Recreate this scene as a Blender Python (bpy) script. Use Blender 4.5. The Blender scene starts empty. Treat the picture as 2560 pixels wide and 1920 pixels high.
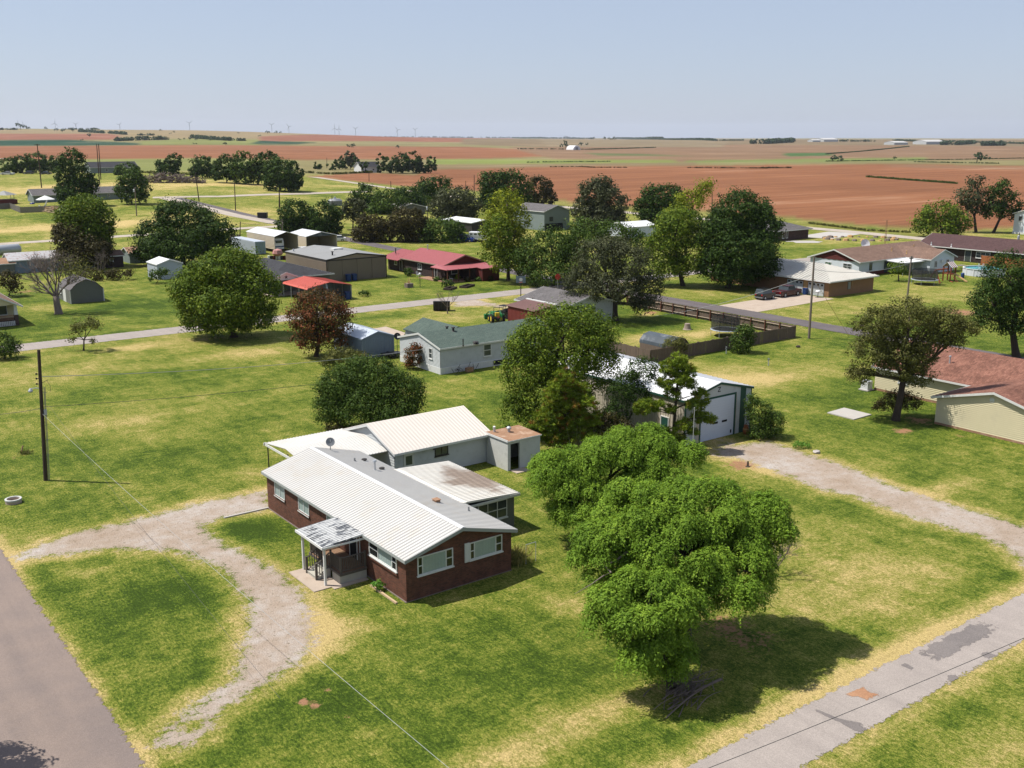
import bpy, bmesh, math, random
import numpy as np
from mathutils import Vector, Matrix

# ---------------------------------------------------------------- camera, sky, sun, exposure
SC = bpy.context.scene
COL = SC.collection
random.seed(7); RNG = np.random.default_rng(11)
H = 25.0                         # camera height above the yard
F = 2545.0; CX = 1280.0; CY = 960.0
PITCH = math.atan(618 / 2545.0)
cam = bpy.data.cameras.new('camera'); camo = bpy.data.objects.new('camera', cam); COL.objects.link(camo)
cam.sensor_fit = 'HORIZONTAL'; cam.sensor_width = 36.0; cam.lens = 36.0 * F / 2560.0
cam.clip_start = 0.5; cam.clip_end = 60000
camo.location = (0, 0, H)
camo.rotation_euler = (math.pi / 2 - PITCH, 0, -math.atan2(.6, .8))
SC.camera = camo

SUN_EL = math.radians(59); SUN_TO = Vector((.72, -.69, 0)).normalized()      # way the shadows fall
W = bpy.data.worlds.new('World'); SC.world = W; W.use_nodes = True
nt = W.node_tree; bg = nt.nodes['Background']
sky = nt.nodes.new('ShaderNodeTexSky'); sky.sky_type = 'NISHITA'; sky.sun_disc = False
sky.sun_elevation = SUN_EL
sky.sun_rotation = math.atan2(-SUN_TO.x, -SUN_TO.y)
sky.altitude = 0; sky.air_density = 1.0; sky.dust_density = 0.6; sky.ozone_density = 2.0
veil = nt.nodes.new('ShaderNodeMix'); veil.data_type = 'RGBA'; veil.inputs[0].default_value = .6      # thin even high haze over the whole sky
veil.inputs[7].default_value = (5.7, 6.5, 8.5, 1); nt.links.new(sky.outputs[0], veil.inputs[6])
nt.links.new(veil.outputs[2], bg.inputs[0]); bg.inputs[1].default_value = 0.07
sl = bpy.data.lights.new('sun', 'SUN'); slo = bpy.data.objects.new('sun', sl); COL.objects.link(slo)
sl.energy = 5.0; sl.angle = math.radians(0.53); sl.color = (1.0, .955, .88)
d = Vector((SUN_TO.x * math.cos(SUN_EL), SUN_TO.y * math.cos(SUN_EL), -math.sin(SUN_EL)))
slo.rotation_euler = d.to_track_quat('-Z', 'Y').to_euler(); slo.location = (-40, 40, 90)
SC.view_settings.view_transform = 'Standard'; SC.view_settings.look = 'None'
SC.view_settings.gamma = 1.0; SC.view_settings.use_curve_mapping = False
SC.view_settings.exposure = 0.5

# ---------------------------------------------------------------- photo pixel -> place on the ground
def ss(a, b, x):
    t = np.clip((x - a) / (b - a), 0, 1); return t * t * (3 - 2 * t)
def terrain(x, y):
    x = np.asarray(x, float); y = np.asarray(y, float)
    fw = .6 * x + .8 * y; rt = .8 * x - .6 * y
    f1 = np.maximum(fw, 1.0); az = np.clip(rt / f1, -1.2, 1.2)
    left = ss(-.02, -.33, az)
    hz = np.interp(az, [-1.2, -.5, -.3, -.2, -.1, 0, .1, 1.2], [58, 52, 44, 34, 24, 16, 12, 12])
    r = left * 6.5 * ss(220, 500, fw) + hz * ss(1300, 4300, fw) * (1 - .55 * ss(4500, 8000, fw))
    r = r + np.where(fw > 900, 2.2 * np.sin(rt / 310.) * np.sin(fw / 520. + rt / 700.), 0) * ss(900, 2500, fw)
    return np.where(fw > 0, r, 0.)
def ray(x, y):
    dx = (x - CX) / F; dv = (CY - y) / F
    f = math.cos(PITCH) + dv * math.sin(PITCH); rz = -math.sin(PITCH) + dv * math.cos(PITCH)
    return (.8 * dx + .6 * f, -.6 * dx + .8 * f, rz)
def PX(x, y, z=None):
    """source-photo pixel -> point on the ground (or on the level z)"""
    r = ray(x, y)
    if z is not None:
        t = (z - H) / r[2]; return Vector((r[0] * t, r[1] * t, z))
    if r[2] < -1e-4:
        t = -H / r[2]
        if t < 215: return Vector((r[0] * t, r[1] * t, 0))
    t = 250.0
    for i in range(4000):
        g = float(terrain(r[0] * t, r[1] * t))
        if H + r[2] * t <= g or t > 14000: break
        t *= 1.004
    return Vector((r[0] * t, r[1] * t, g))
def AT(x, y, fw):
    """pixel -> point at forward distance fw"""
    r = ray(x, y); f = .6 * r[0] + .8 * r[1]; t = fw / f
    return Vector((r[0] * t, r[1] * t, H + r[2] * t))
def FW(p): return .6 * p[0] + .8 * p[1]
K = 2560 / 2212.
def D(x, y): return (x * K, y * K)
ZO = {1: (620, 980), 2: (1240, 840), 3: (1300, 1280), 4: (740, 680), 5: (0, 280), 6: (400, 440), 7: (900, 400), 8: (1400, 400),
      'a': (1840, 400), 'b': (1840, 680), 'c': (0, 680), 'd': (0, 1180), 'k': (1840, 1380), 'm': (640, 1380), 'n': (1840, 960)}
def Z(n, x, y): o = ZO[n]; return (o[0] + x * .3255, o[1] + y * .3255)
RO = {1: (0, 480, .16275), 2: (560, 540, .16275), 3: (940, 580, .16275), 4: (1560, 740, .1989), 5: (1880, 620, .16275),
      6: (2200, 560, .16275), 7: (1200, 700, .2206), 8: (0, 360, .2837)}
def R(n, x, y): o = RO[n]; return (o[0] + x * o[2], o[1] + y * o[2])

# ---------------------------------------------------------------- object helpers
def tag(o, label=None, cat=None, group=None, kind=None):
    if label: o['label'] = label
    if cat: o['category'] = cat
    if group: o['group'] = group
    if kind: o['kind'] = kind
    return o
def thing(name, label, cat, loc=(0, 0, 0), rz=0, group=None):
    o = bpy.data.objects.new(name, None); COL.objects.link(o); o.empty_display_size = .3
    o.location = loc; o.rotation_euler = (0, 0, rz)
    return tag(o, label, cat, group)
def root_loc(p):
    while p.parent: p = p.parent
    return Vector(p.location)
class MB:
    def __init__(s): s.v = []; s.f = []
    def add(s, vs, fs):
        n = len(s.v); s.v += [tuple(q) for q in vs]; s.f += [tuple(n + i for i in f) for f in fs]; return s
    def box(s, x0, y0, z0, x1, y1, z1):
        return s.add([(x0, y0, z0), (x1, y0, z0), (x1, y1, z0), (x0, y1, z0), (x0, y0, z1), (x1, y0, z1), (x1, y1, z1), (x0, y1, z1)],
                     [(3, 2, 1, 0), (4, 5, 6, 7), (0, 1, 5, 4), (1, 2, 6, 5), (2, 3, 7, 6), (3, 0, 4, 7)])
    def prism(s, pts, axis, a, b):
        """pts: 2-D outline (in the two other axes, in order) pushed from a to b along axis"""
        n = len(pts); vs = []
        for t in (a, b):
            for (p, q) in pts:
                vs.append((t, p, q) if axis == 'x' else (p, t, q) if axis == 'y' else (p, q, t))
        fs = [tuple(range(n)), tuple(range(2 * n - 1, n - 1, -1))]
        fs += [(i, n + i, n + (i + 1) % n, (i + 1) % n) for i in range(n)]
        return s.add(vs, fs)
    def quad(s, *p): return s.add(p, [tuple(range(len(p)))])
    def slab(s, pts, th):
        """polygon given by 3-D points (upper face), thickened downwards"""
        n = len(pts); vs = list(pts) + [(p[0], p[1], p[2] - th) for p in pts]
        return s.add(vs, [tuple(range(n)), tuple(range(2 * n - 1, n - 1, -1))] + [(i, n + i, n + (i + 1) % n, (i + 1) % n) for i in range(n)])
    def tube(s, p0, p1, r0, r1=None, n=8, cap=True):
        return s.path([p0, p1], [r0, r0 if r1 is None else r1], n, cap)
    def path(s, pts, rs, n=6, cap=True):
        pts = [Vector(p) for p in pts]
        if not hasattr(rs, '__len__'): rs = [rs] * len(pts)
        vs = []; ref = None
        for i, p in enumerate(pts):
            t = (pts[min(i + 1, len(pts) - 1)] - pts[max(i - 1, 0)]).normalized()
            if ref is None: ref = Vector((1, 0, 0)) if abs(t.x) < .8 else Vector((0, 1, 0))
            a = t.cross(ref).normalized(); b = t.cross(a).normalized(); ref = b.cross(t)
            ref = -ref if ref.length < 1e-6 else ref
            a = t.cross(Vector((1, 0, 0)) if abs(t.x) < .8 else Vector((0, 1, 0))).normalized(); b = t.cross(a)
            for k in range(n):
                w = 2 * math.pi * k / n
                vs.append(p + (a * math.cos(w) + b * math.sin(w)) * rs[i])
        fs = []
        for i in range(len(pts) - 1):
            for k in range(n):
                fs.append((i * n + k, i * n + (k + 1) % n, (i + 1) * n + (k + 1) % n, (i + 1) * n + k))
        if cap: fs += [tuple(range(n - 1, -1, -1)), tuple((len(pts) - 1) * n + k for k in range(n))]
        return s.add(vs, fs)
    def lathe(s, c, prof, n=16):
        vs = []; fs = []
        for (r, z) in prof:
            for k in range(n):
                w = 2 * math.pi * k / n; vs.append((c[0] + r * math.cos(w), c[1] + r * math.sin(w), c[2] + z))
        for i in range(len(prof) - 1):
            for k in range(n): fs.append((i * n + k, i * n + (k + 1) % n, (i + 1) * n + (k + 1) % n, (i + 1) * n + k))
        return s.add(vs, fs)
    def build(s, name, mat, parent=None, local=False, smooth=False, kind=None, label=None):
        me = bpy.data.meshes.new(name)
        v = s.v
        if parent is not None and not local:
            o0 = root_loc(parent); v = [(p[0] - o0.x, p[1] - o0.y, p[2] - o0.z) for p in v]
        me.from_pydata(v, [], s.f); me.update()
        bm = bmesh.new(); bm.from_mesh(me); bmesh.ops.recalc_face_normals(bm, faces=bm.faces); bm.to_mesh(me); bm.free()
        if smooth: me.polygons.foreach_set('use_smooth', [True] * len(me.polygons))
        o = bpy.data.objects.new(name, me); COL.objects.link(o)
        if mat: me.materials.append(M[mat] if isinstance(mat, str) else mat)
        if parent is not None: o.parent = parent
        if kind: o['kind'] = kind
        if label: o['label'] = label
        return o
def boxes(name, mat_, par, bl):
    for q_ in bl: mb = MB(); mb.box(*q_); mb.build(name, mat_, par)
# ---------------------------------------------------------------- materials
M = {}
def lin(r, g, b):
    return tuple(((c / 255) / 12.92 if c / 255 <= .04045 else ((c / 255 + .055) / 1.055) ** 2.4) for c in (r, g, b))
class NB:
    def __init__(s, name):
        s.m = bpy.data.materials.new(name); s.m.use_nodes = True; s.t = s.m.node_tree
        s.b = s.t.nodes['Principled BSDF']; s.n = s.t.nodes; M[name] = s.m
        s.out = s.n['Material Output']
    def new(s, t, **k):
        n = s.n.new(t)
        for a, b in k.items(): setattr(n, a, b)
        return n
    def L(s, a, b): s.t.links.new(a, b)
    def noise(s, vec, scale, detail=3, rough=.55):
        n = s.new('ShaderNodeTexNoise'); n.inputs['Scale'].default_value = scale; n.inputs['Detail'].default_value = detail
        n.inputs['Roughness'].default_value = rough
        if vec is not None: s.L(vec, n.inputs['Vector'])
        return n.outputs['Fac']
    def ramp(s, fac, stops):
        r = s.new('ShaderNodeValToRGB'); e = r.color_ramp.elements
        while len(e) < len(stops): e.new(.5)
        for q, (p, c) in zip(e, stops): q.position = p; q.color = (*c, 1) if len(c) == 3 else c
        s.L(fac, r.inputs[0]); return r.outputs[0]
    def mix(s, fac, a, b, mode='MIX'):
        n = s.new('ShaderNodeMix', data_type='RGBA', blend_type=mode); n.clamp_factor = True
        for i, q in ((0, fac), (6, a), (7, b)):
            if isinstance(q, (int, float)): n.inputs[i].default_value = q
            elif isinstance(q, tuple): n.inputs[i].default_value = (*q, 1)
            else: s.L(q, n.inputs[i])
        return n.outputs[2]
    def math(s, op, a, b=None, c=None):
        n = s.new('ShaderNodeMath', operation=op)
        for i, q in enumerate((a, b, c)):
            if q is None: continue
            if isinstance(q, (int, float)): n.inputs[i].default_value = q
            else: s.L(q, n.inputs[i])
        return n.outputs[0]
    def mr(s, v, a, b, c=0., e=1., smooth=True):
        n = s.new('ShaderNodeMapRange'); n.interpolation_type = 'SMOOTHSTEP' if smooth else 'LINEAR'
        s.L(v, n.inputs[0])
        for i, q in ((1, a), (2, b), (3, c), (4, e)): n.inputs[i].default_value = q
        return n.outputs[0]
    def attr(s, name, out='Fac'):
        n = s.new('ShaderNodeAttribute', attribute_name=name); return n.outputs[out]
    def pos(s): return s.new('ShaderNodeNewGeometry').outputs['Position']
    def obj(s): return s.new('ShaderNodeTexCoord').outputs['Object']
    def scale(s, v, k):
        n = s.new('ShaderNodeVectorMath', operation='MULTIPLY'); s.L(v, n.inputs[0]); n.inputs[1].default_value = k; return n.outputs[0]
    def bump(s, h, st, dist):
        n = s.new('ShaderNodeBump'); n.inputs['Strength'].default_value = st; n.inputs['Distance'].default_value = dist
        s.L(h, n.inputs['Height']); s.L(n.outputs[0], s.b.inputs['Normal'])
    def col(s, c): s.L(c, s.b.inputs['Base Color'])
def mat(name, c, rough=.7, var=.12, sc=1.2, fine=14., metal=0., bump=0., dirt=None, dirtamt=.25, stretch=None, spec=.3):
    """plain procedural paint / metal / wood: large and fine mottling, optional dirt colour"""
    c = [q_ * .84 for q_ in c]; b = NB(name); p = b.pos()
    if stretch: p = b.scale(p, stretch)
    n1 = b.noise(p, sc, 4); n2 = b.noise(p, fine, 3)
    k = b.math('ADD', b.math('MULTIPLY', b.math('SUBTRACT', n1, .5), 2.2 * var), b.math('MULTIPLY', b.math('SUBTRACT', n2, .5), 1.3 * var))
    k = b.math('ADD', k, 1.0)
    cc = b.mix(1.0, tuple(c), k, 'MULTIPLY')
    if dirt: cc = b.mix(b.mr(b.noise(p, sc * .9, 6, .7), .5, .72, 0, dirtamt * 2), cc, tuple(dirt))
    b.col(cc); b.b.inputs['Roughness'].default_value = rough; b.b.inputs['Metallic'].default_value = metal
    b.b.inputs['Specular IOR Level'].default_value = spec
    if bump: b.bump(n2, bump, .02)
    return b.m
def brickmat(name, c1, c2, mortar, w=.22, h=.075, ms=.012, rough=.85, var=.5, bump=.4):
    c1, c2, mortar = [[q_ * .8 for q_ in c] for c in (c1, c2, mortar)]; b = NB(name); p = b.pos()
    sp = b.new('ShaderNodeSeparateXYZ'); b.L(p, sp.inputs[0])
    cb = b.new('ShaderNodeCombineXYZ'); b.L(b.math('ADD', sp.outputs[0], sp.outputs[1]), cb.inputs[0]); b.L(sp.outputs[2], cb.inputs[1])
    t = b.new('ShaderNodeTexBrick'); b.L(cb.outputs[0], t.inputs['Vector'])
    t.inputs['Scale'].default_value = 1; t.inputs['Brick Width'].default_value = w; t.inputs['Row Height'].default_value = h
    t.inputs['Mortar Size'].default_value = ms; t.inputs['Mortar Smooth'].default_value = .2; t.inputs['Bias'].default_value = -.1
    t.inputs['Color1'].default_value = (*c1, 1); t.inputs['Color2'].default_value = (*c2, 1); t.inputs['Mortar'].default_value = (*mortar, 1)
    n = b.noise(p, 2.0, 5, .65)
    c = b.mix(1.0, t.outputs['Color'], b.mr(n, .2, .8, 1 - var, 1 + var, False), 'MULTIPLY')
    b.col(c); b.b.inputs['Roughness'].default_value = rough; b.b.inputs['Specular IOR Level'].default_value = .2
    if bump: b.bump(b.math('SUBTRACT', 1.0, t.outputs['Fac']), bump, .01)
    return b.m
def shinglemat(name, c1, c2, w=.33, h=.16, var=.35):
    c1, c2 = [[q_ * .84 for q_ in c] for c in (c1, c2)]; b = NB(name); p = b.pos()
    sp = b.new('ShaderNodeSeparateXYZ'); b.L(p, sp.inputs[0])
    cb = b.new('ShaderNodeCombineXYZ'); b.L(b.math('MULTIPLY', sp.outputs[0], 1.0), cb.inputs[0]); b.L(sp.outputs[1], cb.inputs[1])
    t = b.new('ShaderNodeTexBrick'); b.L(cb.outputs[0], t.inputs['Vector']); t.inputs['Scale'].default_value = 1
    t.inputs['Brick Width'].default_value = w; t.inputs['Row Height'].default_value = h; t.inputs['Mortar Size'].default_value = .008
    t.inputs['Color1'].default_value = (*c1, 1); t.inputs['Color2'].default_value = (*c2, 1)
    t.inputs['Mortar'].default_value = (*[q * .45 for q in c1], 1); t.inputs['Bias'].default_value = 0
    n = b.noise(p, .7, 5, .65); n2 = b.noise(p, 9, 3)
    c = b.mix(1.0, t.outputs['Color'], b.mr(n, .25, .75, 1 - var, 1 + var, False), 'MULTIPLY')
    c = b.mix(1.0, c, b.mr(n2, .2, .8, .75, 1.25, False), 'MULTIPLY')
    b.col(c); b.b.inputs['Roughness'].default_value = .9; b.b.inputs['Specular IOR Level'].default_value = .15
    b.bump(n2, .3, .02); return b.m
def leafmat(name, dark, mid, light, trans=.3, accent=None, rough=.55):
    b = NB(name); v = b.attr('v')
    stops = [(0.0, dark), (.5, mid), (1.0, light)]
    c = b.ramp(v, stops)
    if accent: c = b.mix(b.mr(b.attr('a'), .55, .8), c, tuple(accent))
    b.col(c); b.b.inputs['Roughness'].default_value = rough; b.b.inputs['Specular IOR Level'].default_value = .06
    tr = b.new('ShaderNodeBsdfTranslucent'); c2 = b.mix(1.0, c, (1.5, 1.45, .75), 'MULTIPLY'); b.L(c2, tr.inputs[0])
    ms = b.new('ShaderNodeMixShader'); ms.inputs[0].default_value = trans
    b.L(b.b.outputs[0], ms.inputs[1]); b.L(tr.outputs[0], ms.inputs[2]); b.L(ms.outputs[0], b.out.inputs['Surface'])
    return b.m
def glassmat(name, tint=(.05, .06, .07), rough=.06):
    b = NB(name); n = b.noise(b.pos(), 3., 2)
    b.col(b.mix(n, tuple(tint), tuple(q * 1.6 for q in tint))); b.b.inputs['Roughness'].default_value = rough
    b.b.inputs['Specular IOR Level'].default_value = .6
    return b.m
def clearglass(name):
    b = NB(name); g = b.new('ShaderNodeBsdfGlossy'); g.inputs['Roughness'].default_value = .03
    t = b.new('ShaderNodeBsdfTransparent'); t.inputs[0].default_value = (.86, .9, .88, 1)
    ms = b.new('ShaderNodeMixShader'); ms.inputs[0].default_value = .07; b.L(t.outputs[0], ms.inputs[1]); b.L(g.outputs[0], ms.inputs[2])
    b.L(ms.outputs[0], b.out.inputs['Surface']); return b.m

mat('white_metal', (.53, .515, .485), .45, .06, .5, 6, dirt=(.42, .36, .28), dirtamt=.22)
mat('white_metal_bright', (.72, .72, .72), .4, .03, .4, 5)
mat('white_trim', (.66, .66, .64), .55, .07, 2, 20, dirt=(.35, .31, .26), dirtamt=.15)
mat('white_wall', (.50, .52, .52), .7, .10, 1.5, 15, dirt=(.25, .25, .24), dirtamt=.2)
mat('grey_fascia', (.33, .35, .34), .6, .08, 2, 20)
mat('cream_siding', (.62, .55, .36), .7, .07, .8, 10, dirt=(.42, .37, .26), dirtamt=.2)
mat('beige_metal', (.52, .46, .37), .55, .08, .7, 8)
mat('cream_metal', (.60, .52, .40), .55, .06, .7, 8)
mat('green_trim', (.02, .075, .055), .5, .12, 2, 14)
mat('dark_trim', (.035, .03, .027), .6, .2, 2, 14)
mat('door_white', (.62, .66, .74), .45, .05, .8, 8)
mat('concrete', (.42, .34, .27), .9, .16, .9, 16, bump=.2, dirt=(.25, .18, .13), dirtamt=.3)
mat('concrete_pale', (.42, .395, .36), .9, .12, .9, 16, bump=.2, dirt=(.36, .30, .26), dirtamt=.3)
mat('concrete_wall', (.52, .52, .49), .9, .14, 1.2, 14, bump=.2, dirt=(.30, .30, .28), dirtamt=.35)
mat('rust_roof', (.30, .17, .10), .85, .25, 1.2, 12, dirt=(.42, .30, .22), dirtamt=.4)
mat('deck_wood', (.11, .095, .08), .85, .3, 3, 26, stretch=(1, 6, 1))
mat('deck_floor', (.25, .15, .09), .85, .3, 2, 20, stretch=(1, 6, 1))
mat('skirt_board', (.42, .40, .34), .8, .12, 2, 20)
mat('pole_wood', (.055, .038, .028), .9, .3, 2, 18, stretch=(6, 6, 1), bump=.3)
mat('pole_grey', (.19, .155, .125), .9, .25, 2, 18, stretch=(6, 6, 1), bump=.3)
mat('fence_wood', (.15, .11, .085), .9, .35, 3, 16, stretch=(4, 4, .6))
mat('fence_grey', (.19, .17, .15), .9, .35, 3, 16, stretch=(4, 4, .6))
mat('post_red', (.12, .045, .025), .85, .25, 3, 16)
mat('rail_wood', (.34, .27, .20), .85, .2, 3, 16)
mat('bark', (.06, .045, .034), .95, .4, 5, 22, bump=.6, stretch=(1, 1, .35))
mat('bark_grey', (.20, .16, .135), .95, .3, 4, 22, bump=.5, stretch=(1, 1, .35))
mat('bark_pale', (.29, .23, .19), .95, .25, 4, 22, bump=.5)
mat('black_metal', (.02, .02, .022), .5, .2, 2, 14)
mat('grey_metal', (.22, .23, .24), .45, .1, 2, 14, metal=.3)
mat('galv', (.45, .47, .49), .45, .08, 1, 12, metal=.35)
mat('galv_rust', (.45, .44, .44), .55, .1, 1.2, 9, metal=.2, dirt=(.20, .07, .045), dirtamt=.6, stretch=(2.2, 2.2, .2))
mat('steel_blue', (.17, .215, .27), .55, .07, .8, 9)
mat('blue_roof', (.55, .60, .66), .42, .05, .8, 9)
mat('tan_metal', (.295, .235, .17), .6, .08, .7, 9)
mat('tan_dark', (.19, .155, .115), .6, .08, .7, 9)
mat('grey_roof', (.25, .25, .245), .6, .08, .4, 6, dirt=(.18, .17, .16), dirtamt=.3)
mat('red_roof', (.34, .095, .10), .55, .06, .6, 9)
mat('red_canopy', (.58, .13, .095), .5, .05, .6, 9)
mat('dark_red', (.10, .02, .017), .75, .2, 1.5, 12)
mat('barn_red', (.21, .045, .035), .7, .15, 1.2, 12)
mat('mauve_metal', (.24, .135, .12), .6, .1, .8, 9)
mat('aqua_metal', (.43, .47, .53), .55, .07, .8, 9)
mat('container_door', (.22, .30, .34), .6, .12, 1.5, 12)
mat('olive_grey', (.14, .145, .13), .75, .1, 1, 12)
mat('house_green', (.20, .24, .23), .75, .08, 1, 12)
mat('house_blue', (.60, .64, .69), .7, .06, 1, 12)
mat('orange_board', (.36, .125, .045), .75, .15, 1.2, 12)
mat('tan_brick', (.26, .145, .075), .85, .16, 1, 14)
mat('red_cedar', (.22, .055, .022), .7, .15, 2, 14)
mat('plastic_blue', (.02, .05, .16), .5, .1, 2, 12)
mat('plastic_white', (.7, .7, .7), .5, .05, 2, 12)
mat('pool_water', (.10, .42, .46), .06, .12, .6, 3)
mat('pool_wall', (.60, .62, .66), .45, .05, 1, 10)
mat('tractor_green', (.02, .16, .045), .45, .12, 2, 12)
mat('yellow', (.60, .42, .03), .5, .1, 2, 12)
mat('rubber', (.015, .015, .015), .85, .2, 3, 14)
mat('car_red', (.06, .008, .010), .25, .05, 1, 8, spec=.5)  # red darkened to stand in for the tree's shade over the pickup
mat('car_blue', (.01, .03, .20), .25, .05, 1, 8, spec=.5)
mat('car_white', (.7, .7, .7), .3, .04, 1, 8, spec=.5)
mat('car_black', (.015, .016, .018), .25, .05, 1, 8, spec=.5)
mat('car_grey', (.06, .055, .05), .35, .05, 1, 8, spec=.5)
mat('curtain', (.44, .49, .49), .9, .1, 2, 14)
mat('dark_inside', (.012, .012, .013), .9, .2, 2, 10)
mat('ochre', (.45, .28, .12), .8, .15, 2, 14)
mat('pink_cover', (.42, .2, .18), .8, .2, 2, 9)
mat('stop_red', (.42, .02, .02), .5, .08, 2, 12)
mat('net_black', (.03, .03, .032), .8, .1, 2, 12)
mat('canvas', (.68, .68, .66), .8, .06, 1, 10)
mat('tarp_blue', (.06, .075, .09), .7, .3, .9, 8, dirt=(.17, .18, .19), dirtamt=.4)
mat('wire', (.05, .05, .05), .6, .1, 1, 5)
mat('wire_pale', (.30, .31, .31), .5, .1, 1, 5)
mat('turbine', (.26, .28, .31), .5, .03, .01, .1)
mat('soil', (.30, .12, .06), .95, .25, 1, 12, bump=.4)
mat('stick', (.16, .125, .105), .95, .3, 3, 18)
mat('wood_new', (.50, .36, .22), .8, .15, 2, 18)
brickmat('red_brick', (.165, .060, .036), (.085, .034, .023), (.125, .085, .066), .2, .068, .009, var=.35)
brickmat('far_brick', (.09, .05, .042), (.055, .032, .03), (.12, .09, .08), .5, .2, .02, var=.3, bump=0)
brickmat('dark_brick', (.05, .032, .03), (.03, .02, .02), (.07, .055, .05), .4, .16, .015, var=.3, bump=0)
shinglemat('shingle_red', (.25, .12, .085), (.155, .07, .05))
shinglemat('shingle_green', (.095, .125, .105), (.07, .10, .085), var=.12)
shinglemat('shingle_dark', (.055, .055, .06), (.04, .04, .045), var=.2)
shinglemat('shingle_brown', (.22, .14, .105), (.16, .10, .075), var=.2)
shinglemat('shingle_maroon', (.10, .058, .055), (.075, .042, .042), var=.15)
shinglemat('shingle_grey', (.15, .14, .14), (.11, .10, .10), var=.2)
glassmat('window_glass', (.035, .042, .045)); glassmat('window_green', (.03, .075, .05)); clearglass('pane_glass')
leafmat('leaf_willow', (.050, .100, .010), (.128, .215, .022), (.25, .36, .040), .24)
leafmat('leaf_maple', (0.026, 0.052, 0.006), (0.078, 0.122, 0.012), (0.185, 0.228, 0.026), .16)
leafmat('leaf_dark', (0.011, 0.026, 0.006), (0.028, 0.054, 0.01), (0.066, 0.105, 0.019), .16)
leafmat('leaf_mid', (0.018, 0.04, 0.007), (0.046, 0.08, 0.014), (0.098, 0.14, 0.026), .16)
leafmat('leaf_grey', (0.026, 0.032, 0.014), (0.056, 0.064, 0.03), (0.105, 0.11, 0.056), .16)
leafmat('leaf_olive', (0.04, 0.046, 0.012), (0.092, 0.098, 0.026), (0.165, 0.162, 0.048), .16)
leafmat('leaf_yellow', (0.075, 0.105, 0.01), (0.165, 0.2, 0.016), (0.3, 0.31, 0.028), .16)
leafmat('leaf_rust', (0.03, 0.028, 0.01), (0.07, 0.05, 0.018), (0.125, 0.072, 0.028), .16, accent=(0.217, 0.065, 0.029))
leafmat('leaf_brown', (0.02, 0.02, 0.008), (0.048, 0.042, 0.015), (0.095, 0.078, 0.028), .16)
leafmat('leaf_pine', (.050, .085, .010), (.13, .185, .018), (.24, .29, .028), .16, accent=(.19, .095, .022))
leafmat('leaf_bright', (0.043, 0.116, 0.017), (0.087, 0.203, 0.026), (0.145, 0.290, 0.043), .16)
leafmat('leaf_reed', (0.145, 0.160, 0.043), (0.261, 0.246, 0.080), (0.406, 0.334, 0.131), .3)
leafmat('leaf_far', (0.026, 0.048, 0.024), (0.043, 0.072, 0.034), (0.066, 0.102, 0.043), .16)
mat('pale_roof', (.47, .45, .40), .5, .06, .5, 8, dirt=(.33, .30, .26), dirtamt=.25)
mat('cream_metal_roof', (.58, .53, .475), .5, .05, .5, 8, dirt=(.5, .43, .35), dirtamt=.2)
# ---------------------------------------------------------------- ground: one sheet to the horizon, soil / grass / gravel zones as attributes
def inside(poly, X, Y):
    r = np.zeros(X.shape, bool); n = len(poly)
    for i in range(n):
        x0, y0 = poly[i][:2]; x1, y1 = poly[(i + 1) % n][:2]
        if y0 == y1: continue
        c = ((y0 > Y) != (y1 > Y)) & (X < (x1 - x0) * (Y - y0) / (y1 - y0) + x0); r ^= c
    return r
def sdist(poly, X, Y):
    d = np.full(X.shape, 1e9); n = len(poly)
    for i in range(n):
        x0, y0 = poly[i][:2]; x1, y1 = poly[(i + 1) % n][:2]
        dx, dy = x1 - x0, y1 - y0; t = np.clip(((X - x0) * dx + (Y - y0) * dy) / (dx * dx + dy * dy + 1e-9), 0, 1)
        d = np.minimum(d, np.hypot(X - x0 - t * dx, Y - y0 - t * dy))
    return np.where(inside(poly, X, Y), d, -d)
def q(x, y): return (x * .2893, 1480 + y * .2893)
drive1 = [Z('d', 90, 650), Z('d', 330, 550), Z('d', 600, 455), Z('d', 950, 390), Z('d', 1300, 300), Z('d', 1500, 240), Z('d', 2075, 140), Z('d', 2075, 280),
          Z('d', 1730, 350), Z('d', 1560, 400), Z('d', 1600, 470), Z('d', 1750, 570), Z('d', 1950, 660), Z('d', 2200, 800), Z('m', 240, 200), Z('m', 390, 330),
          Z('m', 430, 480), Z('m', 465, 620), Z('m', 440, 740), Z('m', 280, 890), Z('m', 0, 1070), q(1900, 1040), q(1780, 1220), q(1600, 1340), q(1330, 1330),
          q(1310, 1280), q(1420, 1190), q(1600, 1020), q(1750, 900), q(2000, 790), Z('d', 1830, 1450), Z('d', 1890, 1250), Z('d', 1900, 1100), Z('d', 1870, 950), Z('d', 1700, 740),
          Z('d', 1350, 610), Z('d', 820, 590), Z('d', 560, 630), Z('d', 160, 672)]
drive2 = [Z('n', -120, 430), Z('n', 0, 470), Z('n', 250, 440), Z('n', 600, 550), Z('n', 900, 650), Z('n', 1200, 780), Z('n', 1650, 920), Z('n', 2212, 1090), Z('n', 2800, 1250),
          Z('n', 2800, 1750), Z('n', 2212, 1400), Z('n', 2050, 1250), Z('n', 1900, 1180), Z('n', 1480, 1060), Z('n', 1250, 1000), Z('n', 900, 860), Z('n', 640, 810), Z('n', 420, 720), Z('n', 0, 570), Z('n', -160, 560)]
pad3 = [R(3, 1200, 1060), R(3, 1560, 1030), R(3, 1700, 1080), R(3, 2050, 1130), R(3, 2000, 1180), R(3, 1650, 1130), R(3, 1200, 1150)]
G1, G2, G3 = [[PX(*p) for p in poly] for poly in (drive1, drive2, pad3)]

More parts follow.
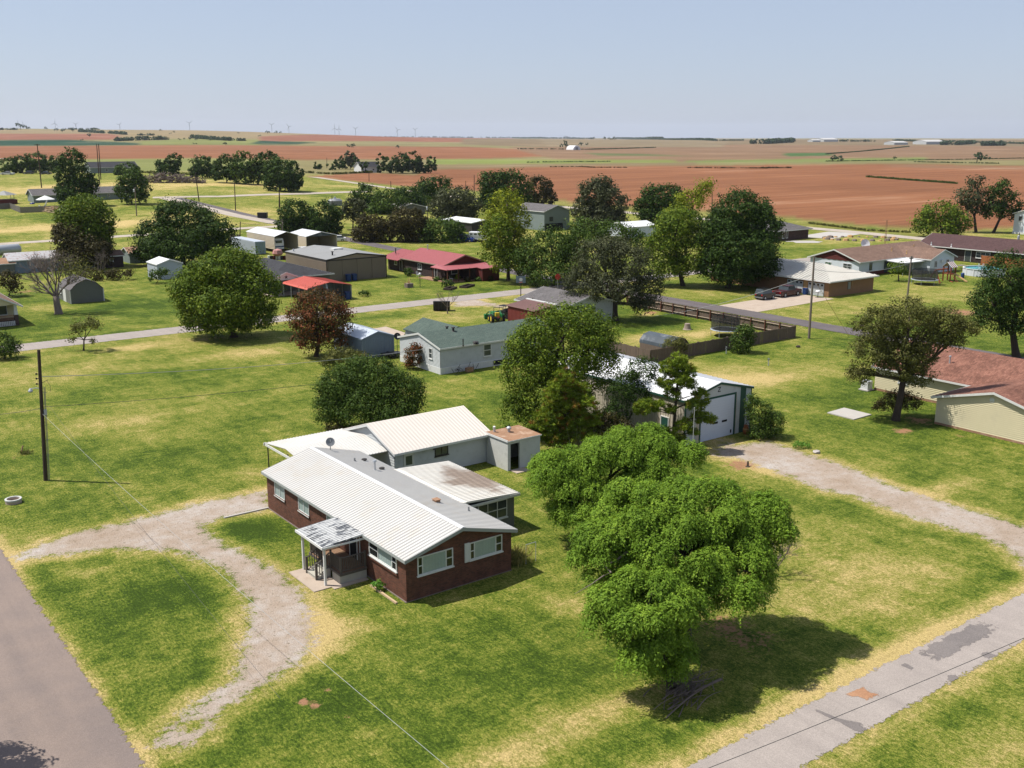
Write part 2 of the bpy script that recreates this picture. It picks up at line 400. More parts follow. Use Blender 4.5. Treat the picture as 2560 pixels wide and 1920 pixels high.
ang = np.concatenate([np.radians(np.arange(-180, -40, 7.)), np.radians(np.linspace(-38, 38, 430)), np.radians(np.arange(45, 180, 7.))])
pxr = np.concatenate([np.arange(4.0, 60, 2.0), np.arange(60, 130, 2.5), np.arange(130, 1900, 5.6)])
rad = np.unique(np.round(np.concatenate([[0.5, 5, 10, 15, 20], H * F / 2619. / pxr * 2545 * 1.0, np.geomspace(1500, 15000, 80)]), 2)); rad = rad[rad < 15500]
A, RR = np.meshgrid(ang, rad)
fwd = RR * np.cos(A); rgt = RR * np.sin(A)
GX = .6 * fwd + .8 * rgt; GY = .8 * fwd - .6 * rgt
GZ = terrain(GX, GY)
na, nr = len(ang), len(rad)
idx = np.arange(na * nr).reshape(nr, na)
a0 = idx[:-1, :]; b0 = np.roll(idx, -1, 1)[:-1, :]; c0 = np.roll(idx, -1, 1)[1:, :]; d0 = idx[1:, :]
quads = np.stack([a0, b0, c0, d0], -1).reshape(-1, 4)
me = bpy.data.meshes.new('ground'); me.vertices.add(na * nr); me.vertices.foreach_set('co', np.stack([GX, GY, GZ], -1).astype(np.float32).ravel())
me.loops.add(quads.size); me.loops.foreach_set('vertex_index', quads.ravel().astype(np.int32))
me.polygons.add(len(quads)); me.polygons.foreach_set('loop_start', np.arange(0, quads.size, 4, dtype=np.int32))
me.update(calc_edges=True); me.validate()
X, Y = GX.ravel(), GY.ravel(); FWD = .6 * X + .8 * Y; AZ = (.8 * X - .6 * Y) / np.maximum(FWD, 1)
grav = np.full(X.shape, -20.); near = FWD < 260
for g in (G1, G2, G3): grav[near] = np.maximum(grav[near], sdist(g, X[near], Y[near]))
isl = sdist([PX(*q(1560, 1170)), PX(*q(1650, 1100)), PX(*q(1730, 1080)), PX(*q(1740, 1180)), PX(*q(1650, 1210))], X[near], Y[near]); grav[near] = np.minimum(grav[near], -isl)
dry = np.zeros(X.shape)
def blob(px, rx, ry, amt, rot=0.):
    c = PX(*px); dx, dy = X - c.x, Y - c.y
    dry[:] += (amt if amt > 0 else amt * .55) * np.exp(-((dx / rx) ** 2 + (dy / ry) ** 2))
# straw-yellow and lush patches seen in the lawns (position, size along / across the streets, amount)
for b in [(Z('c', 1150, 560), 7, 3, .5), (Z('c', 1850, 640), 6, 3, .5), (Z('c', 900, 720), 6, 5, .22), (Z('c', 1050, 1150), 7, 5, .28), (Z('c', 150, 850), 6, 6, .25), (Z('c', 1650, 850), 5, 4, -.2),
          (Z('c', 2000, 1050), 6, 6, -.2), (Z('c', 1500, 1380), 6, 5, -.3), (Z('c', 1200, 250), 14, 10, -.5), (Z('c', 400, 270), 5, 5, .5), (Z('c', 700, 500), 14, 3, -.1),
          (Z('d', 300, 450), 6, 2, .1), (Z('d', 1300, 950), 5, 5, -.4), (Z('d', 1950, 470), 3, 4, -.7), (Z('d', 400, 850), 2, 4, -.3), (Z('d', 600, 780), 1.5, 1, .5),
          (Z('m', 520, 600), 1.6, 3, .6), (Z('m', 1300, 900), 5, 3, .1), (Z('m', 400, 1200), 5, 5, -.25), (Z('m', 1900, 700), 4, 4, -.1), (Z('m', 1900, 1600), 3, 1.6, .6), (Z('m', 650, 170), 1, 1, -.3),
          (Z(3, 700, 1500), 3, 1.3, .6), (Z(3, 400, 700), 1.5, 1.5, .5), (Z(3, 250, 1200), 4, 4, -.1), (Z('k', 1800, 300), 3, 3, -.45), (Z('k', 1000, 300), 6, 4, .25), (Z('k', 2000, 1500), 7, 2, .3), (Z('k', 1600, 1200), 5, 2, -.2),
          (Z('n', 900, 1200), 5, 5, .12), (Z('n', 150, 620), 3, 3, .45), (Z('n', 1300, 350), 7, 6, -.35), (Z('n', 1500, 830), 6, 1.2, .5), (Z('b', 250, 800), 10, 5, .25), (Z('b', 150, 820), 8, 3, .2), (Z('b', 700, 950), 5, 5, -.2),
          (Z('b', 1000, 500), 10, 8, -.1), (Z(2, 1700, 330), 6, 6, .3), (Z(4, 1250, 900), 8, 5, .3), (Z(4, 900, 380), 9, 4, .45), (Z(4, 1300, 350), 4, 3, .2), (Z(4, 400, 200), 6, 4, .2), (Z(4, 900, 140), 10, 3, .15),
          (Z('a', 1500, 1050), 14, 8, .28), (Z('a', 600, 1180), 14, 8, .25), (Z('a', 1000, 600), 12, 5, .1), (R(4, 950, 480), 4, 2.2, .7), (R(4, 300, 540), 4, 3, .5), (R(4, 300, 230), 2, 1.5, .8), (R(4, 500, 320), 8, 5, -.45),
          (Z(5, 250, 900), 40, 7, .5), (Z(5, 950, 860), 40, 8, .45), (Z(5, 250, 800), 30, 8, -.3), (Z(5, 300, 600), 60, 16, .4), (Z(5, 1700, 560), 60, 10, .5), (Z(5, 1400, 620), 40, 6, .3), (Z(5, 1900, 760), 30, 6, .4), (Z(5, 700, 560), 60, 16, .35), (Z(5, 1700, 690), 40, 8, -.1), (Z(5, 1200, 720), 20, 8, -.2)]: blob(*b)
dry += .42 * np.exp(-((Y - 22.0) / 1.0) ** 2) * (Y < 22.6) * (X > 10) + .7 * np.exp(-((Y - 25.4) / .9) ** 2) * (X > 10) * (X < 130)
dry += .02 * (Y < 23) * (X > 12) - .05
dry += .4 * np.exp(-((X - 10.1) / .45) ** 2) * (Y > 20) * (Y < 125) + .3 * np.exp(-((Y - 130.2) / 1.2) ** 2) + .25 * np.exp(-((Y - 138.5) / .8) ** 2) * (X < 60)
dry += .42 * np.exp(-((grav + .3) / .8) ** 2)
dry += .12 * ss(140, 260, FWD)
soil = np.zeros(X.shape)
for px, r, a in [(Z('m', 360, 1145), .35, 1), (Z('m', 460, 1180), .35, .9), (Z('m', 700, 1260), .3, .6), (Z('m', 540, 1050), .35, .6), (Z('m', 1420, 420), .4, .5), (Z('b', 1720, 310), 3.5, 1.1), (Z('b', 1350, 390), 2, .9), (Z('b', 1280, 1220), 1.2, .9), (Z('b', 1400, 1140), 1.6, .8),
                 (Z('b', 1740, 1260), .8, .7), (R(4, 330, 215), 1.6, 1), (Z(3, 1800, 1000), 2.2, .55), (Z(3, 1500, 850), 1.6, .5), (Z('n', 560, 560), 1.0, .6), (Z('n', 60, 600), 1.8, .5), (Z('c', 120, 1420), .7, .6), (Z(6, 800, 85), 9, .9), (R(1, 400, 1530), 3, .7), (Z(2, 1880, 1000), 1.4, .5), (Z(4, 1700, 700), 4, .2), (Z('n', 400, 1300), 2, .35), (Z(2, 900, 650), 3, .8)]:
    c = PX(*px); soil += a * np.exp(-((X - c.x) ** 2 + (Y - c.y) ** 2) / r ** 2)
mow = np.where((FWD < 250), 1., 0.)
# farmland beyond the town
fcol = np.zeros((len(X), 3)); fw_ = np.zeros(len(X)); rows = np.zeros(len(X))
C_RED = lin(168, 113, 78); C_RED2 = lin(168, 112, 86); C_STUB = lin(150, 130, 98); C_TAN = lin(172, 152, 112); C_GRN = lin(38, 84, 58); C_LG = lin(150, 155, 88); C_PINK = lin(158, 126, 96)
FM = np.where((FWD > 150) & (np.abs(AZ) < .75))[0]; DR = np.repeat(np.gradient(rad), na) * 1.6; DT = np.hypot(X, Y) * np.radians(76 / 430.) * 1.6
def field(poly, c, row=.6, w=1.):
    P_ = [PX(*D(*p)) for p in poly]; wt = np.zeros(len(X)); xs, ys, dr_, dt_ = X[FM], Y[FM], DR[FM], DT[FM]; hy = np.hypot(xs, ys)
    for a_, b_ in ((-.45, -.3), (-.15, .35), (.15, -.35), (.45, .3)): wt[FM] += .25 * inside(P_, xs * (1 + a_ * dr_ / hy) + b_ * dt_ * ys / hy, ys * (1 + a_ * dr_ / hy) - b_ * dt_ * xs / hy)
    fcol[:] = fcol * (1 - wt[:, None]) + wt[:, None] * np.array(c) / 2.05; fw_[:] = fw_ * (1 - wt) + wt * w; rows[:] = rows * (1 - wt) + wt * row
far = ss(560, 640, FWD); fcol[:] = np.array(lin(158, 148, 100)) / 2.05; fw_[:] = np.maximum(fw_, far); rows[:] = .3
field([(-200, 280), (2500, 280), (2500, 306), (-200, 300)], C_TAN, .3)
field([(-200, 289.5), (230, 289), (262, 293), (245, 302), (-200, 303)], C_RED2, .8)
field([(-200, 303), (150, 302.5), (300, 309), (640, 313), (-200, 317)], C_GRN, .3)
field([(300, 305), (420, 300), (560, 302), (560, 313), (300, 314)], C_LG, .2)
field([(560, 295), (1010, 291), (1120, 297), (1000, 307), (830, 305), (560, 306)], C_RED2, .8)
field([(560, 304), (690, 308), (640, 311.5), (540, 311)], C_GRN, .3)
field([(-200, 317), (640, 315), (1010, 317), (1150, 323), (1300, 333), (1100, 341), (760, 344), (640, 346), (-200, 347)], C_RED, 1.)
field([(-200, 347), (640, 346), (640, 380), (-200, 372)], C_LG, .2)
field([(1000, 300), (1200, 299), (2500, 304), (2500, 318), (1600, 312), (1200, 318), (1000, 312)], C_STUB, .5)
field([(1100, 318), (1600, 312), (2500, 318), (2500, 346), (2000, 345), (1500, 350), (1200, 344)], C_PINK, .5)
field([(1150, 300), (1600, 300), (1560, 318), (1180, 316)], lin(158, 140, 108), .4)
field([(930, 343), (1450, 346), (1470, 352), (1280, 353), (930, 355)], lin(150, 162, 84), .2)
field([(1480, 347), (2000, 340), (2000, 347), (1700, 351), (1480, 352)], lin(140, 152, 84), .2)
field([(1690, 331), (1790, 330), (1800, 336), (1700, 338)], lin(88, 122, 66), .2)
field([(930, 355), (1280, 353), (1500, 351), (1500, 358), (930, 366)], lin(152, 132, 96), .4)
field([(1260, 330), (1400, 333), (1500, 337), (1300, 337)], lin(120, 128, 80), .3)
F1 = [(652, 381), (790, 373), (900, 378), (930, 366), (1200, 360), (1500, 358), (1900, 354), (2212, 358), (2700, 365), (2700, 540), (2212, 492), (2080, 500), (1960, 494), (1850, 487), (1740, 476), (1690, 470), (1240, 440), (1180, 430), (1000, 410), (860, 402)]
field(F1, C_RED, 1.)
field([(1960, 357), (2212, 362), (2700, 370), (2700, 372), (2212, 366), (1900, 360)], C_PINK, .5)
PF = [PX(*D(*p)) for p in F1]
verge = (X > 244) & (X < 252) & (Y > -60) & (Y < 420); fcol[verge] = np.array(lin(150, 150, 70)) / 2.05; fw_[verge] = .75; rows[verge] = .1
for n_, arr in (('gravel', grav), ('dry', dry), ('soil', soil), ('field', fw_), ('rows', rows)):
    at = me.attributes.new(n_, 'FLOAT', 'POINT'); at.data.foreach_set('value', arr.astype(np.float32))
at = me.attributes.new('fcol', 'FLOAT_COLOR', 'POINT'); at.data.foreach_set('color', np.concatenate([fcol, np.ones((len(X), 1))], 1).astype(np.float32).ravel())
ground = bpy.data.objects.new('ground', me); COL.objects.link(ground); tag(ground, kind='structure')
me.polygons.foreach_set('use_smooth', [True] * len(me.polygons))

b = NB('ground'); p = b.pos()
n0 = b.noise(p, .045, 3); n1 = b.noise(p, .22, 4, .6); n2 = b.noise(p, 1.1, 4, .6); n3 = b.noise(p, 4.5, 4, .65); n4 = b.noise(p, 17, 3, .7)
st = b.noise(b.scale(p, (.9, .12, 1)), 1.6, 4, .6)
st2 = b.noise(b.scale(p, (.35, 1.5, 1)), 2.6, 4, .6)
dr = b.attr('dry')
n5 = b.noise(p, 38, 2, .7); n6 = b.noise(b.scale(p, (1.0, .45, 1)), 8.5, 3, .75)
k = b.math('MULTIPLY', b.math('SUBTRACT', n0, .5), .9)
for n_, w_ in ((n1, 1.05), (n2, .75), (n3, .75), (n6, .95), (n4, .75), (st, .5), (st2, .35)): k = b.math('ADD', k, b.math('MULTIPLY', b.math('SUBTRACT', n_, .5), w_))
k = b.math('ADD', b.math('ADD', k, dr), .42)
g = b.ramp(k, [(0.0, (.030, .054, .005)), (.25, (.068, .102, .010)), (.50, (.146, .160, .025)), (.74, (.245, .212, .062)), (1.0, (.38, .288, .118))])
for n_, lo, hi in ((n4, .42, 1.66), (n5, .62, 1.42), (n6, .62, 1.42)): g = b.mix(1.0, g, b.mr(n_, .22, .78, lo, hi, False), 'MULTIPLY')
so = b.mr(b.math('ADD', b.math('ADD', b.attr('soil'), b.math('MULTIPLY', b.math('SUBTRACT', n3, .5), 1.5)), b.math('MULTIPLY', b.math('SUBTRACT', n2, .5), 1.3)), .42, .85)
g = b.mix(so, g, b.mix(n4, (.20, .10, .052), (.36, .20, .115)))
# gravel, ragged against the grass
gm = b.math('ADD', b.attr('gravel'), b.math('MULTIPLY', b.math('SUBTRACT', n2, .5), 2.6))
gm = b.math('ADD', gm, b.math('MULTIPLY', b.math('SUBTRACT', n3, .5), 2.6))
gm = b.math('ADD', gm, b.math('MULTIPLY', b.math('SUBTRACT', n4, .5), 1.8))
gmask = b.mr(gm, -.15, .5)
vo = b.new('ShaderNodeTexVoronoi'); b.L(p, vo.inputs['Vector']); vo.inputs['Scale'].default_value = 14
gc = b.ramp(b.math('ADD', b.math('MULTIPLY', n1, .6), b.math('MULTIPLY', n2, .4)), [(.22, (.235, .165, .105)), (.48, (.33, .265, .21)), (.72, (.42, .385, .355))])
gc = b.mix(1.0, gc, b.mr(vo.outputs['Distance'], 0., .7, .86, 1.1, False), 'MULTIPLY'); gc = b.mix(1.0, gc, b.mr(n4, .2, .8, .72, 1.28, False), 'MULTIPLY'); gc = b.mix(1.0, gc, b.mr(n5, .25, .75, .8, 1.2, False), 'MULTIPLY')
gc = b.mix(b.mr(n3, .56, .68, 0, .75), gc, (.15, .115, .07))
g = b.mix(gmask, g, gc)
# ploughed / stubble fields: furrow streaks along the rows
sr = b.noise(b.scale(p, (.003, .045, 1)), 1.0, 6, .7); sr2 = b.noise(b.scale(p, (.02, .35, 1)), 1.0, 4, .65); nb = b.noise(p, .006, 5, .6)
fc = b.attr('fcol', 'Color')
m1 = b.math('ADD', b.math('MULTIPLY', b.math('SUBTRACT', sr, .5), 1.3), b.math('MULTIPLY', b.math('SUBTRACT', sr2, .5), 1.0))
m1 = b.math('ADD', b.math('MULTIPLY', m1, b.attr('rows')), b.math('MULTIPLY', b.math('SUBTRACT', nb, .5), .7))
fc = b.mix(1.0, fc, b.math('ADD', m1, 1.0), 'MULTIPLY')
fc = b.mix(b.mr(b.math('ADD', sr, b.math('MULTIPLY', nb, .5)), .82, .98, 0, .5), fc, (.36, .25, .165))
g = b.mix(b.attr('field'), g, fc)
b.col(g); b.b.inputs['Roughness'].default_value = .95; b.b.inputs['Specular IOR Level'].default_value = .1
hgt = b.math('ADD', b.math('ADD', b.math('MULTIPLY', n3, .5), n4), b.math('ADD', n6, b.math('MULTIPLY', n5, .4))); b.bump(hgt, .7, .10)
me.materials.append(M['ground'])

# ---------------------------------------------------------------- roads and paths (thin sheets, ragged edges)
def roadmat(name, c1, c2, patch, pamt=.5):
    b = NB(name); p = b.pos(); n1 = b.noise(p, .35, 5, .65); n2 = b.noise(p, 22, 2); n3 = b.noise(p, 1.7, 4); st = b.noise(b.scale(p, (1.2, .06, 1)), 1, 3)
    c = b.mix(b.mr(n1, .3, .7), tuple(c1), tuple(c2)); c = b.mix(b.mr(st, .35, .7, 0, .5), c, tuple(q * 1.12 for q in c2))
    c = b.mix(b.mr(n3, .6, .75, 0, pamt), c, tuple(patch)); c = b.mix(1.0, c, b.mr(n2, .2, .8, .74, 1.26, False), 'MULTIPLY')
    b.col(c); b.b.inputs['Roughness'].default_value = .92; b.b.inputs['Specular IOR Level'].default_value = .2; b.bump(n2, .25, .02)
    e = b.math('ADD', b.attr('edge'), b.math('MULTIPLY', b.math('SUBTRACT', b.noise(p, 2.2, 5, .7), .5), 1.1)); e = b.mr(b.math('ADD', e, b.math('MULTIPLY', b.math('SUBTRACT', n2, .5), .25)), .16, .24)
    tr = b.new('ShaderNodeBsdfTransparent'); ms = b.new('ShaderNodeMixShader'); b.L(e, ms.inputs[0]); b.L(tr.outputs[0], ms.inputs[1]); b.L(b.b.outputs[0], ms.inputs[2]); b.L(ms.outputs[0], b.out.inputs['Surface'])
roadmat('road_pink', (.155, .125, .112), (.19, .148, .125), (.20, .16, .13), .25)
roadmat('road_grey', (.235, .205, .185), (.275, .24, .215), (.195, .17, .155), .35)
roadmat('road_dark', (.085, .073, .075), (.11, .095, .095), (.14, .12, .11), .3)
roadmat('road_pale', (.29, .25, .205), (.35, .30, .25), (.25, .21, .155), .3)
def strip(name, pts, width, material, lift=.03, rag=.14, step=.5):
    """road sheet along a polyline, draped on the ground; width may vary"""
    P_ = [Vector((p[0], p[1], 0)) for p in pts]; out = []; s = 0
    for i in range(len(P_) - 1):
        L_ = (P_[i + 1] - P_[i]).length; n = max(1, int(L_ / step)); t = (P_[i + 1] - P_[i]) / L_; nn = Vector((-t.y, t.x, 0))
        for k in range(n + (i == len(P_) - 2)): out.append((P_[i] + t * (L_ * k / n), nn))
    mb = MB(); ed = []; ws = [0, .12, .5, .88, 1]; w2 = width + .5
    for (c, nn) in out:
        for f_ in ws:
            o = -w2 / 2 + w2 * f_; w = c + nn * o; mb.v.append((w.x, w.y, float(terrain(w.x, w.y)) + lift)); ed.append(w2 / 2 - abs(o) if rag > .11 else 9.)
    for i in range(len(out) - 1):
        for j in range(4): mb.f.append((i * 5 + j, i * 5 + j + 1, (i + 1) * 5 + j + 1, (i + 1) * 5 + j))
    o = mb.build(name, material); tag(o, kind='structure'); o.data.attributes.new('edge', 'FLOAT', 'POINT').data.foreach_set('value', ed); return o
strip('road', [(6.4, -60), (6.4, 132)], 7.2, 'road_pink', .012)
strip('alley', [(10.0, 23.65), (150, 23.75)], 2.7, 'road_grey', .016, .2, .35)
strip('street', [(-120, 133.4), (112.6, 133.4)], 4.6, 'road_grey', .016, .16)
strip('side_street', [(115.3, 20), (115.3, 137), (118.5, 200), (124.5, 285), (126, 370)], 4.0, 'road_dark', .036, .12)
strip('back_street', [(-150, 268.5), (124, 268.5)], 4.6, 'road_pale', .03, .2, 1)
strip('field_lane', [PX(*D(330, 427.5)), PX(*D(480, 425)), PX(*D(650, 419)), PX(*D(800, 414))], 6., 'road_pale', .06, .3, 2)
strip('gravel_lane', [PX(*Z(5, 1270, 662)), PX(*Z(5, 1560, 735)), PX(*Z(5, 1800, 795)), PX(*Z(5, 2130, 858)), (124, 262)], 4.5, 'road_pale', .05, .3, 1.5)
strip('east_road', [(236, 20), (237, 140), (240, 172), (241.5, 290), PX(*Z(6, 1840, 105)), PX(*Z(6, 1500, 55)), PX(*Z(6, 1180, 8))], 6, 'road_pale', .06, .3, 2)
strip('cross_lane', [(117.5, 133.4), (236, 133.4)], 4.4, 'road_grey', .026, .2, 1)
strip('driveway', [(117.2, 100.2), (136.8, 101.2)], 7.0, 'concrete', .028, .1)
strip('north_drive', [PX(*Z('a', 600, 600)), PX(*Z('a', 840, 560))], 9.0, 'concrete_pale', .05, .05)
strip('garden_walk', [PX(*Z('a', 380, 630)), PX(*Z('a', 660, 667))], 1.0, 'concrete_pale', .05, .05)
strip('ranch_drive', [PX(*Z('a', 430, 745)), PX(*Z('a', 620, 735))], 5.0, 'concrete_pale', .04, .05)
strip('pale_lane', [PX(*Z(5, -200, 345)), PX(*Z(5, 120, 365))], 5, 'road_pale', .08, .2, 3)
# the patched potholes and stains of the alley
def decal(name, px, material, z=.04, jit=0.):
    pts = [PX(*p, z=z) for p in px]; c = sum(pts, Vector()) / len(pts); n = len(pts); mb = MB(); vs = [c] + [c.lerp(p, 1.12) for p in pts]; mb.add(vs, [(0, 1 + i, 1 + (i + 1) % n) for i in range(n)])
    o = mb.build(name, material); tag(o, kind='structure'); o.data.attributes.new('edge', 'FLOAT', 'POINT').data.foreach_set('value', [.85] + [0.02] * n); return o
roadmat('patch_dark', (.13, .115, .11), (.165, .145, .135), (.10, .088, .085), .4)
roadmat('soil_patch', (.26, .13, .07), (.31, .18, .105), (.19, .10, .06), .5)
decal('asphalt_patch', [Z('k', 1380, 790), Z('k', 1450, 730), Z('k', 1650, 630), Z('k', 1870, 525), Z('k', 2020, 570), Z('k', 1960, 640), Z('k', 1760, 730), Z('k', 1650, 810), Z('k', 1540, 835), Z('k', 1460, 800)], 'patch_dark', .024)
decal('asphalt_patch', [Z('k', 1255, 865), Z('k', 1300, 850), Z('k', 1370, 890), Z('k', 1350, 905)], 'patch_dark', .024)
decal('asphalt_patch', [Z('k', 1625, 945), Z('k', 1690, 940), Z('k', 1720, 970), Z('k', 1650, 1000), Z('k', 1620, 980)], 'patch_dark', .024)
decal('asphalt_patch', [Z('k', 560, 1190), Z('k', 640, 1215), Z('k', 800, 1280), Z('k', 950, 1310), Z('k', 1030, 1380), Z('k', 930, 1385), Z('k', 800, 1310), Z('k', 620, 1230)], 'patch_dark', .024)
decal('asphalt_patch', [Z('k', 1880, 770), Z('k', 1930, 765), Z('k', 2000, 795), Z('k', 1940, 820), Z('k', 1880, 790)], 'patch_dark', .024)
decal('pothole_soil', [Z('k', 830, 1090), Z('k', 930, 1050), Z('k', 980, 1030), Z('k', 1010, 1060), Z('k', 1100, 1090), Z('k', 1060, 1125), Z('k', 1000, 1135), Z('k', 940, 1110), Z('k', 880, 1115)], 'soil_patch', .026)
# ---------------------------------------------------------------- building kit
def gable_wall(mb, x0, y0, x1, y1, zb, ze, zr, axis):
    if axis == 'y': mb.prism([(x0, zb), (x1, zb), (x1, ze), ((x0 + x1) / 2, zr), (x0, ze)], 'y', y0, y1)
    else: mb.prism([(y0, zb), (y1, zb), (y1, ze), ((y0 + y1) / 2, zr), (y0, ze)], 'x', x0, x1)
    return mb
def gable_roof(par, x0, y0, x1, y1, ze, zr, axis, mat_, ov=.35, ovg=.35, th=.10, name='roof', ribs=None, ribmat=None, fascia=None, ridge=None, mid=None):
    """two sloping slabs; ribs = spacing of the raised seams; fascia = trim material"""
    if axis == 'y':
        m = (x0 + x1) / 2 if mid is None else mid; sl = (zr - ze) / (m - x0); a, b_ = y0 - ovg, y1 + ovg
        f = lambda u, v, z: (u, v, z); lo0, lo1 = x0 - ov, x1 + ov
        z1 = zr - (zr - ze) / (x1 - m) * (lo1 - m)
    else:
        m = (y0 + y1) / 2 if mid is None else mid; sl = (zr - ze) / (m - y0); a, b_ = x0 - ovg, x1 + ovg
        f = lambda u, v, z: (v, u, z); lo0, lo1 = y0 - ov, y1 + ov
        z1 = zr - (zr - ze) / (y1 - m) * (lo1 - m)
    z0 = zr - sl * (m - lo0)
    mb = MB(); t = th
    mb.slab([f(lo0, a, z0 + t), f(m, a, zr + t), f(m, b_, zr + t), f(lo0, b_, z0 + t)], t)
    mb.slab([f(m, a, zr + t), f(lo1, a, z1 + t), f(lo1, b_, z1 + t), f(m, b_, zr + t)], t)
    ro = mb.build(name, mat_, par)
    if ribs:
        rb = MB(); n = int((b_ - a) / ribs)
        for i in range(n + 1):
            v = a + (b_ - a) * i / n; w = .04
            for (l, zl) in ((lo0, z0), (lo1, z1)):
                h = .042; z_l, z_r = zl + t, zr + t
                rb.add([f(l, v - w, z_l), f(l, v + w, z_l), f(l, v, z_l + h), f(m, v - w, z_r), f(m, v + w, z_r), f(m, v, z_r + h)],
                       [(0, 3, 5, 2), (1, 2, 5, 4), (0, 2, 1), (3, 4, 5)])
        rb.build('roof_seams', ribmat or mat_, ro, kind='stuff')
    if fascia:
        fb = MB(); e = .03; hgt = .20
        for v0, v1 in ((a - e, a), (b_, b_ + e)):
            for (l, zl) in ((lo0, z0), (lo1, z1)):
                vs = []
                for v in (v0, v1): vs += [f(l, v, zl + t - hgt), f(m, v, zr + t - hgt), f(m, v, zr + t + .006), f(l, v, zl + t + .006)]
                fb.add(vs, [(0, 1, 2, 3), (7, 6, 5, 4), (0, 4, 5, 1), (1, 5, 6, 2), (2, 6, 7, 3), (3, 7, 4, 0)])
        for (l, zl, s) in ((lo0, z0, -1), (lo1, z1, 1)):
            p0 = f(l, a - e, zl + t - hgt + .03); p1 = f(l + s * .03, b_ + e, zl + t + .004)
            fb.box(min(p0[0], p1[0]), min(p0[1], p1[1]), p0[2], max(p0[0], p1[0]), max(p0[1], p1[1]), p1[2])
        fb.build('fascia', fascia, ro)
    if ridge:
        rd = MB(); w = .16
        for s in (-1, 1):
            vs = [f(m, a - .02, zr + t + .05), f(m, b_ + .02, zr + t + .05), f(m + s * w, b_ + .02, zr + t + .042 - sl * w), f(m + s * w, a - .02, zr + t + .042 - sl * w)]
            rd.slab(vs, .02)
        rd.build('ridge_cap', ridge, ro)
    return ro
def hip_roof(par, x0, y0, x1, y1, ze, zr, r0, r1, mat_, axis='y', th=.1, ribs=None, name='roof', fascia=None):
    m = (x0 + x1) / 2 if axis == 'y' else (y0 + y1) / 2
    A_, B_, C_, D_ = (x0, y0, ze), (x1, y0, ze), (x1, y1, ze), (x0, y1, ze)
    P_, Q_ = ((m, r0, zr), (m, r1, zr)) if axis == 'y' else ((r0, m, zr), (r1, m, zr))
    mb = MB()
    if axis == 'y': fs = [(A_, B_, P_), (B_, C_, Q_, P_), (C_, D_, Q_), (D_, A_, P_, Q_)]
    else: fs = [(A_, B_, Q_, P_), (B_, C_, Q_), (C_, D_, P_, Q_), (D_, A_, P_)]
    for f in fs: mb.slab(list(f), th)
    ro = mb.build(name, mat_, par)
    if ribs:
        rb = MB()
        for f in fs:
            # seams run up the slope from the eave
            a, b_ = Vector(f[0]), Vector(f[1]); t = (b_ - a); L_ = t.length; t /= L_
            n_ = Vector((-t.y, t.x, 0)); k = int(L_ / ribs)
            tops = [Vector(q_) for q_ in f[2:]]
            run = max((q_ - a).dot(n_) for q_ in tops); rise = zr - ze
            us = sorted((q_ - a).dot(t) for q_ in tops); ua, ub = us[0], us[-1]
            for i in range(1, k):
                u = L_ * i / k; fr = min(1, u / ua if ua > 1e-3 else 1, (L_ - u) / (L_ - ub) if L_ - ub > 1e-3 else 1)
                p0 = a + t * u; p1 = p0 + n_ * run * fr + Vector((0, 0, rise * fr)); w = t * .06; up = Vector((0, 0, .09))
                rb.add([p0 - w, p0 + w, p0 + up, p1 - w, p1 + w, p1 + up], [(0, 3, 5, 2), (1, 2, 5, 4), (0, 2, 1), (3, 4, 5)])
        rb.build('roof_seams', mat_, ro, kind='stuff')
    if fascia:
        fb = MB(); e = .03
        fb.box(x0 - e, y0 - e, ze - .2, x1 + e, y0, ze - .005).box(x0 - e, y1, ze - .2, x1 + e, y1 + e, ze - .005)
        fb.box(x0 - e, y0, ze - .2, x0, y1, ze - .005).box(x1, y0, ze - .2, x1 + e, y1, ze - .005); fb.build('fascia', fascia, ro)
    return ro
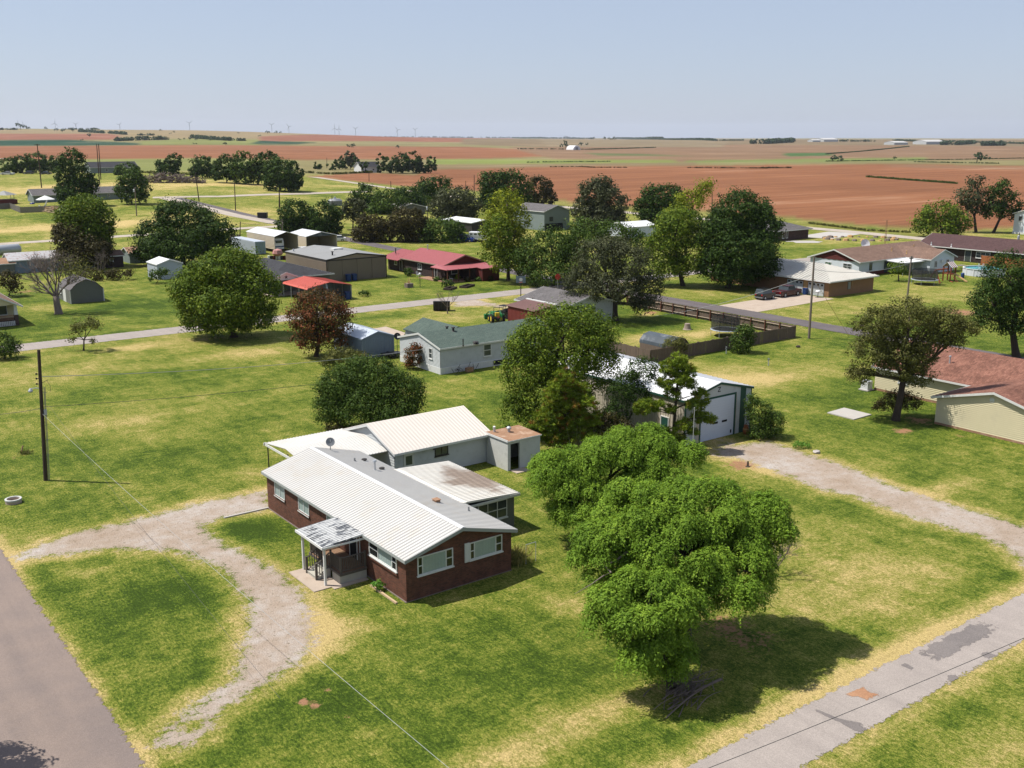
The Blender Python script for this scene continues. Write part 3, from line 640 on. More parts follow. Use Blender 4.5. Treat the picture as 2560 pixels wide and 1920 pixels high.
def window(par, face, c, a0, a1, z0, z1, frame='white_trim', glass='window_glass', muls=(), hmul=False, fw=.07, sill=True, curtain=None, d=.05, name='window'):
    """face 'x': wall plane x=c looking to -x, a along y; face 'y': plane y=c looking to -y, a along x"""
    def bx(mb, a, b_, zz0, zz1, d0, d1):
        if face == 'x': mb.box(c - d1, a, zz0, c - d0, b_, zz1)
        else: mb.box(a, c - d1, zz0, b_, c - d0, zz1)
    w = MB(); bx(w, a0, a1, z0, z0 + fw, -.02, d); bx(w, a0, a1, z1 - fw, z1, -.02, d); bx(w, a0, a0 + fw, z0 + fw, z1 - fw, -.02, d); bx(w, a1 - fw, a1, z0 + fw, z1 - fw, -.02, d)
    wo = w.build(name, frame, par)
    edges = [a0 + fw] + [a0 + (a1 - a0) * m_ for m_ in muls] + [a1 - fw]
    if muls:
        for m_ in edges[1:-1]: mm = MB(); bx(mm, m_ - .03, m_ + .03, z0 + fw, z1 - fw, -.01, d - .006); mm.build('mullion', frame, wo)
    for i in range(len(edges) - 1):
        g = MB(); e0 = edges[i] + (.03 if i else 0); e1 = edges[i + 1] - (.03 if i < len(edges) - 2 else 0)
        if curtain:
            g.quad(*[(c - .024, a_, z_) if face == 'x' else (a_, c - .024, z_) for a_, z_ in ((e0, z0 + fw), (e1, z0 + fw), (e1, z1 - fw), (e0, z1 - fw))]); g.build('pane', 'pane_glass', wo)
            if i in curtain:
                cu = MB(); n = max(6, int((e1 - e0) / .05)); vs = []
                for j in range(n + 1):
                    u = e0 + (e1 - e0) * j / n; dd = .012 + .007 * math.sin(j * 1.6) + .003 * math.sin(j * .5)
                    for zz in (z0 + fw, z1 - fw): vs.append((c - dd, u, zz) if face == 'x' else (u, c - dd, zz))
                cu.add(vs, [(2 * j, 2 * j + 2, 2 * j + 3, 2 * j + 1) for j in range(n)]); cu.build('curtain', 'curtain', wo)
            else:
                k_ = MB(); bx(k_, e0, e1, z0 + fw, z1 - fw, .002, .006); k_.build('dark_room', 'dark_inside', wo)
        else:
            bx(g, e0, e1, z0 + fw, z1 - fw, .0, .022); g.build('pane', glass, wo)
    hs = range(len(edges) - 1) if hmul is True else (hmul or ())
    for i in hs:
        h_ = MB(); zm = (z0 + z1) / 2; bx(h_, edges[i], edges[i + 1], zm - .025, zm + .025, .0, d - .004); h_.build('sash_rail', frame, wo)
    if sill:
        s_ = MB(); bx(s_, a0 - .05, a1 + .05, z0 - .07, z0, -.01, d + .05); s_.build('sill', frame, wo)
    return wo
def door(par, face, c, a0, a1, z0, z1, frame='white_trim', leaf='dark_inside', glass=None, name='door', knob=True):
    def bx(mb, a, b_, zz0, zz1, d0, d1):
        if face == 'x': mb.box(c - d1, a, zz0, c - d0, b_, zz1)
        else: mb.box(a, c - d1, zz0, b_, c - d0, zz1)
    l = MB(); bx(l, a0 + .07, a1 - .07, z0, z1 - .07, -.01, .025); lo = l.build(name, leaf, par)
    f = MB(); bx(f, a0, a0 + .07, z0, z1, -.02, .05); bx(f, a1 - .07, a1, z0, z1, -.02, .05); bx(f, a0 + .07, a1 - .07, z1 - .07, z1, -.02, .05); f.build('door_frame', frame, lo)
    if glass:
        for (g0, g1) in glass:
            g = MB(); bx(g, a0 + .17, a1 - .17, g0, g1, .026, .034); g.build('door_pane', 'window_glass', lo)
    if knob: k_ = MB(); bx(k_, a1 - .16, a1 - .11, z0 + .95, z0 + 1.0, .03, .07); k_.build('handle', 'grey_metal', lo)
    return lo
def lap(mb, face, c, a0, a1, z0, z1, h=.16, top=None):
    """clapboards: sloping laps on a wall; top(a)->z may cut them under a gable (by splitting)"""
    z = z0
    while z < z1 - .02:
        zt = min(z + h, z1); lo, hi = a0, a1
        if top:
            cand = [a0 + (a1 - a0) * i / 60 for i in range(61)]; ok = [q_ for q_ in cand if top(q_) >= zt]
            if not ok: break
            lo, hi = min(ok), max(ok)
        if face == 'x': mb.add([(c - .045, lo, z), (c - .045, hi, z), (c - .006, hi, zt), (c - .006, lo, zt), (c, lo, z), (c, hi, z)], [(0, 1, 2, 3), (0, 4, 5, 1)])
        else: mb.add([(lo, c - .045, z), (hi, c - .045, z), (hi, c - .006, zt), (lo, c - .006, zt), (lo, c, z), (hi, c, z)], [(0, 1, 2, 3), (0, 4, 5, 1)])
        z = zt
    return mb
def vent_pipe(par, x, y, z, h=.35, r=.05, mat_='grey_metal', cap=False, name='vent_pipe'):
    mb = MB(); mb.tube((x, y, z - .1), (x, y, z + h), r, n=8); mb.tube((x, y, z - .06), (x, y, z + .05), r * 2.2, r * 1.3, n=8)
    if cap: mb.tube((x, y, z + h), (x, y, z + h + .1), r * 2, r * 1.6, n=8)
    return mb.build(name, mat_, par, smooth=False)

# ---------------------------------------------------------------- the brick house
hx0, hy0, hx1, hy1 = 26.41, 44.9, 33.62, 63.34
ho = thing('brick_house', 'long red brick house with white ribbed metal gable roof and front deck', 'house', (30, 54, 0))
mb = MB(); gable_wall(mb, hx0, hy0, hx1, hy1, -.1, 2.60, 3.56, 'y'); mb.build('wall', 'red_brick', ho)
gable_roof(ho, hx0, hy0, hx1, hy1, 2.62, 3.58, 'y', 'white_metal', ov=.22, ovg=.28, th=.07, ribs=.285, fascia='grey_fascia', ridge='white_metal_bright')
mb = MB(); mb.box(hx0 - .06, hy0 - .02, -.05, hx1 + .02, hy1 + .02, .045); mb.build('footing', 'bark_grey', ho)
window(ho, 'y', hy0, 27.14, 29.49, 1.40, 2.50, muls=(.14, .80), hmul=(0, 2), curtain=(1,), fw=.06)
window(ho, 'y', hy0, 30.64, 32.93, 1.43, 2.48, muls=(.14, .80), hmul=(0, 2), curtain=(1,), fw=.06)
mb = MB(); mb.box(30.29, hy0 - .05, 1.36, 30.62, hy0 - .003, 2.52)
for i in range(9): mb.box(30.33, hy0 - .065, 1.44 + i * .115, 30.58, hy0 - .051, 1.52 + i * .115)
mb.build('shutter', 'white_trim', ho)
window(ho, 'x', hx0, 60.42, 62.0, 1.38, 2.46, muls=(.5,), curtain=(0, 1), fw=.06)
window(ho, 'x', hx0, 56.78, 58.32, 1.39, 2.44, muls=(.5,), curtain=(0, 1), fw=.06)
window(ho, 'x', hx0, 53.5, 54.3, 1.5, 2.44, curtain=(0,), fw=.06)
window(ho, 'x', hx0, 45.83, 48.96, 1.50, 2.48, muls=(.17, .67), hmul=(0, 2), curtain=(1,), fw=.07)
for (a, b_) in ((45.8, 48.99), (56.75, 58.35), (60.4, 62.03)):
    mb = MB(); mb.box(hx0 - .09, a - .03, 1.30, hx0, b_ + .03, 1.42); mb.build('brick_sill', 'red_brick', ho)
door(ho, 'x', hx0, 50.4, 51.4, .62, 2.6, leaf='dark_inside')
mb = MB(); mb.tube((hx0 - .05, 50.05, .7), (hx0 - .05, 50.05, 2.6), .035, n=8); mb.build('downpipe', 'white_trim', ho)
def roofz(x): return 3.58 - (3.58 - 2.62) / ((hx1 - hx0) / 2) * abs(x - (hx0 + hx1) / 2) + .07
for (zx, zy, h, r, cap, nm, mm) in ((820, 545, .22, .06, False, 'vent_pipe', 'grey_metal'), (975, 610, .62, .075, True, 'flue', 'galv'), (1695, 885, .26, .05, False, 'vent_pipe', 'grey_metal')):
    p_ = PX(*Z(1, zx, zy), z=3.1); p_.x = max(p_.x, 30.6); vent_pipe(ho, p_.x, p_.y, roofz(p_.x), h, r, mm, cap, nm)
for (zx, zy) in ((893, 515), (1028, 582)):
    p_ = PX(*Z(1, zx, zy), z=3.1); mb = MB(); mb.lathe((p_.x, p_.y, roofz(p_.x)), [(.13, -.03), (.13, .07), (.2, .07), (.19, .13), (0, .15)], 10); mb.build('roof_vent', 'dark_trim', ho)
p_ = PX(*Z(1, 1447, 855), z=3.1); z_ = roofz(p_.x); mb = MB(); mb.box(p_.x - .16, p_.y - .2, z_ - .1, p_.x + .16, p_.y + .2, z_ + .16); mb.box(p_.x - .2, p_.y - .24, z_ + .16, p_.x + .2, p_.y + .24, z_ + .2); mb.build('chimney', 'rust_roof', ho)
# sun room at the back under the stained lean-to roof
stain = NB('stained_metal'); p = stain.pos(); n1 = stain.noise(p, .9, 5, .65); n2 = stain.noise(stain.scale(p, (.25, 3.2, 1)), 1.6, 3)
sp = stain.new('ShaderNodeSeparateXYZ'); stain.L(p, sp.inputs[0])
cx_ = stain.math('ABSOLUTE', stain.math('SUBTRACT', sp.outputs[0], 37.1)); cy_ = stain.math('ABSOLUTE', stain.math('SUBTRACT', sp.outputs[1], 54.0))
dd = stain.math('ADD', stain.math('MULTIPLY', cx_, .40), stain.math('MULTIPLY', cy_, .26)); dd = stain.math('ADD', dd, stain.math('MULTIPLY', stain.math('SUBTRACT', n1, .5), 1.0)); dd = stain.math('ADD', dd, stain.math('MULTIPLY', stain.math('SUBTRACT', n2, .5), .9))
c = stain.mix(stain.mr(dd, .55, 1.15, .9, 0), (.60, .575, .52), stain.mix(n2, (.20, .14, .10), (.34, .26, .20)))
c = stain.mix(stain.mr(n2, .5, .75, 0, .35), c, (.44, .36, .27)); stain.col(c); stain.b.inputs['Roughness'].default_value = .6
mb = MB(); mb.box(hx1, 50.3, -.05, 37.9, 58.2, 2.28); mb.build('sunroom_wall', 'olive_grey', ho)
mb = MB(); mb.slab([(hx1 - .3, 50.05, 2.72), (38.15, 50.05, 2.42), (38.15, 58.4, 2.42), (hx1 - .3, 58.4, 2.72)], .10)
sr_ = mb.build('sunroom_roof', 'stained_metal', ho)
rb = MB(); n = 34
for i in range(n + 1):
    y = 50.06 + 8.33 * i / n; w = .022
    rb.add([(hx1 + .35, y - w, 2.68), (hx1 + .35, y + w, 2.68), (hx1 + .35, y, 2.72), (38.15, y - w, 2.42), (38.15, y + w, 2.42), (38.15, y, 2.46)], [(0, 3, 5, 2), (1, 2, 5, 4), (0, 2, 1), (3, 4, 5)])
rb.build('roof_seams', 'stained_metal', sr_, kind='stuff')
mb = MB(); mb.box(hx1, 50.0, 2.24, 38.18, 50.04, 2.40); mb.build('fascia', 'white_trim', sr_)
window(ho, 'y', 50.3, 35.0, 37.3, .9, 2.15, frame='white_trim', muls=(.33, .66), hmul=(0, 1, 2), fw=.06)
# front deck, steps, railing and awning
mb = MB(); mb.box(24.62, 49.2, .50, hx0 - .05, 53.2, .62); fl = mb.build('deck_floor', 'deck_floor', ho)
pl = MB()
for i in range(28): pl.box(24.62, 49.2 + i * .1432, .62, hx0 - .06, 49.2 + i * .1432 + .128, .645)
pl.build('deck_boards', 'deck_floor', fl, kind='stuff')
for (face, a0, a1, cc) in (('y', 24.6, 26.3, 49.2), ('x', 49.2, 50.15, 24.6)):
    n = int((a1 - a0) / .19)
    for i in range(n):
        mb = MB(); u0 = a0 + (a1 - a0) * i / n; u1 = a0 + (a1 - a0) * (i + 1) / n - .012
        if face == 'y': mb.box(u0, cc - .03, 0, u1, cc, .5)
        else: mb.box(cc - .03, u0, 0, cc, u1, .5)
        mb.build('skirt_board', 'skirt_board', ho)
mb = MB(); mb.box(24.57, 49.15, .50, 24.62, 53.2, .64).box(24.62, 49.15, .50, 26.3, 49.2, .64); mb.build('rim_board', 'deck_wood', ho)
def rail_run(p0, p1, n, zb0, zb1, hgt=.92, posts=(True, True)):
    p0 = Vector((*p0, zb0)); p1 = Vector((*p1, zb1)); up = Vector((0, 0, 1))
    for (za, r_) in ((hgt, .045), (.12, .03)):
        mb = MB(); mb.tube(p0 + up * za, p1 + up * za, r_, n=4); mb.build('handrail' if za > .5 else 'bottom_rail', 'deck_wood', ho)
    for i in range(n):
        c = p0.lerp(p1, (i + .5) / n); mb = MB(); mb.box(c.x - .02, c.y - .02, c.z + .12, c.x + .02, c.y + .02, c.z + hgt); mb.build('baluster', 'deck_wood', ho)
    for ok, c in zip(posts, (p0, p1)):
        if ok: mb = MB(); mb.box(c.x - .05, c.y - .05, c.z - .02, c.x + .05, c.y + .05, c.z + hgt + .1); mb.build('rail_post', 'deck_wood', ho)
rail_run((24.68, 49.26), (26.25, 49.26), 13, .64, .64)
rail_run((24.68, 49.34), (24.68, 50.5), 10, .64, .64, posts=(False, True))
rail_run((24.68, 51.75), (24.68, 53.1), 11, .64, .64)
rail_run((24.76, 53.12), (26.3, 53.12), 12, .64, .64, posts=(False, True))
rail_run((23.72, 50.5), (24.6, 50.5), 6, .06, .60, posts=(True, False)); rail_run((23.72, 51.75), (24.6, 51.75), 6, .06, .60, posts=(True, False))
for i in range(3):
    mb = MB(); mb.box(23.72 + i * .3, 50.5, .0, 23.72 + i * .3 + .32, 51.75, .2 + i * .16 - .006); mb.box(23.70 + i * .3, 50.46, .2 + i * .16 - .004, 23.72 + i * .3 + .32, 51.79, .2 + i * .16 + .03); mb.build('step', 'skirt_board', ho)
peel = NB('peeling_paint'); p = peel.pos(); n1 = peel.noise(peel.scale(p, (.8, 6, 1)), 1.5, 4, .6); n2 = peel.noise(p, 1.1, 3); n3 = peel.noise(p, 9, 3)
kk = peel.math('ADD', peel.math('MULTIPLY', n1, .7), peel.math('MULTIPLY', n2, .5)); kk = peel.math('ADD', kk, peel.math('MULTIPLY', n3, .12))
peel.col(peel.mix(peel.mr(kk, .655, .70), (.47, .47, .455), (.085, .09, .10))); peel.b.inputs['Roughness'].default_value = .6
mb = MB(); mb.slab([(23.62, 49.32, 2.45), (26.36, 49.32, 2.66), (26.36, 52.72, 2.66), (23.62, 52.72, 2.45)], .07); aw = mb.build('awning', 'peeling_paint', ho)
rb = MB()
for i in range(17):
    y = 49.34 + 3.36 * i / 16; w = .02; rb.add([(23.62, y - w, 2.45), (23.62, y + w, 2.45), (23.62, y, 2.49), (26.3, y - w, 2.655), (26.3, y + w, 2.655), (26.3, y, 2.69)], [(0, 3, 5, 2), (1, 2, 5, 4), (0, 2, 1), (3, 4, 5)])
rb.build('awning_seams', 'peeling_paint', aw, kind='stuff')
mb = MB(); mb.box(23.56, 49.27, 2.33, 23.62, 52.77, 2.475).box(23.62, 49.27, 2.33, 26.3, 49.32, 2.44).box(23.62, 52.72, 2.33, 26.3, 52.77, 2.44); mb.build('awning_gutter', 'white_trim', aw)
for y in (49.55, 52.35):
    mb = MB(); mb.box(23.76, y - .06, .04, 23.88, y + .06, 2.4); mb.build('awning_post', 'white_trim', ho)
mb = MB(); mb.box(22.9, 49.15, -.05, 24.6, 52.5, .05); mb.box(24.0, 48.8, -.05, 26.2, 49.15, .045); sl_ = mb.build('patio_slab', 'concrete'); tag(sl_, 'worn tan concrete slab at the foot of the deck steps', 'patio slab')
def edging(name, label, p0, p1, w=.06, h=.1, m_='wood_new'):
    mb = MB(); p0, p1 = Vector(p0), Vector(p1); t = (p1 - p0).normalized(); nn = Vector((-t.y, t.x, 0)) * w
    mb.slab([p0 - nn + Vector((0, 0, h)), p1 - nn + Vector((0, 0, h)), p1 + nn + Vector((0, 0, h)), p0 + nn + Vector((0, 0, h))], h + .03); tag(mb.build(name, m_), label, 'edging')
edging('flower_bed_edging', 'pale board edging the flower bed below the picture window', PX(*Z('m', 880, 260)), PX(*Z('m', 1080, 400)))
edging('kerb_edging', 'pale concrete edging strip where gravel drive meets the brick wall', PX(*Z('d', 1720, 355)), PX(*Z('d', 2075, 275)), .09, .08, 'concrete_pale')

# ---------------------------------------------------------------- white clapboard outbuilding, carport, concrete cellar shed
ob = thing('white_outbuilding', 'white clapboard outbuilding with cream metal gable roof behind the brick house', 'outbuilding', (40, 66, 0))
ox0, oy0, ox1, oy1 = 36.2, 62.75, 44.6, 70.0
mb = MB(); gable_wall(mb, ox0, oy0, ox1, oy1, -.1, 2.40, 3.62, 'x'); wo_ = mb.build('wall', 'white_wall', ob)
sd = MB(); lap(sd, 'y', oy0, ox0, ox1, .05, 2.38, .2); lap(sd, 'x', ox0, oy0, oy1, .05, 3.55, .2, lambda a: 2.38 + 1.2 * (1 - abs(a - (oy0 + oy1) / 2) / ((oy1 - oy0) / 2))); sd.build('clapboards', 'white_wall', wo_, kind='stuff')
gable_roof(ob, ox0, oy0, ox1, oy1, 2.42, 3.66, 'x', 'cream_metal_roof' if 'cream_metal_roof' in M else 'white_metal', ov=.45, ovg=.25, th=.08, ribs=.3, fascia='white_trim')
window(ob, 'y', oy0 - .03, 39.7, 40.9, 1.35, 2.05, muls=(.5,), frame='dark_trim', fw=.05)
door(ob, 'y', oy0 - .03, 36.95, 37.85, .05, 2.1, leaf='white_trim', glass=((.3, .95), (1.15, 1.85)))
mb = MB(); mb.tube((39.2, oy0 - .1, 2.2), (39.45, oy0 - .35, 2.15), .03); mb.lathe((39.45, oy0 - .38, 2.05), [(.05, .12), (.12, .05), (.12, 0), (0, -.02)], 8); mb.build('wall_lamp', 'dark_trim', ob)
cp = thing('carport', 'low white metal carport between the brick house and the outbuilding', 'carport', (33, 67, 0))
gable_roof(cp, 29.7, 63.7, 36.15, 71.0, 2.18, 2.62, 'x', 'white_metal', ov=.05, ovg=.0, th=.06, ribs=.25)
mb = MB(); mb.box(29.64, 63.7, 2.02, 29.7, 71.05, 2.2); mb.path([(29.66, 71.05, 2.24), (29.66, 71.22, 2.16), (29.66, 71.25, 2.0)], .06, 6); mb.build('gutter', 'white_trim', cp)
for (x, y) in ((29.8, 70.9), (29.8, 67.3), (29.8, 64.0), (33.0, 70.9)):
    mb = MB(); mb.tube((x, y, 0), (x, y, 2.25), .05, n=8); mb.build('post', 'dark_trim', cp)
ds = thing('satellite_dish', 'grey satellite dish above the ridge of the brick house roof', 'satellite dish', (31.2, 63.1, 3.2))
def dish(par, c, r, az, el, m_='grey_metal', mast=.7):
    mb = MB(); mb.tube((c[0], c[1], c[2] - mast), (c[0], c[1], c[2]), .03, n=6); mb.build('mast', m_, par)
    d_ = Vector((math.cos(az) * math.cos(el), math.sin(az) * math.cos(el), math.sin(el))); a = d_.cross(Vector((0, 0, 1))).normalized(); b_ = d_.cross(a); mb = MB(); vs = []; fs = []
    for i, rr in enumerate((0.02, .5, 1.)):
        for k in range(14): w = k * math.pi / 7; vs.append(Vector(c) + (a * math.cos(w) + b_ * math.sin(w)) * rr * r + d_ * (.22 * r * rr * rr + .05))
    for i in range(2):
        for k in range(14): fs.append((i * 14 + k, i * 14 + (k + 1) % 14, (i + 1) * 14 + (k + 1) % 14, (i + 1) * 14 + k))
    mb.add(vs, fs); mb.build('reflector', m_, par, smooth=True)
    mb = MB(); mb.tube(Vector(c) - b_ * r * .9, Vector(c) + d_ * r * .9, .015, n=5); mb.box(*(Vector(c) + d_ * r * .9 - Vector((.04, .04, .04))), *(Vector(c) + d_ * r * .9 + Vector((.04, .04, .04)))); mb.build('feed_arm', m_, par)
dish(ds, (31.2, 63.1, 3.95), .32, math.radians(-110), math.radians(25))
cs = thing('concrete_shed', 'small flat-roofed concrete shed with open doorway and rusty brown roof', 'shed', (45.5, 61, 0))
sx0, sy0, sx1, sy1 = 44.45, 59.8, 47.6, 62.6
mb = MB(); t_ = .16
mb.box(sx0, sy0 + t_, 0, sx0 + t_, sy1 - t_, 2.36).box(sx1 - t_, sy0 + t_, 0, sx1, sy1 - t_, 2.36).box(sx0, sy1 - t_, 0, sx1, sy1, 2.36).box(sx0, sy0, 0, sx0 + .26, sy0 + t_, 2.36).box(sx0 + 1.15, sy0, 0, sx1, sy0 + t_, 2.36).box(sx0 + .26, sy0, 2.12, sx0 + 1.15, sy0 + t_, 2.36)
mb.build('wall', 'concrete_wall', cs)
mb = MB(); mb.slab([(sx0 - .06, sy0 - .08, 2.42), (sx1 + .08, sy0 - .08, 2.42), (sx1 + .08, sy1 + .08, 2.5), (sx0 - .06, sy1 + .08, 2.5)], .07); mb.build('roof', 'rust_roof', cs)
mb = MB(); mb.box(sx0 - .09, sy0 - .1, 2.32, sx0 - .06, sy1 + .08, 2.49).box(sx0 - .09, sy0 - .11, 2.32, sx1 + .08, sy0 - .08, 2.41); mb.build('roof_trim', 'white_trim', cs)
mb = MB(); mb.tube((45.9, 61.6, 2.4), (45.9, 61.6, 2.72), .11, n=10); mb.lathe((45.9, 61.6, 2.72), [(.11, 0), (.2, .02), (.19, .12), (.1, .2), (0, .22)], 12); mb.build('turbine_vent', 'galv', cs)
mb = MB(); mb.tube((45.0, 62.3, 2.4), (44.9, 62.2, 2.95), .1, n=8); mb.build('flue', 'white_trim', cs)
mb = MB(); mb.box(sx0 + .2, sy0 - .9, 0, sx0 + 1.5, sy0, .05); mb.build('step_slab', 'concrete', cs)

# ---------------------------------------------------------------- metal workshop with roll-up door
wx0, wy0, wx1, wy1 = 60.0, 56.2, 68.2, 73.5
ws = thing('metal_workshop', 'large beige metal workshop with white roof, green trim and roll-up door', 'workshop', (64, 62, 0))
mb = MB(); gable_wall(mb, wx0, wy0, wx1, wy1, -.05, 3.88, 4.85, 'y'); wl_ = mb.build('wall', 'beige_metal', ws)
rb = MB()
for i in range(60):
    y = wy0 + .25 + i * .285
    if y < wy1 - .1: rb.add([(wx0, y - .05, 0), (wx0, y + .05, 0), (wx0 - .04, y, 0), (wx0, y - .05, 3.75), (wx0, y + .05, 3.75), (wx0 - .04, y, 3.75)], [(0, 2, 5, 3), (2, 1, 4, 5)])
rb.build('wall_ribs', 'cream_metal', wl_, kind='stuff')
gable_roof(ws, wx0, wy0, wx1, wy1, 3.88, 4.85, 'y', 'white_metal_bright', ov=.12, ovg=.1, th=.08, ribs=.6, fascia='green_trim')
def wpanel(name, m_, x0, z0, x1, z1, d=.02, zt=None):
    mb = MB(); mb.prism([(x0, z0), (x1, z0), (x1, zt if zt else z1), (x0, z1)], 'y', wy0 - d, wy0 - .002); return mb.build(name, m_, ws)
wpanel('wall_panel', 'white_wall', 60.02, 0, 61.3, 3.85, .015, 4.1); wpanel('wall_panel', 'white_wall', 66.3, 0, 66.75, 4.15, .015, 4.05); wpanel('wall_panel', 'white_wall', 67.45, 0, 68.15, 3.9, .015, 3.8)
wpanel('green_stripe', 'green_trim', 66.75, 0, 67.45, 4.1, .03, 3.95)
mb = MB(); mb.prism([(61.3, 3.66), (66.3, 3.66), (66.3, 4.2), (64.1, 4.72), (61.3, 4.05)], 'y', wy0 - .015, wy0 - .002); mb.build('gable_panel', 'white_wall', ws)
dr_ = MB(); dr_.box(61.75, wy0 - .03, 0, 61.9, wy0, 3.75).box(66.0, wy0 - .03, 0, 66.22, wy0, 3.75).box(61.9, wy0 - .03, 3.58, 66.0, wy0, 3.75); dr_.build('door_trim', 'green_trim', ws)
mb = MB(); mb.box(61.9, wy0 - .012, .02, 66.0, wy0 - .001, 3.58); rd_ = mb.build('roll_up_door', 'door_white', ws)
for i in range(8):
    mb = MB(); z0 = .03 + i * .443; mb.box(61.92, wy0 - .03, z0, 65.98, wy0 - .013, z0 + .205).box(61.92, wy0 - .03, z0 + .221, 65.98, wy0 - .013, z0 + .426); mb.build('door_section', 'door_white', rd_)
for (a, b_) in ((63.35, 64.0), (64.5, 65.15)):
    mb = MB(); mb.box(a, wy0 - .04, 1.32, b_, wy0 - .031, 1.5); mb.build('door_window', 'dark_inside', rd_)
mb = MB(); mb.box(65.6, wy0 - .06, .2, 65.75, wy0 - .03, .5); mb.build('door_handle', 'dark_trim', rd_)
zz = MB(); bz, bx_ = 4.08, 64.0
for pts in ([(bx_ - .17, .42), (bx_ + .17, .42), (bx_ + .17, .35), (bx_ - .17, .35)], [(bx_ + .17, .35), (bx_ + .08, .35), (bx_ - .17, .07), (bx_ - .08, .07)], [(bx_ - .17, .0), (bx_ + .17, .0), (bx_ + .17, .07), (bx_ - .17, .07)]):
    zz.prism([(a, bz + c) for a, c in pts], 'y', wy0 - .03, wy0 - .016)
zz.build('letter_sign', 'dark_trim', ws)
boxes('corner_trim', 'green_trim', ws, [(wx0 - .02, wy0 - .02, 0, wx0 + .1, wy0 + .1, 3.8), (wx1 - .1, wy0 - .02, 0, wx1 + .02, wy0 + .1, 3.8)])
door(ws, 'x', wx0 - .02, 58.0, 58.95, 0, 2.1, frame='white_trim', leaf='green_trim')
bk = thing('clay_urn', 'rust orange clay urn standing by the green stripe of the workshop', 'urn', (67.0, 55.6, 0))
mb = MB(); mb.lathe((67.0, 55.6, 0), [(0, 0), (.2, 0), (.28, .3), (.2, .62), (.15, .7), (.22, .78), (.18, .78), (.12, .7)], 12); mb.build('body', 'orange_board', bk, smooth=True)
mb = MB(); mb.lathe((67.0, 55.6, .4), [(.27, 0), (.275, .05), (.25, .12)], 12); mb.build('band', 'ochre', bk)
fp = thing('flag_pole', 'thin pale pole standing in front of the workshop corner', 'pole', PX(*Z(2, 1508, 935)))
c_ = PX(*Z(2, 1508, 935)); mb = MB(); mb.tube(c_, c_ + Vector((0, 0, 4.1)), .028, .022, n=8); mb.build('shaft', 'concrete_wall', fp); mb = MB(); mb.lathe(c_ + Vector((0, 0, 4.1)), [(0.01, 0), (.04, .03), (.03, .07), (0, .08)], 8); mb.build('finial', 'concrete_wall', fp)
# ---------------------------------------------------------------- neighbours
def gbuild(name, label, cat, x0, y0, x1, y1, ze, zr, axis, wall, roof, zb=None, ov=.35, ovg=.3, th=.1, ribs=None, fascia='white_trim', siding=None, foot=None, ridge=None):
    z0 = float(terrain((x0 + x1) / 2, (y0 + y1) / 2)) if zb is None else zb
    t = thing(name, label, cat, (x0, y0, z0))
    mb = MB(); gable_wall(mb, x0, y0, x1, y1, z0 - .6, z0 + ze, z0 + zr, axis); w = mb.build('wall', wall, t)
    gable_roof(t, x0, y0, x1, y1, z0 + ze, z0 + zr + .02, axis, roof, ov=ov, ovg=ovg, th=th, ribs=ribs, fascia=fascia, ridge=ridge)
    if siding:
        sd = MB(); fx = (lambda a: z0 + ze + (zr - ze) * (1 - abs(a - (y0 + y1) / 2) / ((y1 - y0) / 2))) if axis == 'x' else None
        fy = (lambda a: z0 + ze + (zr - ze) * (1 - abs(a - (x0 + x1) / 2) / ((x1 - x0) / 2))) if axis == 'y' else None
        lap(sd, 'x', x0, y0, y1, z0 + (foot or 0), z0 + (zr if fx else ze), siding, fx); lap(sd, 'y', y0, x0, x1, z0 + (foot or 0), z0 + (zr if fy else ze), siding, fy); sd.build('siding_boards', wall, w, kind='stuff')
    t['z0'] = z0; return t

# cream house with the red shingle roof: main wing and gabled garage wing
cr = gbuild('cream_house', 'cream clapboard house with reddish shingle roof beside the leaning tree', 'house', 89.8, 36.0, 102.0, 58.3, 2.5, 4.3, 'y', 'cream_siding', 'shingle_red', siding=.17, foot=.25, ov=.4)
mb = MB(); gable_wall(mb, 83.1, 37.2, 92.0, 47.6, -.1, 2.5, 3.85, 'x'); gw = mb.build('garage_wall', 'cream_siding', cr)
sd = MB(); lap(sd, 'x', 83.1, 37.2, 47.6, .2, 3.8, .17, lambda a: 2.5 + 1.35 * (1 - abs(a - 42.4) / 5.2)); sd.build('siding_boards', 'cream_siding', gw, kind='stuff')
gable_roof(cr, 83.1, 37.2, 95.6, 47.6, 2.5, 3.87, 'x', 'shingle_red', ov=.4, ovg=.3, th=.1, fascia='white_trim', name='garage_roof')
mb = MB(); mb.lathe((83.06, 42.5, 3.1), [(0.0, 0)], 3); mb = MB()
for k in range(16):
    a0 = k * math.pi / 8; a1 = (k + 1) * math.pi / 8
    mb.add([(83.05, 42.6 + .22 * math.cos(a0), 3.2 + .22 * math.sin(a0)), (83.05, 42.6 + .22 * math.cos(a1), 3.2 + .22 * math.sin(a1)), (83.05, 42.6 + .15 * math.cos(a1), 3.2 + .15 * math.sin(a1)), (83.05, 42.6 + .15 * math.cos(a0), 3.2 + .15 * math.sin(a0))], [(0, 1, 2, 3)])
mb.box(83.055, 42.46, 3.1, 83.065, 42.74, 3.3); mb.build('gable_vent', 'white_trim', cr)
boxes('footing', 'rust_roof', cr, [(83.04, 37.2, -.05, 83.12, 47.6, .2), (89.74, 47.6, -.05, 89.8, 58.3, .2)])
window(cr, 'x', 89.77, 48.2, 49.2, 1.25, 2.05, fw=.09); window(cr, 'x', 89.77, 54.6, 55.7, 1.25, 2.15, fw=.09)
for px, h in ((Z('b', 1640, 705), .6), (Z('b', 2205, 735), .6)):
    p_ = PX(*px, z=3.4); vent_pipe(cr, p_.x, p_.y, 3.3, h + .2, .07, 'galv', True, 'flue')
ac = thing('air_conditioner', 'white air conditioner unit on the lawn beside the cream house', 'air conditioner', PX(*Z('b', 990, 905)))
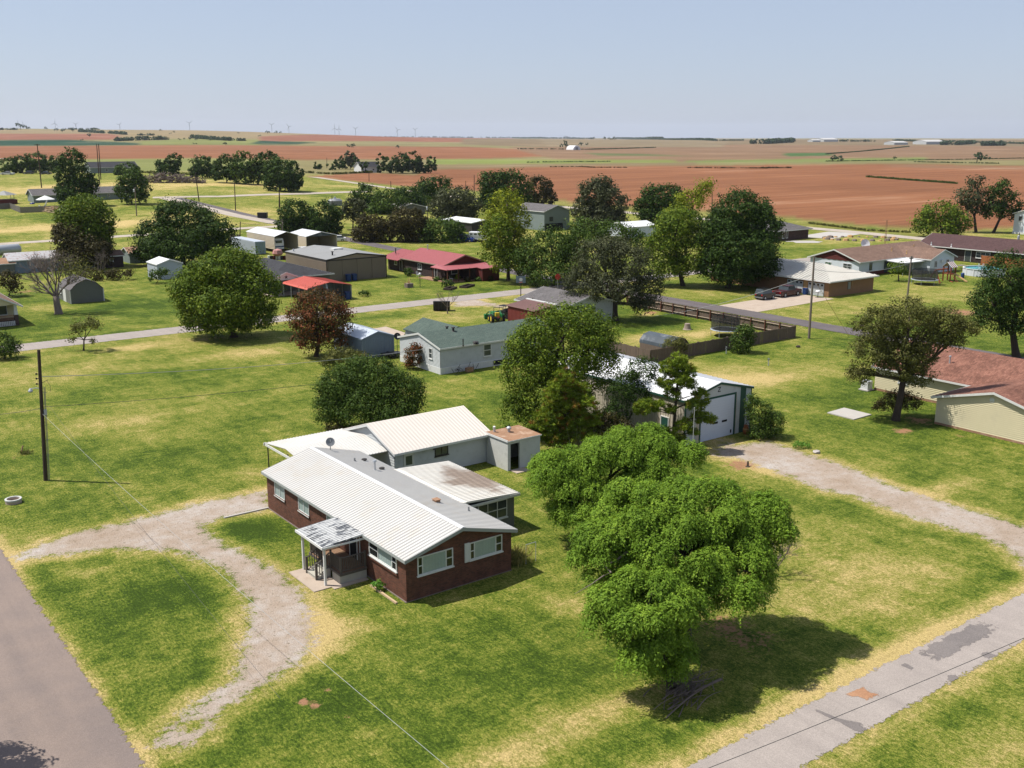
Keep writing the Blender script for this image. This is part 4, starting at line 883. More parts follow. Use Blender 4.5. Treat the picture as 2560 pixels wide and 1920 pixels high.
c_ = PX(*Z('b', 1000, 905)); mb = MB(); mb.box(c_.x - .4, c_.y - .4, .1, c_.x + .4, c_.y + .4, .95); mb.build('casing', 'plastic_white', ac)
mb = MB(); mb.box(c_.x - .55, c_.y - .55, -.02, c_.x + .55, c_.y + .55, .1); mb.build('pad', 'concrete_pale', ac); mb = MB(); mb.lathe((c_.x, c_.y, .95), [(0, .02), (.3, .02), (.32, 0)], 14); mb.build('fan_grille', 'grey_metal', ac)
mb = MB()
for i in range(7): mb.box(c_.x - .405, c_.y - .32 + i * .1, .2, c_.x - .4, c_.y - .27 + i * .1, .85)
mb.build('louvre', 'white_trim', ac)
pts = [PX(*Z('b', 700, 1085)), PX(*Z('b', 905, 1138)), PX(*Z('b', 1040, 1100)), PX(*Z('b', 830, 1048))]
mb = MB(); mb.slab([(p_.x, p_.y, .09) for p_ in pts], .12); tag(mb.build('storm_cellar_slab', 'concrete_pale'), 'pale square concrete slab lying in the lawn', 'slab')

# mobile home with green roof
mh = gbuild('mobile_home', 'white mobile home with green shingle roof and peeling siding', 'mobile home', 58.2, 90.5, 74.5, 98.9, 2.85, 3.85, 'x', 'white_wall', 'shingle_green', siding=.14, foot=.7, ov=.25, ovg=.15)
mb = MB(); mb.box(58.14, 90.44, 0, 58.2, 98.9, .7).box(58.14, 90.4, 0, 74.5, 90.46, .7)
for i in range(50): mb.box(58.16 + i * .33, 90.37, .02, 58.2 + i * .33, 90.4, .66)
mb.build('skirting', 'white_trim', mh)
window(mh, 'y', 90.47, 63.87, 64.95, 1.25, 2.62, hmul=True, fw=.08); window(mh, 'y', 90.47, 66.95, 67.75, 1.75, 2.65, hmul=True, fw=.08); window(mh, 'x', 58.17, 92.0, 92.7, 1.45, 2.6, hmul=True, fw=.07)
for px, h, r_ in ((Z(4, 1283, 530), .75, .06), (Z(4, 1208, 480), .35, .12), (Z(4, 1160, 450), .25, .12), (Z(4, 1380, 515), .12, .18)):
    p_ = PX(*px, z=3.4); z_ = 3.87 - abs(p_.y - 94.7) / 4.2 * 1.0 + .1; vent_pipe(mh, p_.x, p_.y, z_, h, r_, 'dark_trim', r_ > .1, 'roof_vent')
mb = MB(); mb.box(61.5, 98.9, -.1, 66.8, 103.2, 2.7); mb.build('porch_wall', 'white_wall', mh); gable_roof(mh, 61.5, 96.0, 66.8, 103.2, 2.72, 3.75, 'y', 'shingle_green', ov=.2, ovg=.2, name='porch_roof')
sk = MB(); sk.box(65.2, 90.33, .15, 69.5, 90.36, .62); sk.build('skirting_gap', 'dark_inside', mh)
ds2 = thing('black_dish', 'black satellite dish at the far corner of the mobile home', 'satellite dish', (58.7, 100.2, 0)); dish(ds2, (58.7, 100.4, 2.6), .42, math.radians(-100), math.radians(20), 'black_metal', 2.6)
pc = [PX(*Z(4, 580, 440)), PX(*Z(4, 810, 515)), PX(*Z(4, 840, 470)), PX(*Z(4, 690, 422))]
mb = MB(); mb.slab([(p_.x, p_.y, .06) for p_ in pc], .1); tag(mb.build('driveway_slab', 'concrete'), 'tan concrete pad between the blue shed and the mobile home', 'slab')
# scrap by the mobile home wall
sc_ = thing('scrap_pile', 'low heap of scrap and a grill against the mobile home skirting', 'scrap', (60.8, 89.8, 0)); mb = MB(); rnd = random.Random(5)
for i in range(14):
    x, y, z = 59.6 + rnd.random() * 3, 89.5 + rnd.random() * .7, rnd.random() * .3; mb.tube((x, y, z), (x + rnd.uniform(-.5, .5), y + rnd.uniform(-.3, .3), z + rnd.uniform(.1, .8)), .025, n=5)
mb.build('bars', 'dark_trim', sc_); mb = MB(); mb.box(61.0, 89.4, .05, 61.8, 89.9, .5); mb.build('box', 'rust_roof', sc_)

# blue metal shed and its clutter
bs = gbuild('blue_shed', 'slate blue metal shed with pale roof between brown tree and mobile home', 'shed', 55.2, 102.4, 59.4, 109.4, 2.35, 3.0, 'y', 'steel_blue', 'blue_roof', ov=.08, ovg=.08, th=.05, fascia='steel_blue', ribs=.35)
boxes('corner_trim', 'steel_blue', bs, [(55.16, 102.36, 0, 55.3, 102.4, 2.36), (59.3, 102.36, 0, 59.44, 102.4, 2.36)])
rb = MB()
for i in range(20): rb.add([(55.2, 102.7 + i * .33, 0), (55.2, 102.8 + i * .33, 0), (55.17, 102.75 + i * .33, 0), (55.2, 102.7 + i * .33, 2.3), (55.2, 102.8 + i * .33, 2.3), (55.17, 102.75 + i * .33, 2.3)], [(0, 2, 5, 3), (2, 1, 4, 5)])
for i in range(12): rb.add([(55.5 + i * .33, 102.4, 0), (55.6 + i * .33, 102.4, 0), (55.55 + i * .33, 102.37, 0), (55.5 + i * .33, 102.4, 2.3), (55.6 + i * .33, 102.4, 2.3), (55.55 + i * .33, 102.37, 2.3)], [(0, 2, 5, 3), (2, 1, 4, 5)])
rb.build('wall_ribs', 'steel_blue', bs.children[0], kind='stuff')
ut = thing('utility_trailer', 'small dark flat trailer parked beside the blue shed', 'trailer', (58.8, 100.8, 0)); mb = MB(); mb.box(57.3, 100.6, .45, 59.6, 101.9, .55); mb.box(56.2, 101.2, .42, 57.3, 101.3, .5); mb.build('bed', 'black_metal', ut)
for x, y in ((58.3, 100.5), (58.3, 101.9)):
    mb = MB(); mb.tube((x, y, .3), (x, y + .16, .3), .3, n=14); mb.build('wheel', 'rubber', ut)

# house with the dark roof, star on the porch gable, and its red carport
dh = thing('dark_roof_house', 'house with dark hipped roof and a star on its porch gable', 'house', (67, 155, 0))
mb = MB(); mb.box(67.6, 156, -.1, 78.4, 175, 2.6); mb.build('wall', 'olive_grey', dh); hip_roof(dh, 67.0, 155.4, 79, 175.6, 2.6, 4.3, 161, 170, 'shingle_dark', fascia='white_trim')
mb = MB(); mb.prism([(66.2, 2.55), (71.8, 2.55), (69.0, 3.7)], 'y', 152.7, 152.8); mb.build('porch_gable', 'white_trim', dh); gable_roof(dh, 66.1, 152.8, 71.9, 159.5, 2.6, 3.75, 'y', 'shingle_dark', ov=.2, ovg=.25, fascia='white_trim', name='porch_roof')
mb = MB(); vs = [(69.0, 152.66, 3.0)]
for k in range(10): rr = .36 if k % 2 == 0 else .14; vs.append((69.0 + rr * math.sin(k * math.pi / 5), 152.67, 3.02 + rr * math.cos(k * math.pi / 5)))
mb.add(vs, [(0, 1 + k, 1 + (k + 1) % 10) for k in range(10)]); mb.build('star', 'dark_trim', dh)
for x in (66.5, 68.4, 70.0, 71.5):
    mb = MB(); mb.box(x - .07, 152.85, 0, x + .07, 152.99, 2.6); mb.build('porch_post', 'fence_grey', dh)
mb = MB(); mb.box(66.3, 152.7, -.05, 71.8, 156, .15); mb.build('porch_floor', 'concrete', dh); mb = MB(); mb.box(68.2, 155.93, .2, 69.2, 155.99, 2.2); mb.build('door', 'dark_inside', dh)
rc = thing('red_carport', 'open metal carport with bright red curved roof', 'carport', (72, 147, 0))
mb = MB(); prof = [(68.05, 2.15), (68.2, 2.38), (71.9, 3.02), (75.6, 2.38), (75.8, 2.15)]
for i in range(4): (xa, za), (xb, zb_) = prof[i], prof[i + 1]; mb.slab([(xa, 143.2, za), (xb, 143.2, zb_), (xb, 152.2, zb_), (xa, 152.2, za)], .05)
mb.build('roof', 'red_canopy', rc); rb = MB()
for i in range(30):
    y = 143.3 + i * .3; 
    for j in (1, 2): (xa, za), (xb, zb_) = prof[j], prof[j + 1]; rb.add([(xa, y - .02, za), (xa, y + .02, za), (xa, y, za + .03), (xb, y - .02, zb_), (xb, y + .02, zb_), (xb, y, zb_ + .03)], [(0, 3, 5, 2), (1, 2, 5, 4)])
rb.build('roof_seams', 'red_canopy', rc, kind='stuff')
for x in (68.15, 75.7):
    for y in (143.4, 146.3, 149.2, 152.0): mb = MB(); mb.tube((x, y, 0), (x, y, 2.3), .05, n=6); mb.build('post', 'galv', rc)
mb = MB(); mb.box(75.72, 143.3, .05, 75.76, 152.1, 2.2); mb.build('side_panel', 'steel_blue', rc)

# hangar
hg = gbuild('metal_hangar', 'big tan metal hangar with grey roof and sliding doors', 'hangar', 81.2, 162.6, 93.2, 179.4, 3.95, 4.75, 'y', 'tan_metal', 'grey_roof', ov=.1, ovg=.1, fascia='dark_trim')
rb = MB()
for i in range(54): y = 162.9 + i * .31; rb.add([(81.2, y - .06, 0), (81.2, y + .06, 0), (81.15, y, 0), (81.2, y - .06, 3.5), (81.2, y + .06, 3.5), (81.15, y, 3.5)], [(0, 2, 5, 3), (2, 1, 4, 5)])
rb.build('wall_ribs', 'tan_metal', hg.children[0], kind='stuff')
for x0, x1 in ((81.5, 84.1), (84.2, 87.1), (87.2, 90.1), (90.2, 92.9)):
    mb = MB(); mb.box(x0, 162.5, .1, x1, 162.58, 3.75); mb.build('sliding_door', 'tan_dark', hg)
mb = MB(); mb.box(81.3, 162.46, 3.75, 93.1, 162.6, 3.9); mb.build('door_track', 'dark_trim', hg)
boxes('corner_trim', 'dark_trim', hg, [(81.12, 162.52, 0, 81.3, 162.6, 3.95), (93.1, 162.52, 0, 93.25, 162.6, 3.95)])
vent_pipe(hg, 83.8, 165.3, 4.25, .75, .14, 'dark_trim', True, 'flue'); mb = MB(); mb.box(86.3, 169.6, 4.7, 88.2, 171.2, 5.05); mb.build('skylight', 'white_trim', hg); vent_pipe(hg, 82.0, 177.5, 4.1, .4, .1, 'galv', True, 'flue')

# shipping container, motor-home cover and its caravan, second carport
ct = thing('shipping_container', 'pale grey shipping container with blue-grey end doors', 'container', (88.6, 211.2, 0)); mb = MB(); mb.box(88.6, 211.2, .12, 91.0, 224.5, 2.85); mb.build('body', 'aqua_metal', ct); rb = MB()
for i in range(44): y = 211.5 + i * .295; rb.box(88.57, y, .3, 88.6, y + .15, 2.7)
rb.build('corrugation', 'aqua_metal', ct.children[0], kind='stuff')
for x0, x1 in ((88.7, 89.77), (89.83, 90.9)):
    mb = MB(); mb.box(x0, 211.14, .22, x1, 211.2, 2.75); d_ = mb.build('door', 'container_door', ct)
    for xx in (.3, .7): mb = MB(); mb.tube((x0 + xx, 211.1, .25), (x0 + xx, 211.1, 2.7), .025, n=6); mb.build('lock_bar', 'galv', d_)
mb = MB(); mb.box(88.6, 211.15, .02, 88.75, 224.5, .12).box(90.85, 211.15, .02, 91.0, 224.5, .12); mb.build('base_rail', 'dark_trim', ct)
rv = thing('motorhome_cover', 'tall cream metal cover open at its end over a caravan', 'shelter', (94, 212, 0))
mb = MB(); mb.box(93.6, 212.2, .7, 93.66, 227.5, 3.6).box(99.14, 212.2, .3, 99.2, 227.5, 3.6)
mb.build('side_wall', 'cream_metal', rv); rb = MB()
for i in range(10): rb.box(93.55, 212.2, .75 + i * .29, 93.6, 227.5, .9 + i * .29)
rb.build('wall_ribs', 'cream_metal', rv.children[0], kind='stuff'); gable_roof(rv, 93.6, 212.2, 99.2, 227.5, 3.6, 4.5, 'y', 'white_metal_bright', ov=.08, ovg=.3, th=.06, ribs=.5)
mb = MB(); mb.box(93.7, 227.2, 0, 99.1, 227.3, 3.6); mb.build('end_wall', 'dark_trim', rv)
for x in (93.63, 99.17):
    for y in (212.3, 217.3, 222.3, 227.2): mb = MB(); mb.box(x - .06, y - .06, 0, x + .06, y + .06, 3.6); mb.build('post', 'galv', rv)
cv = thing('caravan', 'white caravan parked under the tall cream cover', 'caravan', (94.8, 213, 0)); mb = MB(); mb.prism([(213.2, .7), (222, .7), (222, 3.0), (213.6, 3.0), (213.2, 2.2)], 'x', 93.9, 96.2); mb.build('body', 'plastic_white', cv); mb = MB(); mb.box(94.3, 213.16, 2.0, 95.8, 213.4, 2.6); mb.build('window', 'window_glass', cv); mb = MB(); mb.box(93.88, 213.15, 1.1, 96.22, 213.2, 1.35); mb.build('stripe', 'plastic_blue', cv)
for y in (216.5, 217.5): mb = MB(); mb.tube((93.85, y, .4), (94.1, y, .4), .38, n=12); mb.build('wheel', 'rubber', cv)
c2 = thing('white_carport', 'white metal carport with arched front beside the caravan cover', 'carport', (102, 214, 0)); gable_roof(c2, 101.9, 213.6, 109.6, 223.5, 2.95, 3.85, 'y', 'white_metal_bright', ov=.05, ovg=.05, th=.06, ribs=.5)
mb = MB(); mb.box(101.88, 213.7, 0, 101.95, 223.5, 2.95).box(109.55, 213.7, 0, 109.62, 223.5, 2.95).box(101.95, 223.3, 0, 109.55, 223.4, 2.9); mb.build('side_wall', 'cream_metal', c2); mb = MB(); mb.prism([(102, 2.95), (109.5, 2.95), (105.75, 3.8)], 'y', 213.65, 213.7); mb.build('gable', 'tarp_blue', c2); mb = MB(); mb.tube((101.93, 213.7, 0), (101.93, 213.7, 2.9), .1, n=8).tube((109.58, 213.7, 0), (109.58, 213.7, 2.9), .1, n=8); mb.build('post', 'cream_metal', c2)

# red-roofed ranch house
rh = gbuild('red_roof_house', 'low ranch house with crimson metal roof and deep front porch', 'house', 99.4, 152.6, 108.0, 167.0, 2.75, 4.2, 'y', 'dark_brick', 'red_roof', ov=.5, ovg=.35, ribs=.45, fascia='tan_metal')
mb = MB(); mb.prism([(99.5, 2.72), (107.9, 2.72), (103.7, 4.15)], 'y', 152.54, 152.6); mb.build('gable', 'dark_red', rh)
mb = MB(); gable_wall(mb, 99.6, 167.0, 106.5, 173.0, -.1, 2.3, 3.3, 'y'); mb.build('rear_wall', 'dark_brick', rh); gable_roof(rh, 98.4, 167.1, 107.6, 173, 2.3, 3.55, 'y', 'red_roof', ov=.3, ovg=.3, name='rear_roof', ribs=.45)
mb = MB(); mb.slab([(97.4, 148.9, 2.35), (107.0, 148.9, 2.35), (108.2, 152.9, 2.75), (98.2, 152.9, 2.75)], .1); mb.slab([(97.4, 148.9, 2.35), (98.2, 152.9, 2.75), (99.2, 154.5, 2.75), (97.6, 154.5, 2.35)], .1); mb.build('porch_roof', 'red_roof', rh)
mb = MB(); hip = [(103.8, 147.2, 2.3), (107.9, 147.2, 2.3), (107.9, 149.6, 2.45), (103.8, 149.6, 2.45)]; mb.slab(hip, .1); mb.build('store_roof', 'red_roof', rh); mb = MB(); mb.box(104.0, 147.4, -.05, 107.7, 149.6, 2.3); mb.build('store_wall', 'dark_red', rh)
mb = MB(); mb.box(103.0, 149.5, -.05, 104.0, 152.6, 2.3).box(101.5, 149.6, -.05, 103.0, 149.75, .9); mb.build('porch_wall', 'dark_brick', rh); mb = MB(); mb.box(97.6, 149.0, -.05, 104, 152.6, .18).box(97.2, 152.6, -.05, 99.4, 158, .16); mb.build('porch_floor', 'rust_roof', rh)
for x, y in ((97.7, 149.1), (100.0, 149.1), (102.4, 149.1), (97.9, 154.2)): mb = MB(); mb.box(x - .08, y - .08, 0, x + .08, y + .08, 2.4); mb.build('porch_post', 'post_red', rh)
window(rh, 'x', 99.37, 160.3, 161.6, 1.1, 2.2, muls=(.5,), hmul=True); window(rh, 'x', 99.57, 169.5, 170.5, 1.1, 2.0); window(rh, 'y', 152.57, 100.8, 102.2, 1.0, 2.2); door(rh, 'x', 99.37, 155.0, 155.95, .16, 2.2); door(rh, 'x', 99.57, 167.6, 168.5, .1, 2.1)
vent_pipe(rh, 100.3, 171.2, 3.2, .8, .1, 'dark_trim', True, 'flue'); vent_pipe(rh, 103.4, 164.5, 4.15, .9, .09, 'galv', True, 'flue')
# gable-roofed red shed by the grey-roofed house
rs = thing('red_shed', 'low red metal lean-to shed with mauve roof', 'shed', (83, 108, 0)); mb = MB(); mb.prism([(82.7, 0), (86.0, 0), (86.0, 2.9), (82.7, 2.45)], 'y', 105.2, 111.2); mb.build('wall', 'barn_red', rs); mb = MB(); mb.slab([(82.5, 105.0, 2.5), (86.1, 105.0, 2.98), (86.1, 111.5, 2.98), (82.5, 111.5, 2.5)], .06); ro = mb.build('roof', 'mauve_metal', rs); rb = MB()
for i in range(22): y = 105.05 + i * .305; rb.add([(82.5, y - .02, 2.5), (82.5, y + .02, 2.5), (82.5, y, 2.54), (86.1, y - .02, 2.98), (86.1, y + .02, 2.98), (86.1, y, 3.02)], [(0, 3, 5, 2), (1, 2, 5, 4)])
rb.build('roof_seams', 'mauve_metal', ro, kind='stuff'); rb = MB()
for i in range(20): y = 105.3 + i * .3; rb.box(82.66, y, .05, 82.7, y + .1, 2.4)
rb.build('wall_ribs', 'barn_red', rs.children[0], kind='stuff'); mb = MB(); mb.box(86.05, 104.95, 2.9, 86.35, 111.55, 3.12); mb.build('parapet', 'white_trim', rs)
gh = gbuild('grey_roof_house', 'house with low grey shingle roof beyond the red lean-to', 'house', 86.4, 104.0, 96.5, 114.0, 2.6, 3.9, 'y', 'white_wall', 'shingle_grey', ov=.3)

# tan brick house with pale metal hip roof
tg = thing('tan_brick_house', 'tan brick house with pale ribbed metal hip roof and double garage', 'house', (138, 99, 0))
mb = MB(); mb.box(137.6, 99.0, -.1, 149.6, 124, 2.55); mb.build('wall', 'tan_brick', tg)
hip_roof(tg, 137.0, 98.4, 150.2, 124.6, 2.58, 4.45, 104.8, 118, 'pale_roof' if 'pale_roof' in M else 'white_metal', ribs=.6, th=.08, fascia='white_trim')
for a0, a1 in ((99.9, 103.0), (104.0, 107.2)):
    mb = MB(); mb.box(137.55, a0, 0, 137.6, a1, 2.1); gd = mb.build('garage_door', 'grey_metal', tg)
    for i in range(4):
        mb = MB(); mb.box(137.52, a0 + .03, .02 + i * .52, 137.55, a1 - .03, .5 + i * .52); mb.build('door_panel', 'white_wall', gd)
    for i in range(4): mb = MB(); w_ = (a1 - a0) / 4; mb.box(137.5, a0 + i * w_ + .2, 1.66, 137.52, a0 + (i + 1) * w_ - .2, 1.95); mb.build('door_window', 'dark_inside', gd)
mb = MB(); mb.box(137.5, 103.1, 0, 137.6, 103.9, 2.5); mb.build('pier', 'ochre', tg); mb = MB(); mb.box(142.5, 98.9, .9, 143.2, 99.0, 2.1); mb.build('meter_box', 'grey_metal', tg); mb = MB(); mb.tube((143.6, 98.92, 1.4), (143.6, 98.92, 2.5), .05, n=6); mb.build('conduit', 'ochre', tg)
vent_pipe(tg, 146.2, 101.8, 3.2, .7, .04, 'grey_metal', True)

# brown-roofed ranch with red gable and wing
br = gbuild('white_ranch_house', 'white ranch house with brown shingle roof and dark red gable', 'house', 162.8, 111.0, 190, 121.8, 2.75, 4.5, 'x', 'house_blue', 'shingle_brown', ov=.45, ovg=.4)
mb = MB(); pr = [(111.4, 2.75), (116.4, 4.38), (121.4, 2.75)]; n_ = 16
pr = [(111.5, 2.7)] + [(111.5 + 9.8 * i / n_, 2.62 + (.09 if i % 2 else 0)) for i in range(1, n_)] + [(121.3, 2.7), (116.4, 4.36)]
mb.prism(pr, 'x', 162.72, 162.8); mb.build('gable', 'dark_red', br)
window(br, 'x', 162.77, 112.6, 114.4, 1.2, 2.2, muls=(.5,), hmul=True, glass='window_glass', frame='white_trim'); window(br, 'x', 162.77, 117.0, 118.4, 1.5, 2.1, muls=(.5,), glass='window_green')
window(br, 'y', 110.97, 166.0, 166.8, 1.0, 2.3, frame='dark_trim'); mb = MB(); mb.box(163, 110.9, -.1, 174, 110.96, .7); mb.build('plinth', 'dark_red', br); mb = MB(); mb.box(170.6, 110.85, .2, 174.5, 110.95, 2.3); mb.build('glass_doors', 'window_glass', br)
mb = MB(); gable_wall(mb, 177.2, 105.6, 185.4, 112, -.1, 2.75, 4.2, 'y'); mb.build('wing_wall', 'house_blue', br); gable_roof(br, 177.2, 105.6, 185.4, 115.5, 2.75, 4.22, 'y', 'shingle_brown', ov=.45, ovg=.4, name='wing_roof', fascia='white_trim')
window(br, 'y', 105.57, 178.6, 179.5, 1.0, 2.3, muls=(.5,)); window(br, 'y', 105.57, 182.6, 183.6, 1.2, 2.3, muls=(.5,)); mb = MB(); mb.box(180.6, 105.3, 1.9, 181.4, 105.6, 2.35); mb.build('window_unit', 'white_trim', br)
pt = thing('patio_cover', 'flat white patio cover on thin posts behind the brown-roofed ranch', 'patio cover', (173, 108, 0)); mb = MB(); mb.slab([(170.6, 107.0, 2.35), (177.3, 106.6, 2.35), (177.3, 111.2, 2.6), (170.6, 111.2, 2.6)], .14); mb.build('roof', 'white_metal_bright', pt)
for x in (170.8, 174, 177): mb = MB(); mb.tube((x, 107.1, 0), (x, 107.1, 2.3), .06, n=6); mb.build('post', 'white_trim', pt)
for px, h in ((Z('a', 1195, 700), .3), (Z('a', 1310, 720), .25), (Z('a', 1350, 690), .4), (Z('a', 1365, 675), .25)):
    p_ = PX(*px, z=3.6); vent_pipe(br, p_.x, min(p_.y, 116), 3.65, h + .2, .08, 'ochre', True, 'roof_vent')
ds3 = thing('round_dish', 'large white dish behind the ridge of the brown-roofed ranch', 'satellite dish', PX(*Z('a', 990, 665), z=0)); dish(ds3, PX(*Z('a', 990, 645), z=4.2), .95, math.radians(-120), math.radians(20), 'plastic_white', 4.2)
# dark-brown roof house, right
db = gbuild('maroon_roof_house', 'dark brick house with long maroon shingle roof beyond the pool', 'house', 200.5, 70, 211.5, 122.5, 2.8, 4.7, 'y', 'dark_brick', 'shingle_maroon', ov=.6, ovg=.4)
window(db, 'x', 200.47, 106.6, 109.6, 1.0, 2.3, muls=(.33, .66), hmul=True, fw=.1, frame='white_trim'); window(db, 'x', 200.47, 103.0, 104.2, .9, 2.2, hmul=True, fw=.1); door(db, 'x', 200.47, 110.6, 112.0, .1, 2.4, leaf='window_glass')
for px in (R(6, 790, 295), R(6, 1097, 325)): p_ = PX(*px, z=3.9); vent_pipe(db, p_.x, p_.y, 3.6, .55, .09, 'plastic_white', False)
# hip-roofed brick house beyond the big trees
bh = thing('far_brick_house', 'brick house with grey hip roof at the edge of the red field', 'house', (205, 163, 0)); mb = MB(); mb.box(203.5, 162.4, -.1, 215.5, 178, 2.5); mb.build('wall', 'far_brick', bh); hip_roof(bh, 202.8, 161.7, 216.3, 178.8, 2.55, 4.5, 167.5, 173, 'shingle_grey', fascia='white_trim')
window(bh, 'y', 162.37, 205.2, 206.0, .6, 2.2); window(bh, 'y', 162.37, 206.6, 207.4, .6, 2.2)
# two-storey house at the right edge
p_ = PX(*D(2187, 505)); tw = gbuild('two_storey_house', 'white two-storey house with grey roof near the field', 'house', p_.x, p_.y - 12, p_.x + 9, p_.y, 5.4, 7.4, 'x', 'house_blue', 'shingle_grey', ov=.5)
window(tw, 'x', p_.x - .03, p_.y - 2.2, p_.y - 1.2, 3.4, 4.7); window(tw, 'x', p_.x - .03, p_.y - 4.2, p_.y - 3.2, 3.4, 4.7); mb = MB(); mb.box(p_.x - .4, p_.y - 12, 0, p_.x - .03, p_.y, .5); mb.build('plinth', 'white_trim', tw)
# grey two-storey barn among trees
p_ = PX(*Z(7, 1415, 545)); tb = gbuild('grey_barn', 'tall grey metal barn with small window among the trees', 'barn', p_.x, p_.y, p_.x + 9, p_.y + 14, 5.2, 6.7, 'y', 'aqua_metal_g' if 'aqua_metal_g' in M else 'house_green', 'shingle_grey', ov=.3)
window(tb, 'y', p_.y - .03, p_.x + 1.8, p_.x + 3.0, 2.6, 3.7, frame='dark_trim'); mb = MB(); mb.box(p_.x + .3, p_.y - .1, 0, p_.x + 6.5, p_.y - .02, 1.9); mb.build('door', 'dark_inside', tb)
p_ = PX(*Z(7, 860, 560)); wr = gbuild('white_roof_shed', 'long shed with flat white roof behind the trailer', 'shed', p_.x, p_.y, p_.x + 9, p_.y + 14, 2.6, 3.2, 'y', 'dark_trim', 'white_metal_bright', ov=.3)
p_ = PX(*Z(8, 520, 600)); ws2 = gbuild('hidden_shed', 'white-roofed shed glimpsed through the big tree crowns', 'shed', p_.x, p_.y, p_.x + 10, p_.y + 8, 2.6, 3.6, 'x', 'house_blue', 'white_metal_bright', ov=.2)
p_ = PX(*Z(6, 1345, 225)); tk = thing('storage_tank', 'pale domed storage building behind the dark trees', 'tank', p_); mb = MB(); mb.lathe(p_, [(2.6, 0), (2.6, 1.6), (1.8, 2.2), (.4, 2.4), (0, 2.4)], 16); mb.build('body', 'grey_metal', tk); mb = MB(); mb.lathe(p_ + Vector((0, 0, 2.4)), [(.4, 0), (.4, .4), (0, .5)], 10); mb.build('cap', 'galv', tk)
p_ = PX(*Z(7, 300, 420)); wr2 = gbuild('cream_roof_house', 'house with pale roof half hidden by brown trees', 'house', p_.x, p_.y, p_.x + 10, p_.y + 8, 2.2, 3.3, 'y', 'olive_grey', 'concrete_pale', ov=.4)
# left side: gambrel barn, white shed, bungalow, rusty shed, tank, brown huts
gp = PX(*Z(5, 545, 1475)); gb = thing('gambrel_shed', 'grey gambrel-roofed storage shed behind the bare tree', 'shed', gp)
x0, y0, wd, ln = gp.x, gp.y, 5.0, 7.0; pr = [(x0, 0), (x0 + wd, 0), (x0 + wd, 2.0), (x0 + wd * .8, 3.0), (x0 + wd / 2, 3.6), (x0 + wd * .2, 3.0), (x0, 2.0)]
mb = MB(); mb.prism(pr, 'y', y0, y0 + ln); mb.build('wall', 'olive_grey', gb); mb = MB()
for (xa, za), (xb, zb_) in zip(pr[2:-1], pr[3:]): mb.slab([(xa, y0 - .15, za + .07), (xb, y0 - .15, zb_ + .07), (xb, y0 + ln + .15, zb_ + .07), (xa, y0 + ln + .15, za + .07)], .06)
mb.build('roof', 'shingle_grey', gb); boxes('corner_trim', 'white_trim', gb, [(x0 - .03, y0 - .04, 0, x0 + .1, y0, 2.0), (x0 + wd - .1, y0 - .04, 0, x0 + wd + .03, y0, 2.0)])
mb = MB(); mb.box(x0 - .04, y0 + 2.5, 0, x0, y0 + 4.2, 1.9); mb.build('door', 'white_trim', gb); window(gb, 'x', x0 - .01, y0 + 5.2, y0 + 6.0, 1.0, 1.7)
sp_ = PX(*Z(5, 1215, 1290)); wsd = gbuild('white_shed', 'small white metal shed with gable roof by a shrub', 'shed', sp_.x, sp_.y, sp_.x + 4.6, sp_.y + 5.6, 2.75, 3.5, 'y', 'aqua_metal', 'white_metal_bright', ov=.1, ovg=.1, th=.05)
bp = PX(*Z('c', 150, 410)); bx0, by0 = bp.x, bp.y + 2.8
bu = gbuild('porch_bungalow', 'cream bungalow with lattice porch at the edge of the lawn', 'house', bx0 - 9, by0, bx0, by0 + 11, 2.9, 5.2, 'y', 'cream_siding', 'shingle_brown', ov=.6, ovg=3.2)
mb = MB(); mb.prism([(bx0 - 9, 2.9), (bx0, 2.9), (bx0 - 4.5, 5.2)], 'y', bp.y - .1, bp.y); mb.build('porch_gable', 'cream_siding', bu)
mb = MB(); mb.box(bx0 - 9, bp.y, -.1, bx0, by0, .75); mb.build('porch_base', 'far_brick', bu); window(bu, 'y', by0 - .02, bx0 - 3.2, bx0 - .8, 1.2, 2.5, muls=(.5,))
for x in (bx0 - .25, bx0 - 4.2): mb = MB(); mb.box(x - .25, bp.y - .02, .0, x + .25, bp.y + .48, 1.5); mb.build('porch_pier', 'far_brick', bu); mb = MB(); mb.prism([(x - .24, 1.5), (x + .24, 1.5), (x + .15, 2.9), (x - .15, 2.9)], 'y', bp.y, bp.y + .42); mb.build('porch_column', 'white_trim', bu)
for i in range(26): boxes('baluster', 'rust_roof', bu, [(bx0 - 3.9 + i * .13, bp.y + .15, .8, bx0 - 3.86 + i * .13, bp.y + .2, 1.4)])
boxes('handrail', 'rust_roof', bu, [(bx0 - 4.0, bp.y + .1, 1.4, bx0 - .5, bp.y + .25, 1.48)]); mb = MB()
for i in range(16): mb.box(bx0 - 3.9 + i * .22, bp.y - .06, .08, bx0 - 3.82 + i * .22, bp.y - .03, .7)
for i in range(4): mb.box(bx0 - 3.9, bp.y - .08, .1 + i * .17, bx0 - .5, bp.y - .06, .16 + i * .17)
mb.build('lattice', 'white_trim', bu)
rp = PX(*R(1, 155, 1260)); ru = gbuild('rusty_roof_shed', 'long shed with rust-striped tin roof beside the tank', 'shed', rp.x, rp.y, rp.x + 16, rp.y + 5.5, 2.5, 3.6, 'x', 'steel_blue', 'galv_rust', ov=.2, ovg=.1, th=.05, ribs=.7)
tp = PX(*R(1, 100, 1060)); tn = thing('fuel_tank', 'rusty cylindrical tank lying on a stand at the edge of town', 'tank', tp); mb = MB(); mb.path([tp + Vector((-7, -1.5, 2.3)), tp + Vector((-6.8, -1.5, 2.3)), tp + Vector((2.6, .1, 2.3)), tp + Vector((2.9, .15, 2.3))], [.7, 1.1, 1.1, .7], 16); mb.build('barrel', 'galv', tn, smooth=True)
